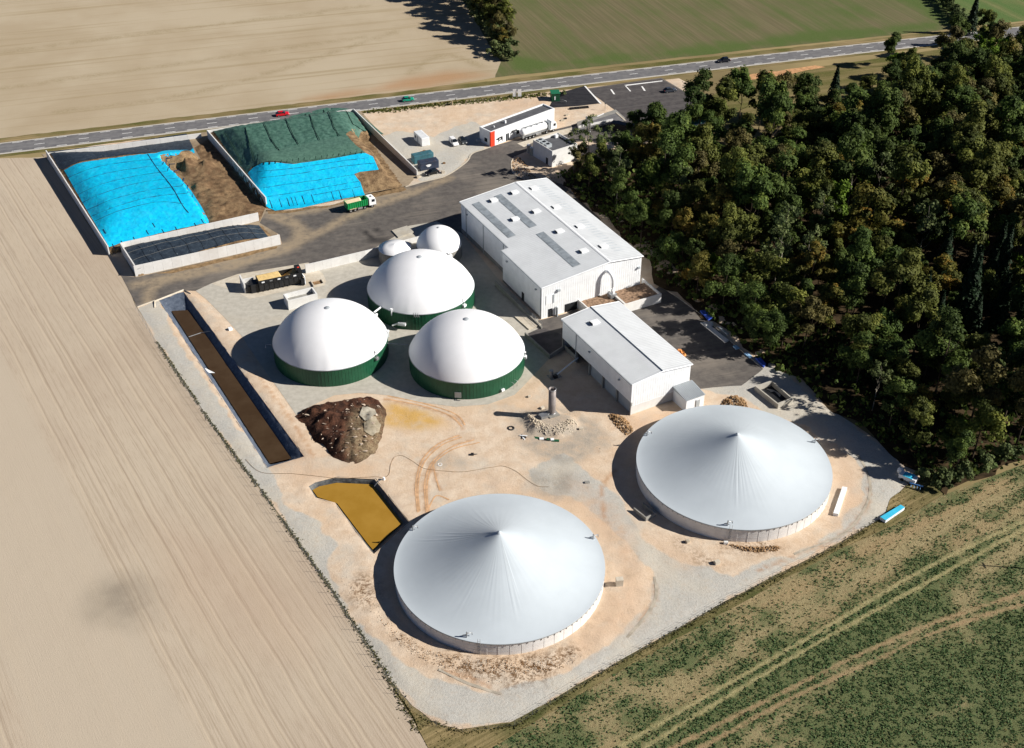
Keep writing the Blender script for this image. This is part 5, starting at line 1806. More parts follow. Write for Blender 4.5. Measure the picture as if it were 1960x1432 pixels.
def rubble(name, label, px, n, smin_, smax, mat, seed, spread=None, h=.5):
    """loose heap of stones or boards"""
    P = xy(spline(px, 4, True))
    r = random.Random(seed)
    A = np.array(P)
    rn = np.random.RandomState(seed)
    X, Y = rn.uniform(A[:, 0].min(), A[:, 0].max(), n * 12), rn.uniform(A[:, 1].min(), A[:, 1].max(), n * 12)
    k = np.where(inside(X, Y, P))[0][:n]
    X, Y = X[k], Y[k]
    D = sdist(X, Y, P)
    Z = gh(X, Y)
    mb = MB()
    for x, y, d, z in zip(X, Y, D, Z):
        z = z + min(h, d * .6) * r.random()
        s = r.uniform(smin_, smax)
        c = Vector((x, y, z))
        vs = [c + Vector((math.cos(a + r.random()) * s * r.uniform(.6, 1.2), math.sin(a + r.random()) * s * r.uniform(.6, 1.2), zz)) for a, zz in ((0, -.05), (2.1, -.05), (4.2, -.05), (1, s * .7), (3.3, s * .8))]
        mb.add([tuple(q) for q in vs], [(0, 1, 3), (1, 4, 3), (1, 2, 4), (2, 0, 4), (0, 3, 4)])
    o = mb.obj(name, mat)
    o['kind'] = 'stuff'
    o['label'] = label
    return o


M['stone'] = plain('pale rubble', (196, 184, 164), .95, .1, var=.2, scale=2, grime=(150, 130, 104))
M['clod'] = plain('brown clods', (136, 104, 72), .95, .1, var=.25, scale=2, grime=(84, 62, 44))
rubble('rubble', 'grey stones on the slope of the flare mound', [(1010, 800), (1030, 830), (1075, 836), (1105, 822), (1095, 808), (1060, 822), (1030, 812)], 420, .05, .16, M['stone'], 1, h=.2)
rubble('rubble', 'brown clods on the bank below the front tank', [(720, 1180), (800, 1262), (900, 1290), (1040, 1292), (1110, 1262), (1040, 1262), (900, 1262), (800, 1235)], 600, .03, .1, M['clod'], 2, h=.25)
rubble('rubble', 'pale clods on the bank below the front tank', [(640, 1090), (720, 1200), (850, 1290), (1000, 1310), (1150, 1240), (1060, 1262), (900, 1262), (800, 1235), (700, 1130)], 400, .03, .08, M['stone'], 3, h=.2)
rubble('rubble', 'brown earth ridge below the rear right tank', [(1392, 1043), (1440, 1049), (1488, 1046), (1486, 1056), (1430, 1057)], 260, .08, .22, M['soil'], 4, h=.7)
rubble('rubble', 'earth bank beside the smaller shed', [(1165, 796), (1195, 800), (1212, 826), (1196, 832)], 400, .08, .25, M['soil'], 5, h=1.2)
rubble('rubble', 'dug earth with boards behind the rear right tank', [(1380, 772), (1405, 758), (1425, 768), (1430, 782), (1395, 782)], 300, .08, .3, M['soil'], 6, h=1.0)
rubble('rubble', 'stones along the edge of the wood', [(1010, 345), (1080, 345), (1180, 400), (1270, 490), (1340, 560), (1370, 590), (1330, 580), (1240, 500), (1140, 410), (1060, 360)], 500, .06, .22, M['soil'], 7, h=.4)
rubble('rubble', 'sandy spoil by the treatment building', [(983, 305), (1000, 305), (1020, 335), (1040, 345), (1000, 345), (983, 325)], 300, .06, .25, M['soil'], 9, h=.8)
rubble('rubble', 'small stones strewn over the sandy ground', [(560, 900), (760, 820), (960, 860), (1100, 830), (1180, 850), (1100, 940), (900, 940), (740, 900), (620, 900)], 420, .03, .08, M['stone'], 12, h=.05)
for k, (u, v, s) in enumerate([(1185, 1112, 1.0)]):
    pass

# small loose things on the sand
def small_box(name, label, px, sx, sy, sz, mat, rz=.5, cat='box'):
    p = G(*px)
    z = float(gh(np.array([p.x]), np.array([p.y]))[0])
    return tag(B(-sx / 2, -sy / 2, -.05, sx / 2, sy / 2, sz).obj(name, M[mat], None, (p.x, p.y, z), rz, .02), label, cat)


small_box('site_box', 'tan box standing right of the front tank', (1185, 1122), 1.3, 1.0, 1.5, 'soil2' if 'soil2' in M else 'cwarm', .1)
small_box('concrete_block', 'small pale block right of the flare mound', (1112, 823), .9, .5, .45, 'cwarm', .2, 'block')
small_box('concrete_block', 'small pale block left of the flare stack', (1038, 783), .8, .6, .45, 'cwarm', .6, 'block')
small_box('concrete_block', 'small block on the sand near the front digester', (1013, 761), .6, .5, .4, 'cwarm', .3, 'block')
small_box('drain_cover', 'grey drain cover on the dirt between the two large tanks', (1124, 925), 1.0, .6, .25, 'cgrey', .1, 'cover')
small_box('concrete_block', 'tan block on the gravel below the rear right tank', (1372, 1080), 1.0, .7, .7, 'cwarm', .4, 'block')
small_box('stone_block', 'pale stone block on the dirt under the rear right tank', (1316, 1039), .7, .6, .6, 'stone', .4, 'stone')
small_box('white_block', 'little white block at the foot of the rear right tank', (1389, 1041.5), .8, .5, .5, 'concrete', .0, 'block')
o = MB().lathe([(.45, .02), (.75, .05), (.78, .22), (.45, .26), (.42, .05)], 20).obj('cable_reel', M['black'], None, G(978, 821))
tag(o, 'small dark cable reel lying left of the flare mound', 'reel')
o = MB().lathe([(.32, .02), (.55, .05), (.55, .16), (.32, .2), (.3, .05)], 18).obj('manhole_ring', M['concrete'], None, G(842, 890))
tag(o, 'small white manhole ring lying on the grey patch of dirt', 'ring')
o = MB().box(-.3, -.3, 0, .3, .3, .5).tube([(0, 0, .3), (1.0, .3, .1)], .12, 6).obj('valve_stub', M['black'], None, G(904, 872))
tag(o, 'small dark valve stub in the sandy ground', 'valve')
t = thing('panel_scrap', 'stack of dark green cladding offcuts at the foot of the flare mound', 'offcuts', G(1046, 843), R(-8))
for k, (x, y, w, c) in enumerate([(-2.2, .1, 1.3, 'green'), (-.3, 0, 2.0, 'black'), (.6, .25, 1.2, 'green'), (1.9, -.2, 1.5, 'green'), (-1.0, .3, .9, 'white'), (1.2, -.1, .7, 'white')]):
    B(x - w / 2, y - .35, .02 + .04 * k, x + w / 2, y + .35, .1 + .05 * k).obj('panel', M[c], t, rz=.08 * (k - 2))
t = thing('timber_scrap', 'small heap of white and dark scrap left of the green offcuts', 'scrap', G(1000, 838), R(30))
for k in range(6):
    B(-.8, -.12, .03 + k * .05, .8, .12, .08 + k * .05).obj('board', M['white' if k % 2 else 'black'], t, (0.15 * k - .4, .2 * (k % 3) - .2, 0), .5 * k)
# hose over the dirt
hz = [(470, 880), (500, 905), (560, 908), (640, 916), (715, 914), (735, 915), (745, 908), (748, 890), (756, 876), (770, 874), (790, 884), (812, 898), (850, 903), (890, 904), (940, 896), (965, 894), (990, 905), (1010, 921), (1030, 932), (1050, 933)]
pts = []
for u, v in spline(hz, 6):
    p = G(u, v)
    pts.append((p.x, p.y, float(gh(np.array([p.x]), np.array([p.y]))[0]) + .07))
tag(MB().tube(pts, .03, 5).obj('hose', M['soil']), 'thin dark hose winding over the sandy ground past the amber pond', 'hose')
t = thing('pond_pump', 'small white pump with hose at the corner of the amber pond', 'pump', G(735, 919), .4)
MB().cyl(0, 0, .1, .7, .28, .22, 12).obj('pump_body', M['white'], t)
MB().tube([(0, 0, .4), (-1.2, -.2, .3), (-2.2, -.4, -.6)], .1, 6).obj('pump_pipe', M['galv'], t)

# ------------------------------------------------------------------ feed hopper
f0, rz, L = frame((497.5, 561), (575, 544.5))
t = thing('feed_hopper', 'black steel feed hopper heaped with yellow grain beside the yard', 'hopper', f0, rz)
HL, HW_, HZ = L, 3.1, 3.3
for nm, a in (('side_wall', (0, 0, .5, HL, .18, HZ)), ('side_wall', (0, HW_ - .18, .5, HL, HW_, HZ)), ('end_wall', (0, .18, .5, .18, HW_ - .18, HZ)), ('end_wall', (HL - .18, .18, .5, HL, HW_ - .18, HZ + .6)), ('floor', (.18, .18, .5, HL - .18, HW_ - .18, .7))):
    B(*a).obj(nm, M['black'], t)
for k in range(9):
    x = .1 + k * (HL - .3) / 8
    B(x, -.1, .35, x + .16, -.005, HZ - .9).obj('side_rib', M['black'], t)
B(-.02, -.16, HZ - .95, HL, -.1, HZ - .8).obj('side_rail', M['black'], t)
for k in range(5):
    B(.8 + k * 2.0, -.06, HZ - .65, 1.5 + k * 2.0, -.01, HZ - .3).obj('name_plate', M['galv' if k % 2 else 'white'], t)
for k in range(6):
    B(.4 + k * 1.9, .4, 0.03, .7 + k * 1.9, 2.7, .5).obj('foot', M['black'], t)
V = [(.18, .18, HZ - .25), (HL * .55, .18, HZ - .35), (HL * .55, HW_ - .18, HZ + .1), (.18, HW_ - .18, HZ + .05), (HL * .62, .18, HZ - 1.4), (HL * .62, HW_ - .18, HZ - 1.5), (HL - .18, .18, HZ - .9), (HL - .18, HW_ - .18, HZ + .1)]
MB().add(V, [(0, 1, 2, 3), (1, 4, 5, 2), (4, 6, 7, 5)]).obj('grain', M['sand'], t)
hd = MB().box(HL + .01, .1, .3, HL + .9, HW_ - .1, HZ + .3).box(HL - .6, .6, HZ + .1, HL + .7, 2.6, HZ + 1.0).box(HL + .1, -.9, .2, HL + 1.1, .05, 1.6).obj('discharge_head', M['black'], t)
MB().tube([(HL + .5, .4, HZ), (HL + 1.2, -.2, 2.0), (HL + 1.0, -1.2, .4)], .16, 8).obj('auger', M['galv'], t)
B(HL - .1, .9, HZ + 1.0, HL + .4, 1.3, HZ + 1.06).obj('warning_plate', M['red'], t)
B(-1.9, .4, 0.03, -.05, HW_ - .2, 2.4).obj('drive_cabinet', M['black'], t)
B(-2.9, .9, 0.03, -1.95, 2.0, 1.8).obj('hydraulic_box', M['black'], t)
f1, rz1, L1 = frame((470, 560), (457, 541))
t = thing('push_wall', 'small white concrete corner wall left of the feed hopper', 'wall', G(469, 562), rz)
B(0, 0, 0, .35, 5.0, 2.6).obj('wall_panel', M['concrete'], t)
B(.35, 2.4, 0, 3.0, 2.75, 2.6).obj('wall_panel', M['concrete'], t)
o = sheet('hopper_apron', xy([(404, 543), (455, 525), (590, 503), (618, 524), (625, 540), (590, 548), (477, 573), (455, 560)]), 2.0, M['cwarm'], 0.05)
t = thing('drain_sump', 'square concrete sump with brown bottom right of the feed hopper', 'sump', G(600, 550), rz)
for a in ((0, 0, 2.9, .25), (0, .25, .25, 2.6), (2.65, .25, 2.9, 2.6), (.25, 2.35, 2.65, 2.6)):
    B(a[0], a[1], .02, a[2], a[3], .45).obj('sump_wall', M['cwarm'], t)
B(.25, .25, .06, 2.65, 2.35, .1).obj('sump_floor', M['soil'], t)
# gear beside the long basin
o = small_box('pump_box', 'small white pump box on the berm of the long basin', (441, 632), .9, .8, .6, 'white', .6, 'pump')

# ------------------------------------------------------------------ office, containers, treatment plant
f0, rz, L = frame((939.5, 281.5), (1060.7, 235.5))
OH = HT(939.5, 281.5, 254.5)
OW = 5.2
t = thing('office_building', 'long low white office with flat grey roof and red corner panel', 'building', f0, rz)
B(0, 0, 0, L, OW, OH - .25).obj('walls', M['white'], t)
for a in ((0, 0, L, .35), (0, OW - .35, L, OW), (0, .35, .35, OW - .35), (L - .35, .35, L, OW - .35)):
    B(a[0] - .02, a[1] - .02, OH - .25, a[2] + .02, a[3] + .02, OH + .3).obj('parapet', M['white'], t)
B(.35, .35, OH - .24, L - .35, OW - .35, OH - .1).obj('roof', M['flatroof'], t)
MB().cyl(3.6, 2.6, OH - .1, OH + .35, .22, .22, 10).obj('roof_vent', M['white'], t)
B(8.0, 2.4, OH - .1, 8.5, 2.9, OH + .8).obj('roof_vent', M['white'], t)
B(-.06, -.06, .05, 1.6, .4, OH + .24).obj('red_panel', M['red'], t)
B(-.05, 1.6, 1.0, -.01, 2.9, 2.2).obj('window', M['glass'], t)
dr = B(6.2, -.05, .05, 7.4, -.01, 2.4).obj('door', M['glass'], t)
B(6.75, -.08, .05, 6.85, -.05, 2.4).obj('door_frame', M['trim'], dr)
for x in (10.5, 14.0, 17.5):
    B(x, -.05, 1.0, x + 1.2, -.01, 2.2).obj('window', M['glass'], t)
B(8.6, -.9, 2.6, 10.4, -.02, 2.75).obj('door_canopy', M['black'], t)
B(8.7, -.85, .05, 8.8, -.75, 2.6).obj('canopy_post', M['black'], t)
# black cow painted on the wall
cow = [(0, 1.55), (.25, 1.75), (.5, 1.7), (.7, 1.85), (2.0, 1.9), (2.15, 1.75), (2.2, 1.1), (2.1, .55), (1.95, .55), (1.9, 1.1), (1.6, .98), (1.1, .98), (.95, .55), (.8, .55), (.75, 1.15), (.55, 1.35), (.2, 1.38)]
MB().add([(2.1 + x * 1.25, -.015, y * 1.25 - .2) for x, y in cow], [tuple(range(len(cow)))]).obj('cow_picture', M['black'], t)
MB().add([(2.1 + x * 1.25, -.022, y * 1.25 - .2) for x, y in [(1.0, 1.4), (1.4, 1.6), (1.6, 1.3), (1.2, 1.15)]], [(0, 1, 2, 3)]).obj('cow_patch', M['white'], t)
tag(B(-.9, -.5, 0, .9, .5, 1.1).obj('storage_box', M['trim'], None, G(917, 272), rz, .05), 'small grey box at the left end of the office', 'box')


def container(name, label, p, q, wd, h, mat, dirn=1, group=None):
    a, rz, L = frame(p, q)
    t = thing(name, label, 'container', a, rz, group)
    B(0, 0, .12, L, wd, h).obj('body', M[mat], t, bevel=.04)
    mb = MB()
    n = int(L / .35)
    for k in range(n):
        x = .1 + k * (L - .2) / n
        mb.box(x, -.045, .25, x + .14, -.004, h - .15).box(x, .12, h + .004, x + .14, wd - .12, h + .04)
    o = mb.obj('corrugation', M[mat], t)
    o['kind'] = 'stuff'
    for x in (0, L - .18):
        for y in (0, wd - .18):
            B(x - .02, y - .02, 0, x + .2, y + .2, .16).obj('corner_foot', M['black'], t)
    return t, L


M['teal'] = plain('faded teal container paint', (72, 122, 134), .6, .3, var=.12, grime=(120, 110, 100))
M['navy'] = plain('dark blue container paint', (62, 72, 92), .6, .3, var=.12, grime=(110, 84, 74))
t, L = container('white_site_cabin', 'white site cabin container on the pale lot left of the van', (807.5, 281.5), (822.5, 278.3), 6.05, 2.75, 'white')
B(-.05, 2.6, .3, -.01, 3.4, 2.3).obj('door', M['trim'], t)
B(-.05, 4.2, 1.2, -.01, 5.0, 2.0).obj('window', M['glass'], t)
t, L = container('shipping_container', 'dark blue shipping container beside the bunker wall, nearest the camera', (805, 328.8), (840.4, 321.8), 2.44, 2.6, 'navy')
MB().add([(2.6 + .75 * math.cos(a) * (1 + .25 * math.sin(3 * a)), -.052, 1.45 + .42 * math.sin(a)) for a in np.linspace(0, 6.28, 18)[:-1]], [tuple(range(17))]).obj('white_mark', M['white'], t)
a = G(805, 328.8)
t2, L2 = container('shipping_container', 'faded teal shipping container behind the dark blue one', (793.5, 315.5), (830.5, 307.5), 2.44, 2.6, 'teal')
t = thing('pallet_stack', 'brown timber pallets behind the teal container', 'pallets', G(806, 297), rz)
for k in range(5):
    B(0, 0, .02 + k * .22, 1.2, 1.0, .18 + k * .22).obj('pallet', M['wood'], t, ((k % 2) * .1 + (1.4 if k > 2 else 0), 0, -.44 if k > 2 else 0), .1 * k)
tag(B(-.5, -.4, 0, .5, .4, .9).obj('tan_crate', M['cwarm'], None, G(848, 332), .3, .03), 'tan crate at the kerb beside the black car', 'crate')
tag(B(-.4, -.3, 0, .4, .3, .5).obj('tan_crate', M['wood'], None, G(850, 314), .2, .02), 'small tan crate right of the containers', 'crate')
tag(B(-.6, -.5, 0, .6, .5, .6).obj('rubble_bag', M['stone'], None, G(800.5, 340), .6, .1), 'pale rubble bag at the end of the grey bunker wall', 'bag')

# treatment building by the trees
f0, rz, L = frame((1056.5, 321), (1104, 306))
TH_ = HT(1056.5, 321, 289.5)
TDep = 9.6
t = thing('treatment_building', 'flat roofed grey plant building with parapet at the edge of the trees', 'building', f0, rz)
B(0, 0, 0, 9.2, TDep, TH_ - .9).obj('walls', M['concrete'], t)
for a in ((0, 0, 9.2, .2), (0, TDep - .2, 9.2, TDep), (0, .2, .2, TDep - .2), (9.0, .2, 9.2, TDep - .2)):
    B(a[0] - .01, a[1] - .01, TH_ - .9, a[2] + .01, a[3] + .01, TH_).obj('parapet', M['concrete'], t)
B(.2, .2, TH_ - .89, 9.0, TDep - .2, TH_ - .8).obj('roof', M['flatroof'], t)
for k in range(3):
    un = B(.7, TDep - 2.0 - k * 1.9, TH_ - .8, 2.7, TDep - .7 - k * 1.9, TH_ + .2).obj('cooling_unit', M['trim'], t)
    MB().cyl(1.7, TDep - 1.35 - k * 1.9, TH_ + .2, TH_ + .32, .5, .5, 14).obj('fan', M['black'], un)
B(7.2, TDep - 1.6, TH_ - .8, 8.2, TDep - .7, TH_ + .1).obj('roof_vent', M['white'], t)
B(-.04, 2.0, .1, -.01, 3.0, 2.2).obj('door', M['dark'], t)
for k, (u, v) in enumerate(((1012, 292), (1018.5, 297))):
    t = thing('upright_tank', ('left', 'right')[k] + ' one of two small upright tanks beside the treatment building', 'tank', G(u, v))
    MB().cyl(0, 0, 0, 2.5, .62, .62, 18).obj('shell', M['pad'], t)
    MB().lathe([(.64, 2.5), (.3, 2.75), (.001, 2.8)], 18).obj('lid', M['white'], t)
for u, lab in ((1121.5, 'left pipe of the twin silver exhaust stack in the trees'), (1127, 'right pipe of the twin silver exhaust stack in the trees')):
    p = G(u, 269)
    tag(MB().cyl(0, 0, 0, HT(u, 269, 224), .38, .38, 18).cyl(0, 0, 3, 3.15, .46, .46, 18).obj('exhaust_stack', plain('bright steel', (196, 198, 200), .25, .5, .8, var=.1), None, p), lab, 'stack')
# raised drive with retaining wall, near the entrance
t = thing('raised_dock', 'raised grey drive with white retaining wall beside the trees', 'dock', (0, 0, 0))
DK = xy([(1106, 250), (1104, 240), (1178, 216), (1196, 232), (1172, 236)])
MB().prism(DK, 0, 1.15).obj('deck', M['cgrey'], t)
MB().prism(xy([(1107, 249), (1105, 240.6), (1178, 217), (1194, 231.5), (1171, 235.5)], 1.15), 1.15, 1.16).obj('deck_surface', M['asphalt2'] if 'asphalt2' in M else M['road'], t)
a, b = G(1106, 251), G(1172, 237)
d = (b - a).normalized()
nrm = Vector((d.y, -d.x, 0))
MB().prism([(a + nrm * .05)[:2], (b + nrm * .05)[:2], (b + nrm * .35)[:2], (a + nrm * .35)[:2]], 0, 1.75).obj('retaining_wall', M['concrete'], t)
MB().prism(xy([(1155, 216.6), (1156.5, 218), (1144, 223.5), (1142.5, 222.2)], 1.16), 1.16, 1.165).obj('paint_mark', M['paint'], t)
MB().prism(xy([(1178, 216), (1181, 215.5), (1199, 231.5), (1196, 232)], 1.15), 1.1, 1.25).obj('kerb', M['cwarm'], t)
f0, rz, L = frame((1170, 247), (1192, 255))
tag(B(0, 0, .3, 6.5, 2.4, 2.6).obj('dark_trailer', M['black'], None, G(1168, 250), R(-24), .06), 'dark box trailer parked below the raised drive', 'trailer')
# green tarpaulin mound behind the trees
t = thing('tarp_mound', 'mound covered with green tarpaulin seen between the trees', 'mound', (0, 0, 0))
TM = xy([(1254, 246), (1262, 236), (1310, 226), (1352, 222), (1352, 236), (1300, 246), (1262, 254)])
hft = lambda x, y: np.where(inside(x, y, TM), 2.4 * (1 - np.exp(-np.maximum(0, sdist(x, y, TM)) / 1.1)) + .4 * fbm(x, y, 1.5, 3), 0)
sheet('green_tarp', TM, .6, mat_tarp('green tarpaulin', (40, 140, 112), (22, 98, 78)), .02, (), hft, parent=t, kind=None)
o = MB().tube([G(1262, 254, .4), G(1300, 246.5, .4), G(1350, 237, .4)], .4, 6).obj('pale_kerb', M['concrete'], t)
# green switch cabin, signs, pipe bundle
f0, rz, L = frame((1056, 195), (1072, 193))
t = thing('green_cabin', 'small dark green transformer cabin by the black car park', 'cabin', f0, R(8))
B(0, 0, 0, 2.7, 3.2, 2.6).obj('walls', M['green'], t, bevel=.03)
B(-.15, -.15, 2.6, 2.85, 3.35, 2.8).obj('roof', plain('mid green roof', (36, 112, 78), .5, .4, var=.05), t)
B(.7, -.04, .2, 1.5, -.005, 2.0).obj('door', M['green'], t)
B(.85, -.07, .6, 1.25, -.045, 1.8).obj('notice', M['white'], t)
tag(MB().tube([(0, 0, 0), (0, 0, 1), (1.6, -1.2, 1), (1.6, -1.2, 0)], .05, 5).tube([(0, 0, .5), (1.6, -1.2, .5)], .04, 5).obj('handrail', M['galv'], None, G(1074, 196)), 'grey handrail beside the green cabin', 'handrail')
for k, u in enumerate((985, 994.5)):
    t = thing('road_sign', ('left', 'right')[k] + ' one of the pair of tall white signs on the verge of the road', 'sign', G(u, 187), R(6))
    B(-.6, -.04, .4, .6, .04, 2.9).obj('board', M['white'], t)
    for x in (-.45, .45):
        MB().tube([(x, .1, 0), (x, .1, 2.8)], .05, 6).obj('post', M['galv'], t)
t = thing('marker_sign', 'small cream marker board at the sandy edge of the road verge', 'sign', G(865, 202), R(-60))
B(-.5, -.04, .4, .5, .04, 1.6).obj('board', M['cream'], t)
MB().tube([(0, .07, 0), (0, .07, 1.6)], .05, 6).obj('post', M['galv'], t)
f0, rz, L = frame((1091, 211), (1127, 207.5))
t = thing('pipe_bundle', 'bundle of black plastic pipes lying on the pale lot', 'pipes', f0, rz)
for j, (y, z) in enumerate(((0, .16), (.33, .16), (.66, .16), (.99, .16), (.16, .44), (.5, .44), (.83, .44))):
    MB().tube([(0, y, z), (L, y, z)], .16, 10).obj('plastic_pipe', M['rubber'], t)
for x in (L * .2, L * .5, L * .8):
    MB().tube([(x, -.2, .02), (x, -.15, .4), (x, .5, .64), (x, 1.15, .4), (x, 1.2, .02)], .03, 4).obj('strap', M['wood'], t)
tag(B(-.6, -.4, 0, .6, .4, .5).obj('stone_pile', M['stone'], None, G(1085, 222), .4, .1), 'pale stone block on the lot right of the office', 'stone')
tag(B(-.7, -.5, 0, .7, .5, .45).obj('stone_pile', M['stone'], None, G(1077, 232), .2, .1), 'flat pale stone beside the front of the tanker', 'stone')
tag(B(-.4, -.4, 0, .4, .4, .5).obj('dark_barrel', M['black'], None, G(1082.5, 228.5), .2, .1), 'small dark lump right of the office', 'barrel')
# lamp post and gate post of the drive
tag(MB().tube([(0, 0, 0), (0, 0, 3.0)], .06, 6).box(-.2, -.12, 2.3, .2, .12, 3.0).obj('entry_post', M['galv'], None, G(1158, 212)), 'grey entry post with keypad box at the drive', 'post')
# kerbs
def kerb(px, label, h=.14, w=.16, mat='cwarm'):
    P = [G(u, v) + Vector((0, 0, h)) for u, v in spline(px, 5)]
    mb = MB()
    for a, b in zip(P[:-1], P[1:]):
        d = (b - a).normalized()
        n = Vector((-d.y, d.x, 0)) * w / 2
        mb.add([tuple(a + n), tuple(b + n), tuple(b - n), tuple(a - n)] + [tuple(q - Vector((0, 0, h + .05))) for q in (a + n, b + n, b - n, a - n)], [(3, 2, 1, 0), (0, 1, 5, 4), (2, 3, 7, 6)])
    o = mb.obj('kerb', M[mat])
    o['kind'] = 'structure'
    o['label'] = label
    return o


kerb([(776, 358), (806, 349.5), (830, 344), (848.6, 339), (866, 330), (880.5, 320), (892, 311), (897.7, 304), (900.4, 297.7), (908, 292), (920, 288.4), (939, 281.5)], 'pale kerb round the lot', w=.45)
kerb([(985, 300), (979, 310), (979, 322), (983, 333), (1005, 345)], 'kerb by the treatment building')
kerb([(263, 588), (297, 575.5)], 'kerb at the track head', w=.3)
kerb([(1228, 545), (1262, 548), (1300, 572), (1345, 606), (1400, 655), (1460, 706)], 'kerb along the wood')
kerb([(509, 404), (560, 402), (640, 391.5), (700, 373), (776, 358)], 'concrete strip before the bunkers', .03, .8)

# ------------------------------------------------------------------ odds and ends by the wood
M['bluepanel'] = plain('pale blue panel', (150, 190, 226), .5, .4, var=.08)
M['deepblue'] = plain('blue tarpaulin scrap', (60, 90, 190), .6, .3, var=.12)
M['cyan'] = plain('bright cyan sheeting', (70, 196, 232), .45, .4, var=.08)


def slab4(name, label, px, h, mat, cat, z0=.05, side=None):
    t = MB().prism([tuple(G(u, v, h)[:2]) for u, v in px], z0, h).obj(name, M[mat])
    return tag(t, label, cat)


slab4('panel_stack', 'long pale roof panels lying on the yard edge under the trees', [(1341, 617), (1351, 616), (1395, 651), (1388, 655)], .35, 'concrete', 'panels')
slab4('panel_stack', 'short pale panels beside the long ones under the trees', [(1352, 616), (1363, 615), (1366, 622), (1358, 625)], .3, 'concrete', 'panels')
slab4('panel_stack', 'narrow grey panels nearest the trees', [(1373, 624), (1376, 624), (1395, 638), (1392, 640)], .3, 'trim', 'panels')
slab4('blue_bundle', 'blue wrapped bundle at the top end of the panels', [(1340, 594), (1350, 593), (1364, 608), (1356, 612)], .5, 'deepblue', 'bundle')
slab4('panel_stack', 'pale blue panels in the middle of the row under the trees', [(1403, 662), (1409, 660), (1416, 666), (1409, 668)], .3, 'bluepanel', 'panels')
slab4('panel_stack', 'pale blue panels further down the row under the trees', [(1424, 676), (1430, 674), (1441, 683), (1436, 685)], .3, 'bluepanel', 'panels')
slab4('blue_bundle', 'blue wrapped bundle at the lower end of the panels', [(1446, 684), (1453, 681), (1466, 696), (1462, 701)], .5, 'deepblue', 'bundle')
o = rubble('orange_crates', 'orange crates and netting behind the smaller shed', [(1295, 672), (1304, 670), (1313, 680), (1310, 686), (1302, 682)], 40, .15, .4, plain('orange plastic', (230, 150, 80), .7, .3, var=.15), 21, h=.6)
slab4('white_bundle', 'long white wrapped bundle right of the rear tank', [(1612.5, 931), (1622, 932.6), (1604.8, 984), (1595, 982)], .75, 'white', 'bundle')
t = thing('sheet_bundle', 'long cyan topped white bundle lying on the grass verge', 'bundle', (0, 0, 0))
q = [(1684.5, 989.5), (1724, 966), (1732, 971), (1695.5, 996)]
MB().prism([tuple(G(u, v, .8)[:2]) for u, v in q], .05, .77).obj('body', M['white'], t)
MB().prism([tuple(G(u, v, .8)[:2]) for u, v in q], .772, .82).obj('cover', M['cyan'], t)
t = thing('covered_trailer', 'small farm trailer with cyan and white cover under the last trees', 'trailer', G(1737, 920), heading((1728, 912), (1752, 922)))
B(-1.7, -.8, .5, 1.7, .8, 1.35).obj('bed', M['white'], t)
B(-.95, -.82, 1.36, 1.0, .82, 1.42).obj('cover', M['cyan'], t)
for x in (-.9, .9):
    for y in (-.85, .85):
        MB().xcyl(x, y, .35, .2, .35).obj('wheel', M['rubber'], t)
MB().tube([(1.7, 0, .6), (3.0, 0, .45)], .07, 6).obj('drawbar', M['black'], t)
t = thing('blue_cultivator', 'small blue farm cultivator half in shadow behind the covered trailer', 'cultivator', G(1752, 935), R(-25))
for k in range(4):
    MB().tube([(k * .6 - .9, 0, .9), (k * .6 - .9, -.5, .5), (k * .6 - .8, -.2, .02)], .06, 5).obj('tine', M['bluepanel'], t)
B(-1.3, -.1, .85, 1.3, .1, 1.05).obj('beam', plain('mid blue paint', (60, 110, 170), .5, .4), t)
for x in (-1.1, 1.1):
    MB().xcyl(x, .4, .4, .18, .4).obj('wheel', M['rubber'], t)
t = thing('big_bag', 'white bulk bag standing at the tip of the track under the trees', 'bag', G(1723, 905))
MB().lathe([(.5, .02), (.72, .3), (.7, .8), (.5, 1.15), (.15, 1.3), (.001, 1.35)], 12).obj('bag', M['white'], t)
MB().tube([(-.3, 0, 1.2), (-.2, 0, 1.5), (.2, 0, 1.5), (.3, 0, 1.2)], .04, 5).obj('strap', M['trim'], t)

# ------------------------------------------------------------------ vehicles
WM = {}


def wheel(x, y, r, par, w=.22):
    k = (round(r, 2), round(w, 2))
    if k not in WM:
        a = MB().xcyl(0, 0, 0, w, r, 16).mesh('wheel')
        a.materials.append(M['rubber'])
        b = MB().xcyl(0, 0, 0, w + .03, r * .55, 12).mesh('rim')
        b.materials.append(M['galv'])
        WM[k] = (a, b)
    o = link('wheel', WM[k][0], None, par, (x, y, r))
    link('rim', WM[k][1], None, o)


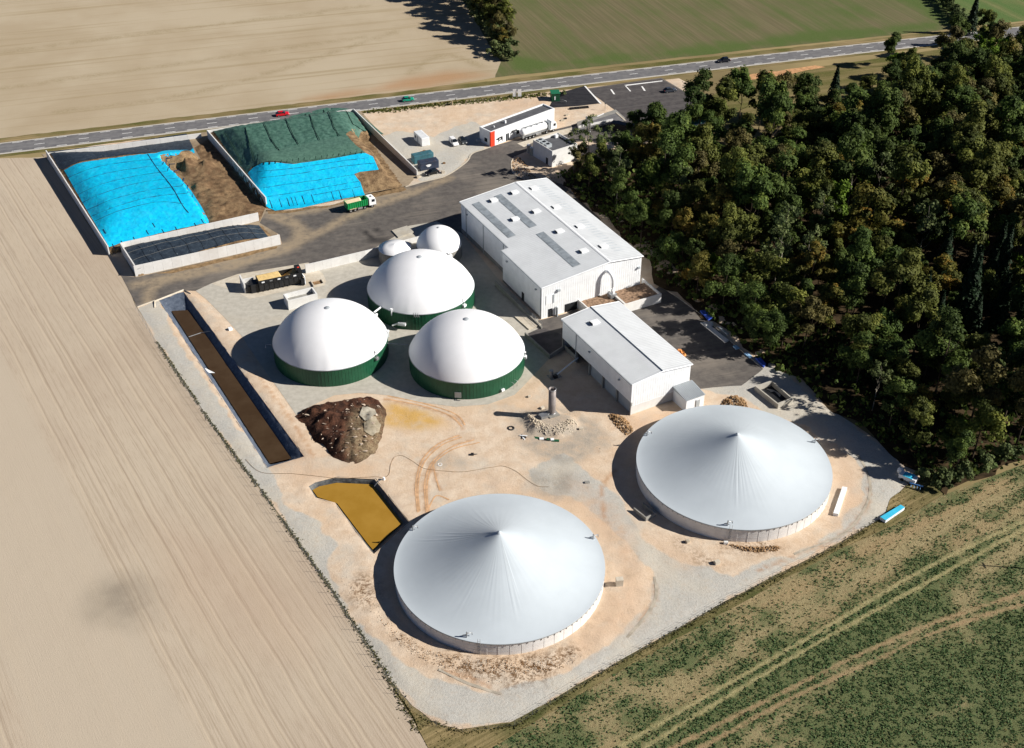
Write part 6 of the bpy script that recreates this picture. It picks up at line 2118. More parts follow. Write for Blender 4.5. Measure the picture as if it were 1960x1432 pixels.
def car(name, label, px, rz, paint, L=4.3, W=1.76, Hc=1.48, van=False, group=None, cat='car', z=0.06, dark_roof=False):
    p = G(*px)
    t = thing(name, label, cat, (p.x, p.y, z), rz, group)
    h = L / 2
    lo = [(-h, .32), (-h + .05, .75), (-h + .25, .92), (-.15 * L, .96), (.22 * L, .92), (h - .25, .78), (h, .6), (h - .02, .3)]
    if van:
        up = [(-h + .04, .9), (-h + .08, Hc - .08), (-h + .3, Hc), (.08 * L, Hc), (.27 * L, 1.0)]
    else:
        up = [(-h + .18, .9), (-.30 * L, Hc - .06), (-.12 * L, Hc), (.06 * L, Hc - .03), (.24 * L, .92)]
    b = MB()
    n = len(lo)
    rows = []
    for yy, ins, dz in ((-W / 2, 0, 0), (-W / 2 + .1, 0, .05), (W / 2 - .1, 0, .05), (W / 2, 0, 0)):
        rows.append([(x * (1 if abs(yy) < W / 2 - .05 else .975), yy, z_ + (dz if .5 < z_ else 0)) for x, z_ in lo])
    vs = [q for r in rows for q in r]
    fs = [tuple(range(n)), tuple(range(4 * n - 1, 3 * n - 1, -1))]
    for r in range(3):
        fs += [(r * n + k, (r + 1) * n + k, (r + 1) * n + (k + 1) % n, r * n + (k + 1) % n) for k in range(n)]
    b.add(vs, fs)
    body = b.obj('body', paint, t, bevel=.05)
    # cabin: narrower towards the roof
    m = len(up)
    vs, c = [], MB()
    for s in (-1, 1):
        for x, z_ in up:
            k = (z_ - .9) / (Hc - .9)
            vs.append((x, s * (W / 2 - .05 - .2 * k), z_))
    c.add(vs, [tuple(range(m)), tuple(range(2 * m - 1, m - 1, -1))] + [(k, m + k, m + (k + 1) % m, (k + 1) % m) for k in range(m)])
    c.obj('cabin', paint if van else M['glass'], t, bevel=.04)
    if van:
        MB().add([(.085 * L, s * (W / 2 - .3), Hc - .03) for s in (-1, 1)] + [(.262 * L, s * (W / 2 - .1), 1.06) for s in (1, -1)], [(0, 1, 2, 3)]).obj('windscreen', M['glass'], t, (.035, 0, .02))
        for s in (-1, 1):
            MB().add([(-.02 * L, s * (W / 2 - .075), 1.05), (.2 * L, s * (W / 2 - .075), 1.05), (.09 * L, s * (W / 2 - .17), Hc - .2), (-.02 * L, s * (W / 2 - .17), Hc - .2)], [(0, 1, 2, 3)]).obj('side_window', M['glass'], t, (0, s * .03, 0))
    else:
        B(-.3 * L, -(W / 2 - .27), Hc - .035, .05 * L, W / 2 - .27, Hc + .03).obj('roof', M['glass'] if dark_roof else paint, t, bevel=.03)
        for x in (-.08 * L,):
            for s in (-1, 1):
                B(x, s * (W / 2 - .17) - .03, .95, x + .09, s * (W / 2 - .17) + .03, Hc - .05).obj('door_pillar', paint, t)
    for x in (-.31 * L, .31 * L):
        for s in (-1, 1):
            wheel(x, s * (W / 2 - .1), .32, t)
    for s in (-1, 1):
        B(h - .12, s * (W / 2 - .32) - .16, .58, h - .0, s * (W / 2 - .32) + .16, .72).obj('headlight', M['white'], t)
        B(-h - .01, s * (W / 2 - .25) - .14, .65, -h + .1, s * (W / 2 - .25) + .14, .82).obj('tail_light', M['red'], t)
    for s in (-1, 1):
        B(.16 * L, s * (W / 2 + .04) - .09, .95, .2 * L, s * (W / 2 + .04) + .09, 1.08).obj('mirror', paint, t)
    return t


gloss = lambda n, c: plain(n, c, .3, .5, var=.03)
car('red_car', 'small bright red car driving on the road behind the green heap', (541, 221.5), TH_ROAD, gloss('red car paint', (205, 24, 40)))
car('green_car', 'small teal green car driving on the road beside the sandy lot', (781, 193.6), TH_ROAD, gloss('teal car paint', (20, 150, 120)), 4.0, 1.7, 1.5)
car('dark_car', 'dark car driving on the far lane of the road near the wood', (1385, 118.8), TH_ROAD + math.pi, gloss('black blue car paint', (28, 30, 40)), 4.6, 1.85, 1.62, dark_roof=True)
car('white_van', 'small white van parked on the pale lot beside a dark car', (868.5, 276.5), heading((861, 268), (877, 284)), gloss('white car paint', (240, 240, 240)), 4.3, 1.8, 1.82, True, cat='van', z=.15)
car('dark_car', 'dark green grey car with pale bonnet parked right of the white van', (885.5, 273.5), heading((879, 266), (892, 281)), gloss('dark grey car paint', (58, 62, 66)), 4.1, 1.75, 1.5, z=.15, dark_roof=True)
car('black_car', 'black car parked in front of the dark blue container', (826.5, 334), heading((840, 329), (812, 337)), gloss('black car paint', (20, 20, 24)), 4.4, 1.8, 1.45, z=.15, dark_roof=True)
car('dark_car', 'dark car parked on the entrance lot next to the trees', (1282, 176), heading((1264, 178), (1296, 174)), gloss('dark blue car paint', (60, 66, 76)), 4.4, 1.8, 1.48, z=.07)
# tipper truck
f0, rz, L = frame((666, 409.5), (718, 396.5))
t = thing('tipper_truck', 'green tipper truck with white cab and cream load, driving past the blue sheeted heap', 'truck', f0 + Vector((0, 0, .05)), rz)
TG = plain('tipper green', (20, 140, 74), .45, .4, var=.06)
TL = 8.6
B(.3, .35, .75, TL - .6, 2.15, 1.05).obj('chassis', M['black'], t)
for nm, a in (('bed_side', (0, 0, 1.15, 6.1, .12, 2.95)), ('bed_side', (0, 2.38, 1.15, 6.1, 2.5, 2.95)), ('bed_tailgate', (0, .12, 1.15, .12, 2.38, 2.95)), ('bed_headboard', (5.98, .12, 1.15, 6.1, 2.38, 3.15)), ('bed_floor', (.12, .12, 1.15, 5.98, 2.38, 1.3))):
    B(*a).obj(nm, TG, t)
for k in range(10):
    B(.15 + k * .63, -.09, 1.18, .32 + k * .63, -.005, 2.9).obj('bed_rib', TG, t)
B(-.03, -.1, 2.9, 6.13, -.01, 3.02).obj('bed_rail', TG, t)
MB().add([(.12, .12, 2.8), (4.0, .12, 2.75), (4.6, 2.38, 2.85), (.12, 2.38, 2.85), (5.0, .12, 2.1), (5.2, 2.38, 2.0), (5.98, .12, 1.6), (5.98, 2.38, 1.6)], [(0, 1, 2, 3), (1, 4, 5, 2), (4, 6, 7, 5)]).obj('load', M['cream'], t)
cb = MB()
cb.extr([(6.5, .75), (8.55, .75), (8.6, 1.6), (8.35, 2.75), (8.0, 2.95), (6.5, 2.95)], .02, 2.48).obj('cab', M['white'], t, bevel=.08)
MB().add([(8.61, .2, 1.75), (8.61, 2.3, 1.75), (8.4, 2.25, 2.65), (8.4, .25, 2.65)], [(0, 1, 2, 3)]).obj('windscreen', M['glass'], t, (.03, 0, 0))
B(7.3, -.02, 1.75, 8.2, .02, 2.5).obj('side_window', M['glass'], t)
B(7.2, .9, 2.94, 7.7, 1.5, 2.99).obj('roof_hatch', M['glass'], t)
B(6.15, .1, .8, 6.48, 2.4, 2.6).obj('air_intake', M['black'], t)
for x in (1.0, 2.3, 5.2, 7.4):
    for y in (.22, 2.28):
        wheel(x, y, .5, t, .34)
B(.6, .02, .95, 2.8, .4, 1.12).obj('mudguard', M['cream'], t)
B(3.1, .0, .45, 4.5, .5, 1.0).obj('fuel_tank', M['galv'], t)
B(8.5, .15, .45, 8.66, 2.35, .8).obj('bumper', M['trim'], t)
# tanker lorry at the office
f0, rz, L = frame((1001, 271.5), (1066, 250.5))
t = thing('tanker_lorry', 'white articulated tanker lorry parked along the office', 'truck', f0 + Vector((0, 0, .06)), rz)
TL = L
B(0.2, .4, .9, TL - 2.0, 2.1, 1.15).obj('chassis', M['galv'], t)
tk = MB()
n = 20
prof = [(.05, .01), (.15, .8), (.4, 1.1), (1.0, 1.18), (TL - 4.4, 1.18), (TL - 3.8, 1.1), (TL - 3.5, .8), (TL - 3.4, .01)]
vs = [(x, 1.25 + r * math.cos(2 * math.pi * k / n), 2.3 + r * math.sin(2 * math.pi * k / n)) for x, r in prof for k in range(n)]
tk.add(vs, [(i * n + k, i * n + (k + 1) % n, (i + 1) * n + (k + 1) % n, (i + 1) * n + k) for i in range(len(prof) - 1) for k in range(n)], True)
tank = tk.obj('tank', M['white'], t)
for x in (2.0, 4.2, 6.4, 8.4):
    if x < TL - 4:
        MB().cyl(x, 1.25, 3.4, 3.62, .3, .3, 12).obj('manhole', M['galv'], tank)
MB().box(.8, 1.9, 3.2, TL - 4.2, 1.95, 3.6).obj('walkway_rail', M['galv'], tank)
MB().extr([(TL - 2.9, .8), (TL - .05, .8), (TL, 1.7), (TL - .3, 2.9), (TL - .9, 3.4), (TL - 2.2, 3.7), (TL - 2.4, 3.0), (TL - 2.4, 1.3)], .05, 2.45).obj('cab', M['white'], t, bevel=.1)
MB().add([(TL + .01, .25, 1.85), (TL + .01, 2.25, 1.85), (TL - .25, 2.2, 2.8), (TL - .25, .3, 2.8)], [(0, 1, 2, 3)]).obj('windscreen', M['glass'], t, (.03, 0, 0))
B(TL - 1.4, .02, 1.85, TL - .5, .06, 2.7).obj('side_window', M['glass'], t)
B(TL - 3.2, .1, 1.2, TL - 2.95, 2.4, 3.5).obj('air_deflector', M['trim'], t)
for x in (1.4, 2.8, 4.2, TL - 4.0, TL - 1.3):
    for y in (.25, 2.25):
        wheel(x, y, .5, t, .36)
B(.1, .3, .8, .8, 2.2, 1.9).obj('rear_cabinet', M['galv'], t)
B(5.2, .1, .6, 7.2, .6, 1.1).obj('side_locker', M['galv'], t)
# timber pole at the edge of the crop field, outside the frame: its shadow falls into view
pb_ = G(1872, 1082)
pole = pb_ + Vector((math.cos(SUN_AZ), math.sin(SUN_AZ), 0)) * (11.0 / math.tan(SUN_EL))
t = thing('utility_pole', 'timber utility pole in the crop field', 'pole', pole)
MB().cyl(0, 0, -.2, 11.0, .16, .11, 10).obj('pole', M['wood'], t)
B(-.06, -.8, 10.3, .06, .8, 10.45).obj('cross_arm', M['wood'], t)

# ------------------------------------------------------------------ trees
def mat_leaf(name, cols, trans=0.28):
    t = NT(name)
    at = t.attr('tint')
    c = t.mix(t.step(at, 0.1, 0.6), ph(*cols[0]), ph(*cols[1]))
    c = t.mix(t.step(at, 0.6, 1.0), c, ph(*cols[2]))
    r = t.rnd()
    c = t.mix(t.math('MULTIPLY', r, 0.55), c, ph(*cols[3]))
    t.out(c, 0.7, 0.15)
    tr = t.n('ShaderNodeBsdfTranslucent')
    t.put(tr.inputs[0], c)
    mx = t.n('ShaderNodeMixShader')
    mx.inputs[0].default_value = trans
    t.t.links.new(t.p.outputs[0], mx.inputs[1])
    t.t.links.new(tr.outputs[0], mx.inputs[2])
    t.t.links.new(mx.outputs[0], t.t.nodes['Material Output'].inputs[0])
    return t.m


LEAF = {'green': mat_leaf('dark green foliage', [(57, 76, 37), (95, 117, 54), (133, 151, 70), (85, 97, 49)]),
        'olive': mat_leaf('olive foliage', [(71, 81, 37), (114, 124, 56), (152, 155, 72), (101, 101, 51)]),
        'autumn': mat_leaf('autumn foliage', [(80, 92, 42), (128, 123, 55), (175, 136, 57), (122, 108, 52)]),
        'rust': mat_leaf('rust brown foliage', [(85, 81, 49), (124, 117, 68), (152, 142, 82), (109, 101, 61)]),
        'lime': mat_leaf('bright green foliage', [(83, 108, 35), (131, 163, 54), (169, 198, 76), (114, 140, 49)]),
        'fir': mat_leaf('conifer needles', [(26, 41, 26), (44, 66, 39), (67, 89, 51), (36, 52, 35)], .1),
        'thin': mat_leaf('sparse grey green foliage', [(74, 89, 54), (114, 128, 78), (147, 157, 103), (101, 110, 66)])}
M['trunk'] = plain('tree bark', (78, 68, 58), .95, .1, var=.2, scale=2)
M['palebark'] = plain('pale bark', (150, 142, 128), .9, .1, var=.15, scale=2)


def cards(C, Nn, S, tint, rs, jn=.5):
    """leaf cards: centres, outward normals, half sizes"""
    n = len(C)
    Nn = Nn + rs.normal(0, jn, Nn.shape)
    Nn /= np.linalg.norm(Nn, axis=1)[:, None] + 1e-9
    T = np.cross(Nn, rs.normal(0, 1, Nn.shape))
    T /= np.linalg.norm(T, axis=1)[:, None] + 1e-9
    Bv = np.cross(Nn, T)
    S = S[:, None]
    a = rs.uniform(.6, 1.2, (n, 4, 1))
    V = np.stack([C + T * S * a[:, 0], C + Bv * S * a[:, 1] * .8, C - T * S * a[:, 2], C - Bv * S * a[:, 3] * .8], 1)
    return V.reshape(-1, 3), np.arange(4 * n).reshape(n, 4), np.repeat(tint, 4)


def crown_mesh(name, seed, h0, h1, rad, lobes, per, leaf, kind='round', gap=.0):
    rs = np.random.RandomState(seed)
    C, Nn, S, T = [], [], [], []
    if kind == 'fir':
        n = lobes * per
        f = rs.uniform(0, 1, n) ** .75
        a = rs.uniform(0, 6.283, n)
        layer = np.floor(f * 13) / 13
        r = rad * (1 - f) * (.45 + .55 * rs.uniform(0, 1, n) ** .5) * (1 - .35 * ((f * 13) % 1)) * (1 + .2 * np.sin(a * 5 + layer * 40))
        C = np.c_[r * np.cos(a), r * np.sin(a), h0 + (h1 - h0) * f - .1 * r]
        Nn = np.c_[np.cos(a), np.sin(a), np.full(n, .9)]
        S = rs.uniform(.6, 1.1, n) * leaf
        T = np.clip(rs.uniform(0, .6, n) + .4 * (r / (rad + .01)), 0, 1)
    else:
        cz, hz = (h0 + h1) / 2, (h1 - h0) / 2
        nb = rs.randint(7, 11)
        for k in range(nb):
            az = 2.4 * k + rs.uniform(-.5, .5)
            el = rs.uniform(-.55, 1.0) if k else 1.45
            q = rs.uniform(.35, 1.1)
            bc = np.array([math.cos(az) * math.cos(el) * rad * q, math.sin(az) * math.cos(el) * rad * q, cz + math.sin(el) * hz * rs.uniform(.6, .85)])
            br = rad * rs.uniform(.25, .58)
            bt = rs.uniform(.0, .7)
            for _ in range(max(3, lobes // nb)):
                d = rs.normal(0, 1, 3)
                d /= np.linalg.norm(d)
                c = bc + d * br * rs.uniform(.5, 1.0) * np.array([1, 1, .85])
                lr = rad * rs.choice([.13, .17, .2, .25, .32])
                m = int(per * rs.uniform(.5, 1.4) * (lr / (rad * .2)) ** 1.5)
                e = rs.normal(0, 1, (m, 3))
                e /= np.linalg.norm(e, axis=1)[:, None]
                e[:, 2] = np.where(e[:, 2] < -.4, -e[:, 2], e[:, 2])
                rr = lr * (rs.uniform(.3, 1.0, m) + np.abs(rs.normal(0, .22, m)))[:, None]
                C.append(c + e * rr)
                Nn.append(e * .8 + d * .5 + np.array([0, 0, .35]))
                S.append(rs.uniform(.5, 1.25, m) * leaf)
                T.append(np.clip(bt + rs.uniform(-.1, .3) + rs.normal(0, .12, m), 0, 1))
        C, Nn, S, T = np.concatenate(C), np.concatenate(Nn), np.concatenate(S), np.concatenate(T)
    V, Fc, tt = cards(C, Nn, S, T, rs)
    me = npmesh(name, V, Fc)
    setattr_f(me, 'tint', tt)
    return me


def trunk_mesh(seed, h, r0, limbs, spread, bend=.4):
    r = random.Random(seed)
    mb = MB()
    p = [Vector((0, 0, -.3))]
    for k in range(1, 7):
        p.append(Vector((r.uniform(-bend, bend) * k / 6, r.uniform(-bend, bend) * k / 6, h * k / 6)))
    mb.tube(p, r0, 7, r0 * .25)
    for k in range(limbs):
        f = r.uniform(.35, .9)
        i = min(5, int(f * 6))
        b = p[i].lerp(p[i + 1], f * 6 - i)
        a = r.uniform(0, 6.28)
        L = spread * r.uniform(.5, 1.0) * (1.25 - f)
        q = [b, b + Vector((math.cos(a) * L * .5, math.sin(a) * L * .5, L * .35)), b + Vector((math.cos(a + .3) * L, math.sin(a + .3) * L, L * .95))]
        mb.tube(q, r0 * .42 * (1.1 - f), 5, r0 * .1)
    return mb.mesh('trunk')


PROTO = {}


def proto(key, kind, seeds, **kw):
    L = []
    for s in seeds:
        cm = crown_mesh('crown', s, kw['h0'], kw['h1'], kw['rad'], kw['lobes'], kw['per'], kw['leaf'], kw.get('shape', 'round'))
        cm.materials.append(LEAF[kind])
        tm = trunk_mesh(s + 50, kw['h1'] * .9, kw.get('r0', .26), kw.get('limbs', 7), kw['rad'], kw.get('bend', .4))
        tm.materials.append(M[kw.get('bk', 'trunk')])
        L.append((cm, tm))
    PROTO[key] = L


for q, (hh, rr) in enumerate(((22, 5.6), (19, 5.0), (24, 5.2), (20, 6.2), (17, 4.2), (23, 4.6), (18, 5.6))):
    proto('green%d' % q, 'green', (q + 1,), h0=hh * .14, h1=hh, rad=rr, lobes=84, per=112, leaf=.38)
PROTO['green'] = [PROTO.pop('green%d' % q)[0] for q in range(7)]
for q, (hh, rr) in enumerate(((21, 5.2), (18, 4.4), (23, 5.6), (19, 4.8))):
    proto('olive%d' % q, 'olive', (q + 11,), h0=hh * .14, h1=hh, rad=rr, lobes=78, per=112, leaf=.38)
PROTO['olive'] = [PROTO.pop('olive%d' % q)[0] for q in range(4)]
proto('autumn', 'autumn', (21, 22, 23), h0=3.0, h1=19.0, rad=5.0, lobes=74, per=108, leaf=.38)
proto('rust', 'rust', (25, 26, 27), h0=3.5, h1=20.0, rad=4.6, lobes=66, per=96, leaf=.36)
proto('lime', 'lime', (31, 32), h0=2.5, h1=16.0, rad=4.8, lobes=56, per=80, leaf=.48)
proto('fir', 'fir', (41, 42), h0=1.2, h1=19.0, rad=3.9, lobes=40, per=95, leaf=.6, shape='fir', limbs=0, bend=.1)
proto('thin', 'thin', (51, 52), h0=6.5, h1=19.0, rad=3.6, lobes=26, per=30, leaf=.36, bk='palebark', limbs=12, r0=.2)
proto('shrub', 'thin', (61, 62), h0=.2, h1=3.6, rad=2.4, lobes=34, per=50, leaf=.28, limbs=6, r0=.1)
TN = {'green': 'broadleaf_tree', 'olive': 'olive_tree', 'autumn': 'autumn_tree', 'rust': 'rusty_tree', 'lime': 'lime_green_tree', 'fir': 'conifer', 'thin': 'sparse_tree', 'shrub': 'shrub'}
TN['olive'] = 'broadleaf_tree'
TL_ = {'green': 'dark green broadleaf tree within the dense wood', 'olive': 'olive green broadleaf tree within the dense wood', 'autumn': 'tree with yellow and orange autumn leaves in the wood', 'rust': 'tree with rust brown thinning leaves in the wood',
       'lime': 'bright yellowish green tree in the wood', 'fir': 'dark narrow conifer within the dense wood', 'thin': 'thin pale trunked tree with sparse leaves at the edge of the wood', 'shrub': 'grey green shrub'}
trs = random.Random(77)
TREES = []


def tree(key, x, y, s=1.0, label=None, group=None, i=None, sz=1.0):
    cm, tm = PROTO[key][trs.randrange(len(PROTO[key])) if i is None else i]
    t = thing(TN[key], label or TL_[key], 'tree' if key != 'shrub' else 'shrub', (x, y, 0), trs.uniform(0, 6.28), group or (None if label else key + ' trees of the wood'))
    t.scale = (s, s, s * sz)
    link('crown', cm, None, t)
    link('trunk', tm, None, t)
    TREES.append((x, y))
    return t


def tree_px(key, u, v, s=1.0, label=None, group=None, i=None, sz=1.0):
    p = G(u, v)
    return tree(key, p.x, p.y, s, label, group, i, sz)


# trees one can tell apart
tree_px('olive', 1238, 352, 1.0, 'tree with orange and yellow leaves behind the treatment building', i=0).children[0].data = PROTO['autumn'][0][0]
tree_px('green', 1216, 292, .6, 'round dark green tree overhanging the left of the entrance lot')
tree_px('green', 1250, 296, .85, 'large round dark green tree in front of the entrance lot')
tree_px('green', 1322, 276, .85, 'dark green tree between the entrance lot and the green tarpaulin')
tree_px('olive', 1362, 270, .8, 'olive green tree right of the green tarpaulin')
tree_px('thin', 1125, 342, .9, 'pale forked tree in front of the treatment building', sz=1.15)
tree_px('thin', 1098, 333, .75, 'thin leaning tree left of the pale forked tree')
tree_px('thin', 1165, 330, .8, 'sparse tree behind the silver stacks')
tree_px('olive', 1148, 352, .72, 'olive tree between the treatment building and the orange tree')
tree_px('green', 1192, 330, .7, 'dark green tree in front of the raised drive')
tree_px('rust', 1110, 348, .6, 'brownish low tree behind the far end of the large shed')
tree_px('fir', 1592, 205, .75, 'single dark conifer standing near the road')
tree_px('fir', 1855, 66, .8, 'tall dark conifer at the end of the far hedge', sz=1.0)
tree_px('green', 1702, 128, .62, 'clipped looking dark green tree beside the road')
tree_px('lime', 1712, 152, .6, 'small bright green tree below the roadside tree')
tree_px('green', 1818, 112, .8, 'dark green tree by the road, left of the bright one')
tree_px('lime', 1858, 138, .82, 'bright yellow green tree by the road at the top of the wood')
tree_px('green', 1890, 118, .85, 'dark green tree by the road, right of the bright one')
tree_px('olive', 1880, 92, .8, 'olive tree by the road at the head of the far hedge')
tree_px('green', 1985, 128, .7, 'dark tree at the right edge of the picture by the road')
for u, v, s, k, lab in ((1246, 300, .95, 'green', 'broad dark green tree in front of the green tarpaulin mound'), (1338, 258, .95, 'green', 'tall dark green tree right of the entrance lot'), (1376, 260, .9, 'olive', 'olive tree two places right of the entrance lot'), (1412, 252, .95, 'green', 'dark green tree below the reddish dug strip'),
                        (1452, 248, .9, 'olive', 'olive tree below the right end of the reddish dug strip'), (1492, 242, .9, 'rust', 'brown leaved tree at the meadow edge of the wood'), (1532, 236, .9, 'green', 'dark green tree left of the single conifer')):
    tree_px(k, u, v, s, lab)
for u, v, s in ((1368, 478, .95), (1640, 505, 1.15), (1582, 648, .8), (1545, 572, .8), (1592, 282, .72), (1628, 280, .78), (1350, 505, .7), (1735, 430, .9), (1785, 590, .75), (1960, 330, .9), (1520, 430, .7)):
    tree_px('autumn', u, v, s)
for u, v, s in ((1800, 330, .95), (1830, 255, .9), (1870, 245, .85), (1770, 400, .9), (1330, 400, .9), (1480, 380, .85)):
    tree_px('rust', u, v, s)
for u, v, s in ((1880, 590, .85), (1905, 630, .8), (1850, 670, .8), (1930, 680, .75), (1785, 650, .7), (1835, 610, .75), (1760, 610, .7), (1960, 590, .9), (1810, 690, .6), (1895, 540, .9)):
    tree_px('fir', u, v, s)
for u, v in ((1535, 560), (1180, 395), (1300, 430), (1560, 480), (1622, 395), (1480, 560)):
    tree_px('thin', u, v, .95)
# the rest of the wood
fx = np.array(FOREST)
FC = G(1880, 640)
for q in range(9000):
    x, y = trs.uniform(fx[:, 0].min(), fx[:, 0].max()), trs.uniform(fx[:, 1].min(), fx[:, 1].max())
    if not inside(np.array([x]), np.array([y]), FOREST)[0]:
        continue
    dc = y * CP + CAMH * SP
    u = 980 + FPX * x / dc
    if u > 2130:
        continue
    d = float(sdist(np.array([x]), np.array([y]), FOREST)[0])
    if d < 1.8:
        continue
    sp = trs.uniform(5.6, 7.6) if u < 1990 else 9.0
    if any((x - a) ** 2 + (y - b) ** 2 < sp * sp for a, b in TREES):
        continue
    v0 = 716 - FPX * (y * SP - CAMH * CP) / dc
    if 1470 < u < 1650 and 680 < v0 < 800 and d < 9:
        continue
    k = trs.random()
    nz = float(fbm(np.array([x]), np.array([y]), 45, 31)[0])
    key = 'fir' if (x - FC.x) ** 2 + (y - FC.y) ** 2 < 26 ** 2 and k < .3 else 'green' if k < .5 else 'olive' if k < .83 else 'rust' if k < .89 else 'autumn' if k < .925 else 'lime' if k < .945 else 'thin'
    s = trs.choice([.6, .7, .8, .9, 1.0, 1.1]) * trs.uniform(.95, 1.05) * (.9 if d < 5 else 1)
    if d < 16 and u < 1780:
        s = min(s, .62 + .012 * d)
    if x > 0 and y > 330:
        s = min(s, .95)
    v = 716 - FPX * (y * SP - CAMH * CP) / dc
    zone = 'near the road' if v < 290 else 'beside the crop field' if v > 720 else 'at the edge facing the sheds' if d < 13 and u < 1700 else 'deep in the wood'
    lab = ('tall ' if s > .98 else 'low ' if s < .82 else '') + TL_[key].replace(' within the dense wood', '').replace(' in the wood', '').replace(' at the edge of the wood', '') + ', ' + zone
    tree(key, x, y, s, lab, lab.split(',')[0] + 's ' + zone, sz=trs.uniform(.92, 1.18) if d > 16 or u > 1780 else 1.0)
fill = 0
for q in range(6000):
    if fill > 110:
        break
    x, y = trs.uniform(fx[:, 0].min(), fx[:, 0].max()), trs.uniform(fx[:, 1].min(), fx[:, 1].max())
    dc = y * CP + CAMH * SP
    u = 980 + FPX * x / dc
    if u > 1980 or not inside(np.array([x]), np.array([y]), FOREST)[0] or float(sdist(np.array([x]), np.array([y]), FOREST)[0]) < 6:
        continue
    if any((x - a) ** 2 + (y - b) ** 2 < 15 for a, b in TREES):
        continue
    fill += 1
    key = trs.choice(['green', 'olive', 'olive', 'lime'])
    tree(key, x, y, trs.uniform(.42, .58), 'small ' + {'green': 'dark green', 'olive': 'olive', 'lime': 'light green'}[key] + ' understorey tree between the tall trees of the wood', 'understorey trees of the wood')
# hedge of trees between the two far fields
for k, (u, v, s) in enumerate([(962, 96, .42), (955, 84, .6), (944, 74, .72), (936, 60, .78), (926, 50, .8), (920, 36, .85), (910, 26, .88), (904, 14, .9), (895, 4, .92), (886, -8, .92), (878, -20, .92), (868, -32, .92), (858, -46, .92), (848, -58, .92), (836, -74, .92)]):
    tree_px('autumn' if k == 0 else 'rust' if k % 3 == 1 else 'olive', u, v, s, 'tree in the hedge between the stubble and the seeded field' if k > 2 else ('low golden tree at the near end of the far hedge', 'grey brown tree near the end of the far hedge', 'olive tree close to the end of the far hedge')[k], 'trees of the far hedge' if k > 2 else None)
for k, (u, v, s) in enumerate(((950, 108, 1.15), (966, 112, 1.25), (980, 116, .95))):
    tree_px('shrub', u, v, s, ('left', 'middle', 'right')[k] + ' grey green shrub at the end of the far hedge by the road')
for k in range(16):
    f = k / 15
    tree_px('shrub', 1772 + f * 80, -30 + f * 92, 1.1, 'dark shrub in the hedge between seeded field and pasture', 'shrubs of the far pasture hedge')
for u, v, s, lab in ((1798, 930, 1.0, 'shrub at the corner of the wood above the grass verge'), (1835, 918, 1.1, 'shrub at the foot of the wood, second from the corner'), (1880, 900, 1.0, 'shrub at the foot of the wood, third from the corner'), (1925, 884, 1.1, 'shrub at the foot of the wood near the picture edge'),
                     (1766, 918, .7, 'low shrub behind the blue cultivator'), (1078, 195 - 12, .45, 'small rounded shrub behind the green cabin')):
    tree_px('shrub', u, v, s, lab)


for k, (u, v, s) in enumerate([(975, 92, .5), (966, 78, .66), (958, 62, .74), (948, 48, .8), (938, 34, .84), (930, 20, .88), (920, 6, .9), (908, -10, .9), (896, -26, .9)]):
    tree_px('olive' if k % 2 else 'rust', u, v, s, 'tree on the field side of the far hedge', 'trees of the far hedge, right row')
for k in range(14):
    f = k / 13
    tree_px('shrub', 966 - f * 74, 98 - f * 104, trs.uniform(1.3, 1.9), 'dense shrub under the trees of the far hedge', 'shrubs of the far hedge')


# ------------------------------------------------------------------ undergrowth, grass and crop
def scatter(name, label, X, Y, Z, size, mat, tintf=None, seed=1, up=.2, layers=3, kind='stuff'):
    rs = np.random.RandomState(seed)
    n = len(X)
    C = np.repeat(np.c_[X, Y, Z], layers, 0)
    sz = np.repeat(size, layers)
    C += rs.normal(0, .5, C.shape) * sz[:, None] * np.array([1, 1, .3])
    C[:, 2] += sz * .5
    Nn = np.c_[rs.normal(0, 1, len(C)), rs.normal(0, 1, len(C)), np.full(len(C), up)]
    V, Fc, tt = cards(C, Nn, sz * rs.uniform(.5, 1.1, len(C)), rs.uniform(0, 1, len(C)), rs)
    me = npmesh(name, V, Fc)
    setattr_f(me, 'tint', tt)
    o = link(name, me, mat)
    o['kind'] = kind
    o['label'] = label
    return o


def pts_in(poly, n, seed):
    P = np.array(poly)
    rs = np.random.RandomState(seed)
    X, Y = rs.uniform(P[:, 0].min(), P[:, 0].max(), n), rs.uniform(P[:, 1].min(), P[:, 1].max(), n)
    k = inside(X, Y, poly)
    return X[k], Y[k]


rs = np.random.RandomState(5)
X, Y = pts_in(FOREST, 24000, 3)
k = sdist(X, Y, FOREST) < 26
X, Y = X[k][:8000], Y[k][:8000]
scatter('undergrowth', 'dark bushes and brambles on the floor of the wood', X, Y, .2 + 1.2 * rs.random(len(X)), .35 + .5 * rs.random(len(X)), LEAF['green'], seed=2, layers=4)
M['grass'] = mat_leaf('grass blades', [(60, 70, 34), (92, 96, 50), (140, 130, 82), (120, 108, 68)], .2)
M['grassdry'] = mat_leaf('dry grass blades', [(96, 90, 46), (136, 122, 70), (164, 146, 92), (120, 104, 62)], .2)
X, Y = pts_in(DITCH, 60000, 4)
k = fbm(X, Y, 2.5, 4) > .42
X, Y = X[k][:9000], Y[k][:9000]
scatter('grass_tufts', 'green grass tufts on the verge round the site', X, Y, 0 * X, .06 + .12 * rs.random(len(X)), M['grass'], seed=3, layers=2)
lb = np.array(densify(xy([(1690, 992), (1600, 1049), (1400, 1150), (1150, 1291), (985, 1391), (885, 1403), (800, 1372)]), .05, False))
X, Y = lb[:, 0] + rs.normal(0, .3, len(lb)), lb[:, 1] + rs.normal(0, .3, len(lb))
scatter('grass_tufts', 'line of dark grass under the fence along the crop field', X, Y, 0 * X, .08 + .15 * rs.random(len(X)), M['grass'], seed=13, layers=2)
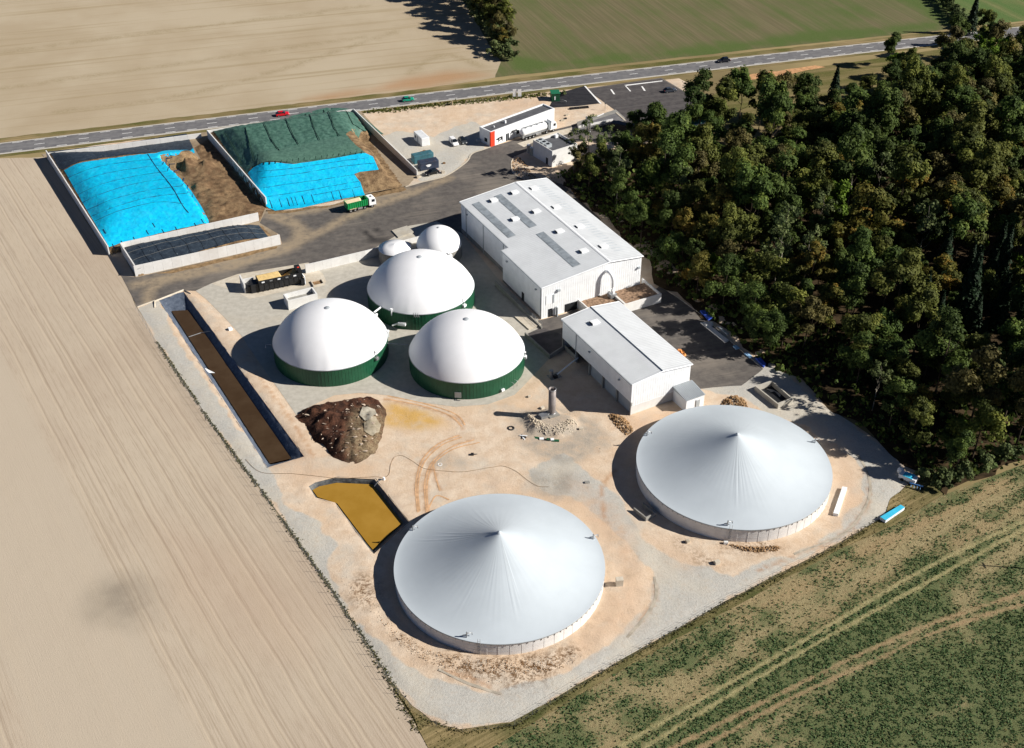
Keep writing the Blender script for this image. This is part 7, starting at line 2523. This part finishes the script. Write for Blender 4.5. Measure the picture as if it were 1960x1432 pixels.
lb = densify(xy([(300, 655), (400, 804), (520, 966), (640, 1137), (700, 1230), (750, 1310), (800, 1400)]), .05, False)
L = np.array(lb)
w = 0.45 + .9 * sstep(155, 105, L[:, 1])
X, Y = L[:, 0] + rs.normal(0, 1, len(L)) * w * .5, L[:, 1] + rs.normal(0, 1, len(L)) * w * .3
k = fbm(X, Y, 5, 8) > .36
scatter('grass_tufts', 'strip of dark grass between the tilled field and the gravel track', X[k], Y[k], 0 * X[k], .08 + .14 * rs.random(k.sum()), M['grass'], seed=4, layers=3)
lb = np.array(densify(xy([(700, 216), (800, 206), (900, 196), (1000, 186), (1048, 182)]), .05, False))
X, Y = lb[:, 0] + rs.normal(0, .6, len(lb)), lb[:, 1] + rs.normal(0, .9, len(lb))
scatter('bank_grass', 'dark strip of rough grass on the bank below the road', X, Y, 0 * X, .15 + .3 * rs.random(len(X)), LEAF['olive'], seed=5, layers=3)
X, Y = pts_in(xy([(880, 1480), (940, 1434), (1150, 1306), (1400, 1164), (1720, 1001), (1960, 889), (2020, 870), (2020, 1440), (900, 1480)]), 190000, 6)
m = f_crop(X, Y) * .62 + .2 * rs.random(len(X)) + .25 * fbm(X, Y, 1.0, 5)
k = (rs.random(len(X)) < np.clip((f_crop(X, Y) - .2) * 1.25, .06, .9)) & (fbm(X, Y, .9, 5) > .4) & (f_straw(X, Y) < .3) & (f_bare(X, Y) < .3)
X, Y = X[k][:60000], Y[k][:60000]
M['cropleaf'] = mat_leaf('crop leaves', [(52, 86, 52), (80, 112, 68), (112, 136, 88), (92, 110, 66)], .2)
scatter('crop_plants', 'low green crop plants over the field in front', X, Y, .05 + 0 * X, .09 + .15 * rs.random(len(X)), M['cropleaf'], seed=6, layers=2, up=1.8)
X, Y = pts_in(CROP, 60000, 16)
k = Y < 215
X, Y = X[k][:14000], Y[k][:14000]
scatter('crop_stubble', 'dry straw tufts between the crop rows', X, Y, .05 + 0 * X, .06 + .1 * rs.random(len(X)), M['grassdry'], seed=7, layers=2, up=.8)

# ------------------------------------------------------------------ wire fences round the site
def fence(label, px, step=3.0):
    P = densify([tuple(G(u, v)[:2]) for u, v in px], step, False)
    t = thing('wire_fence', label, 'fence', (0, 0, 0))
    me = MB().cyl(0, 0, -.1, 1.6, .03, .03, 6).mesh('fence_post')
    me.materials.append(M['galv'])
    for x, y in P:
        link('fence_post', me, None, t, (x, y, 0))
    mb = MB()
    for z in (.3, .75, 1.2, 1.62):
        mb.tube([(x, y, z) for x, y in P], .012, 3, cap=False)
    o = mb.obj('fence_wire', M['galv'], t)
    o['kind'] = 'stuff'


fence('thin wire fence along the crop field side of the site', [(1690, 991), (1600, 1048), (1400, 1149), (1150, 1290), (985, 1390), (885, 1402)])
fence('thin wire fence along the tilled field side of the site', [(885, 1402), (835, 1391), (785, 1357), (740, 1302), (695, 1231), (635, 1136), (515, 966), (395, 805), (296, 656), (260, 592)])
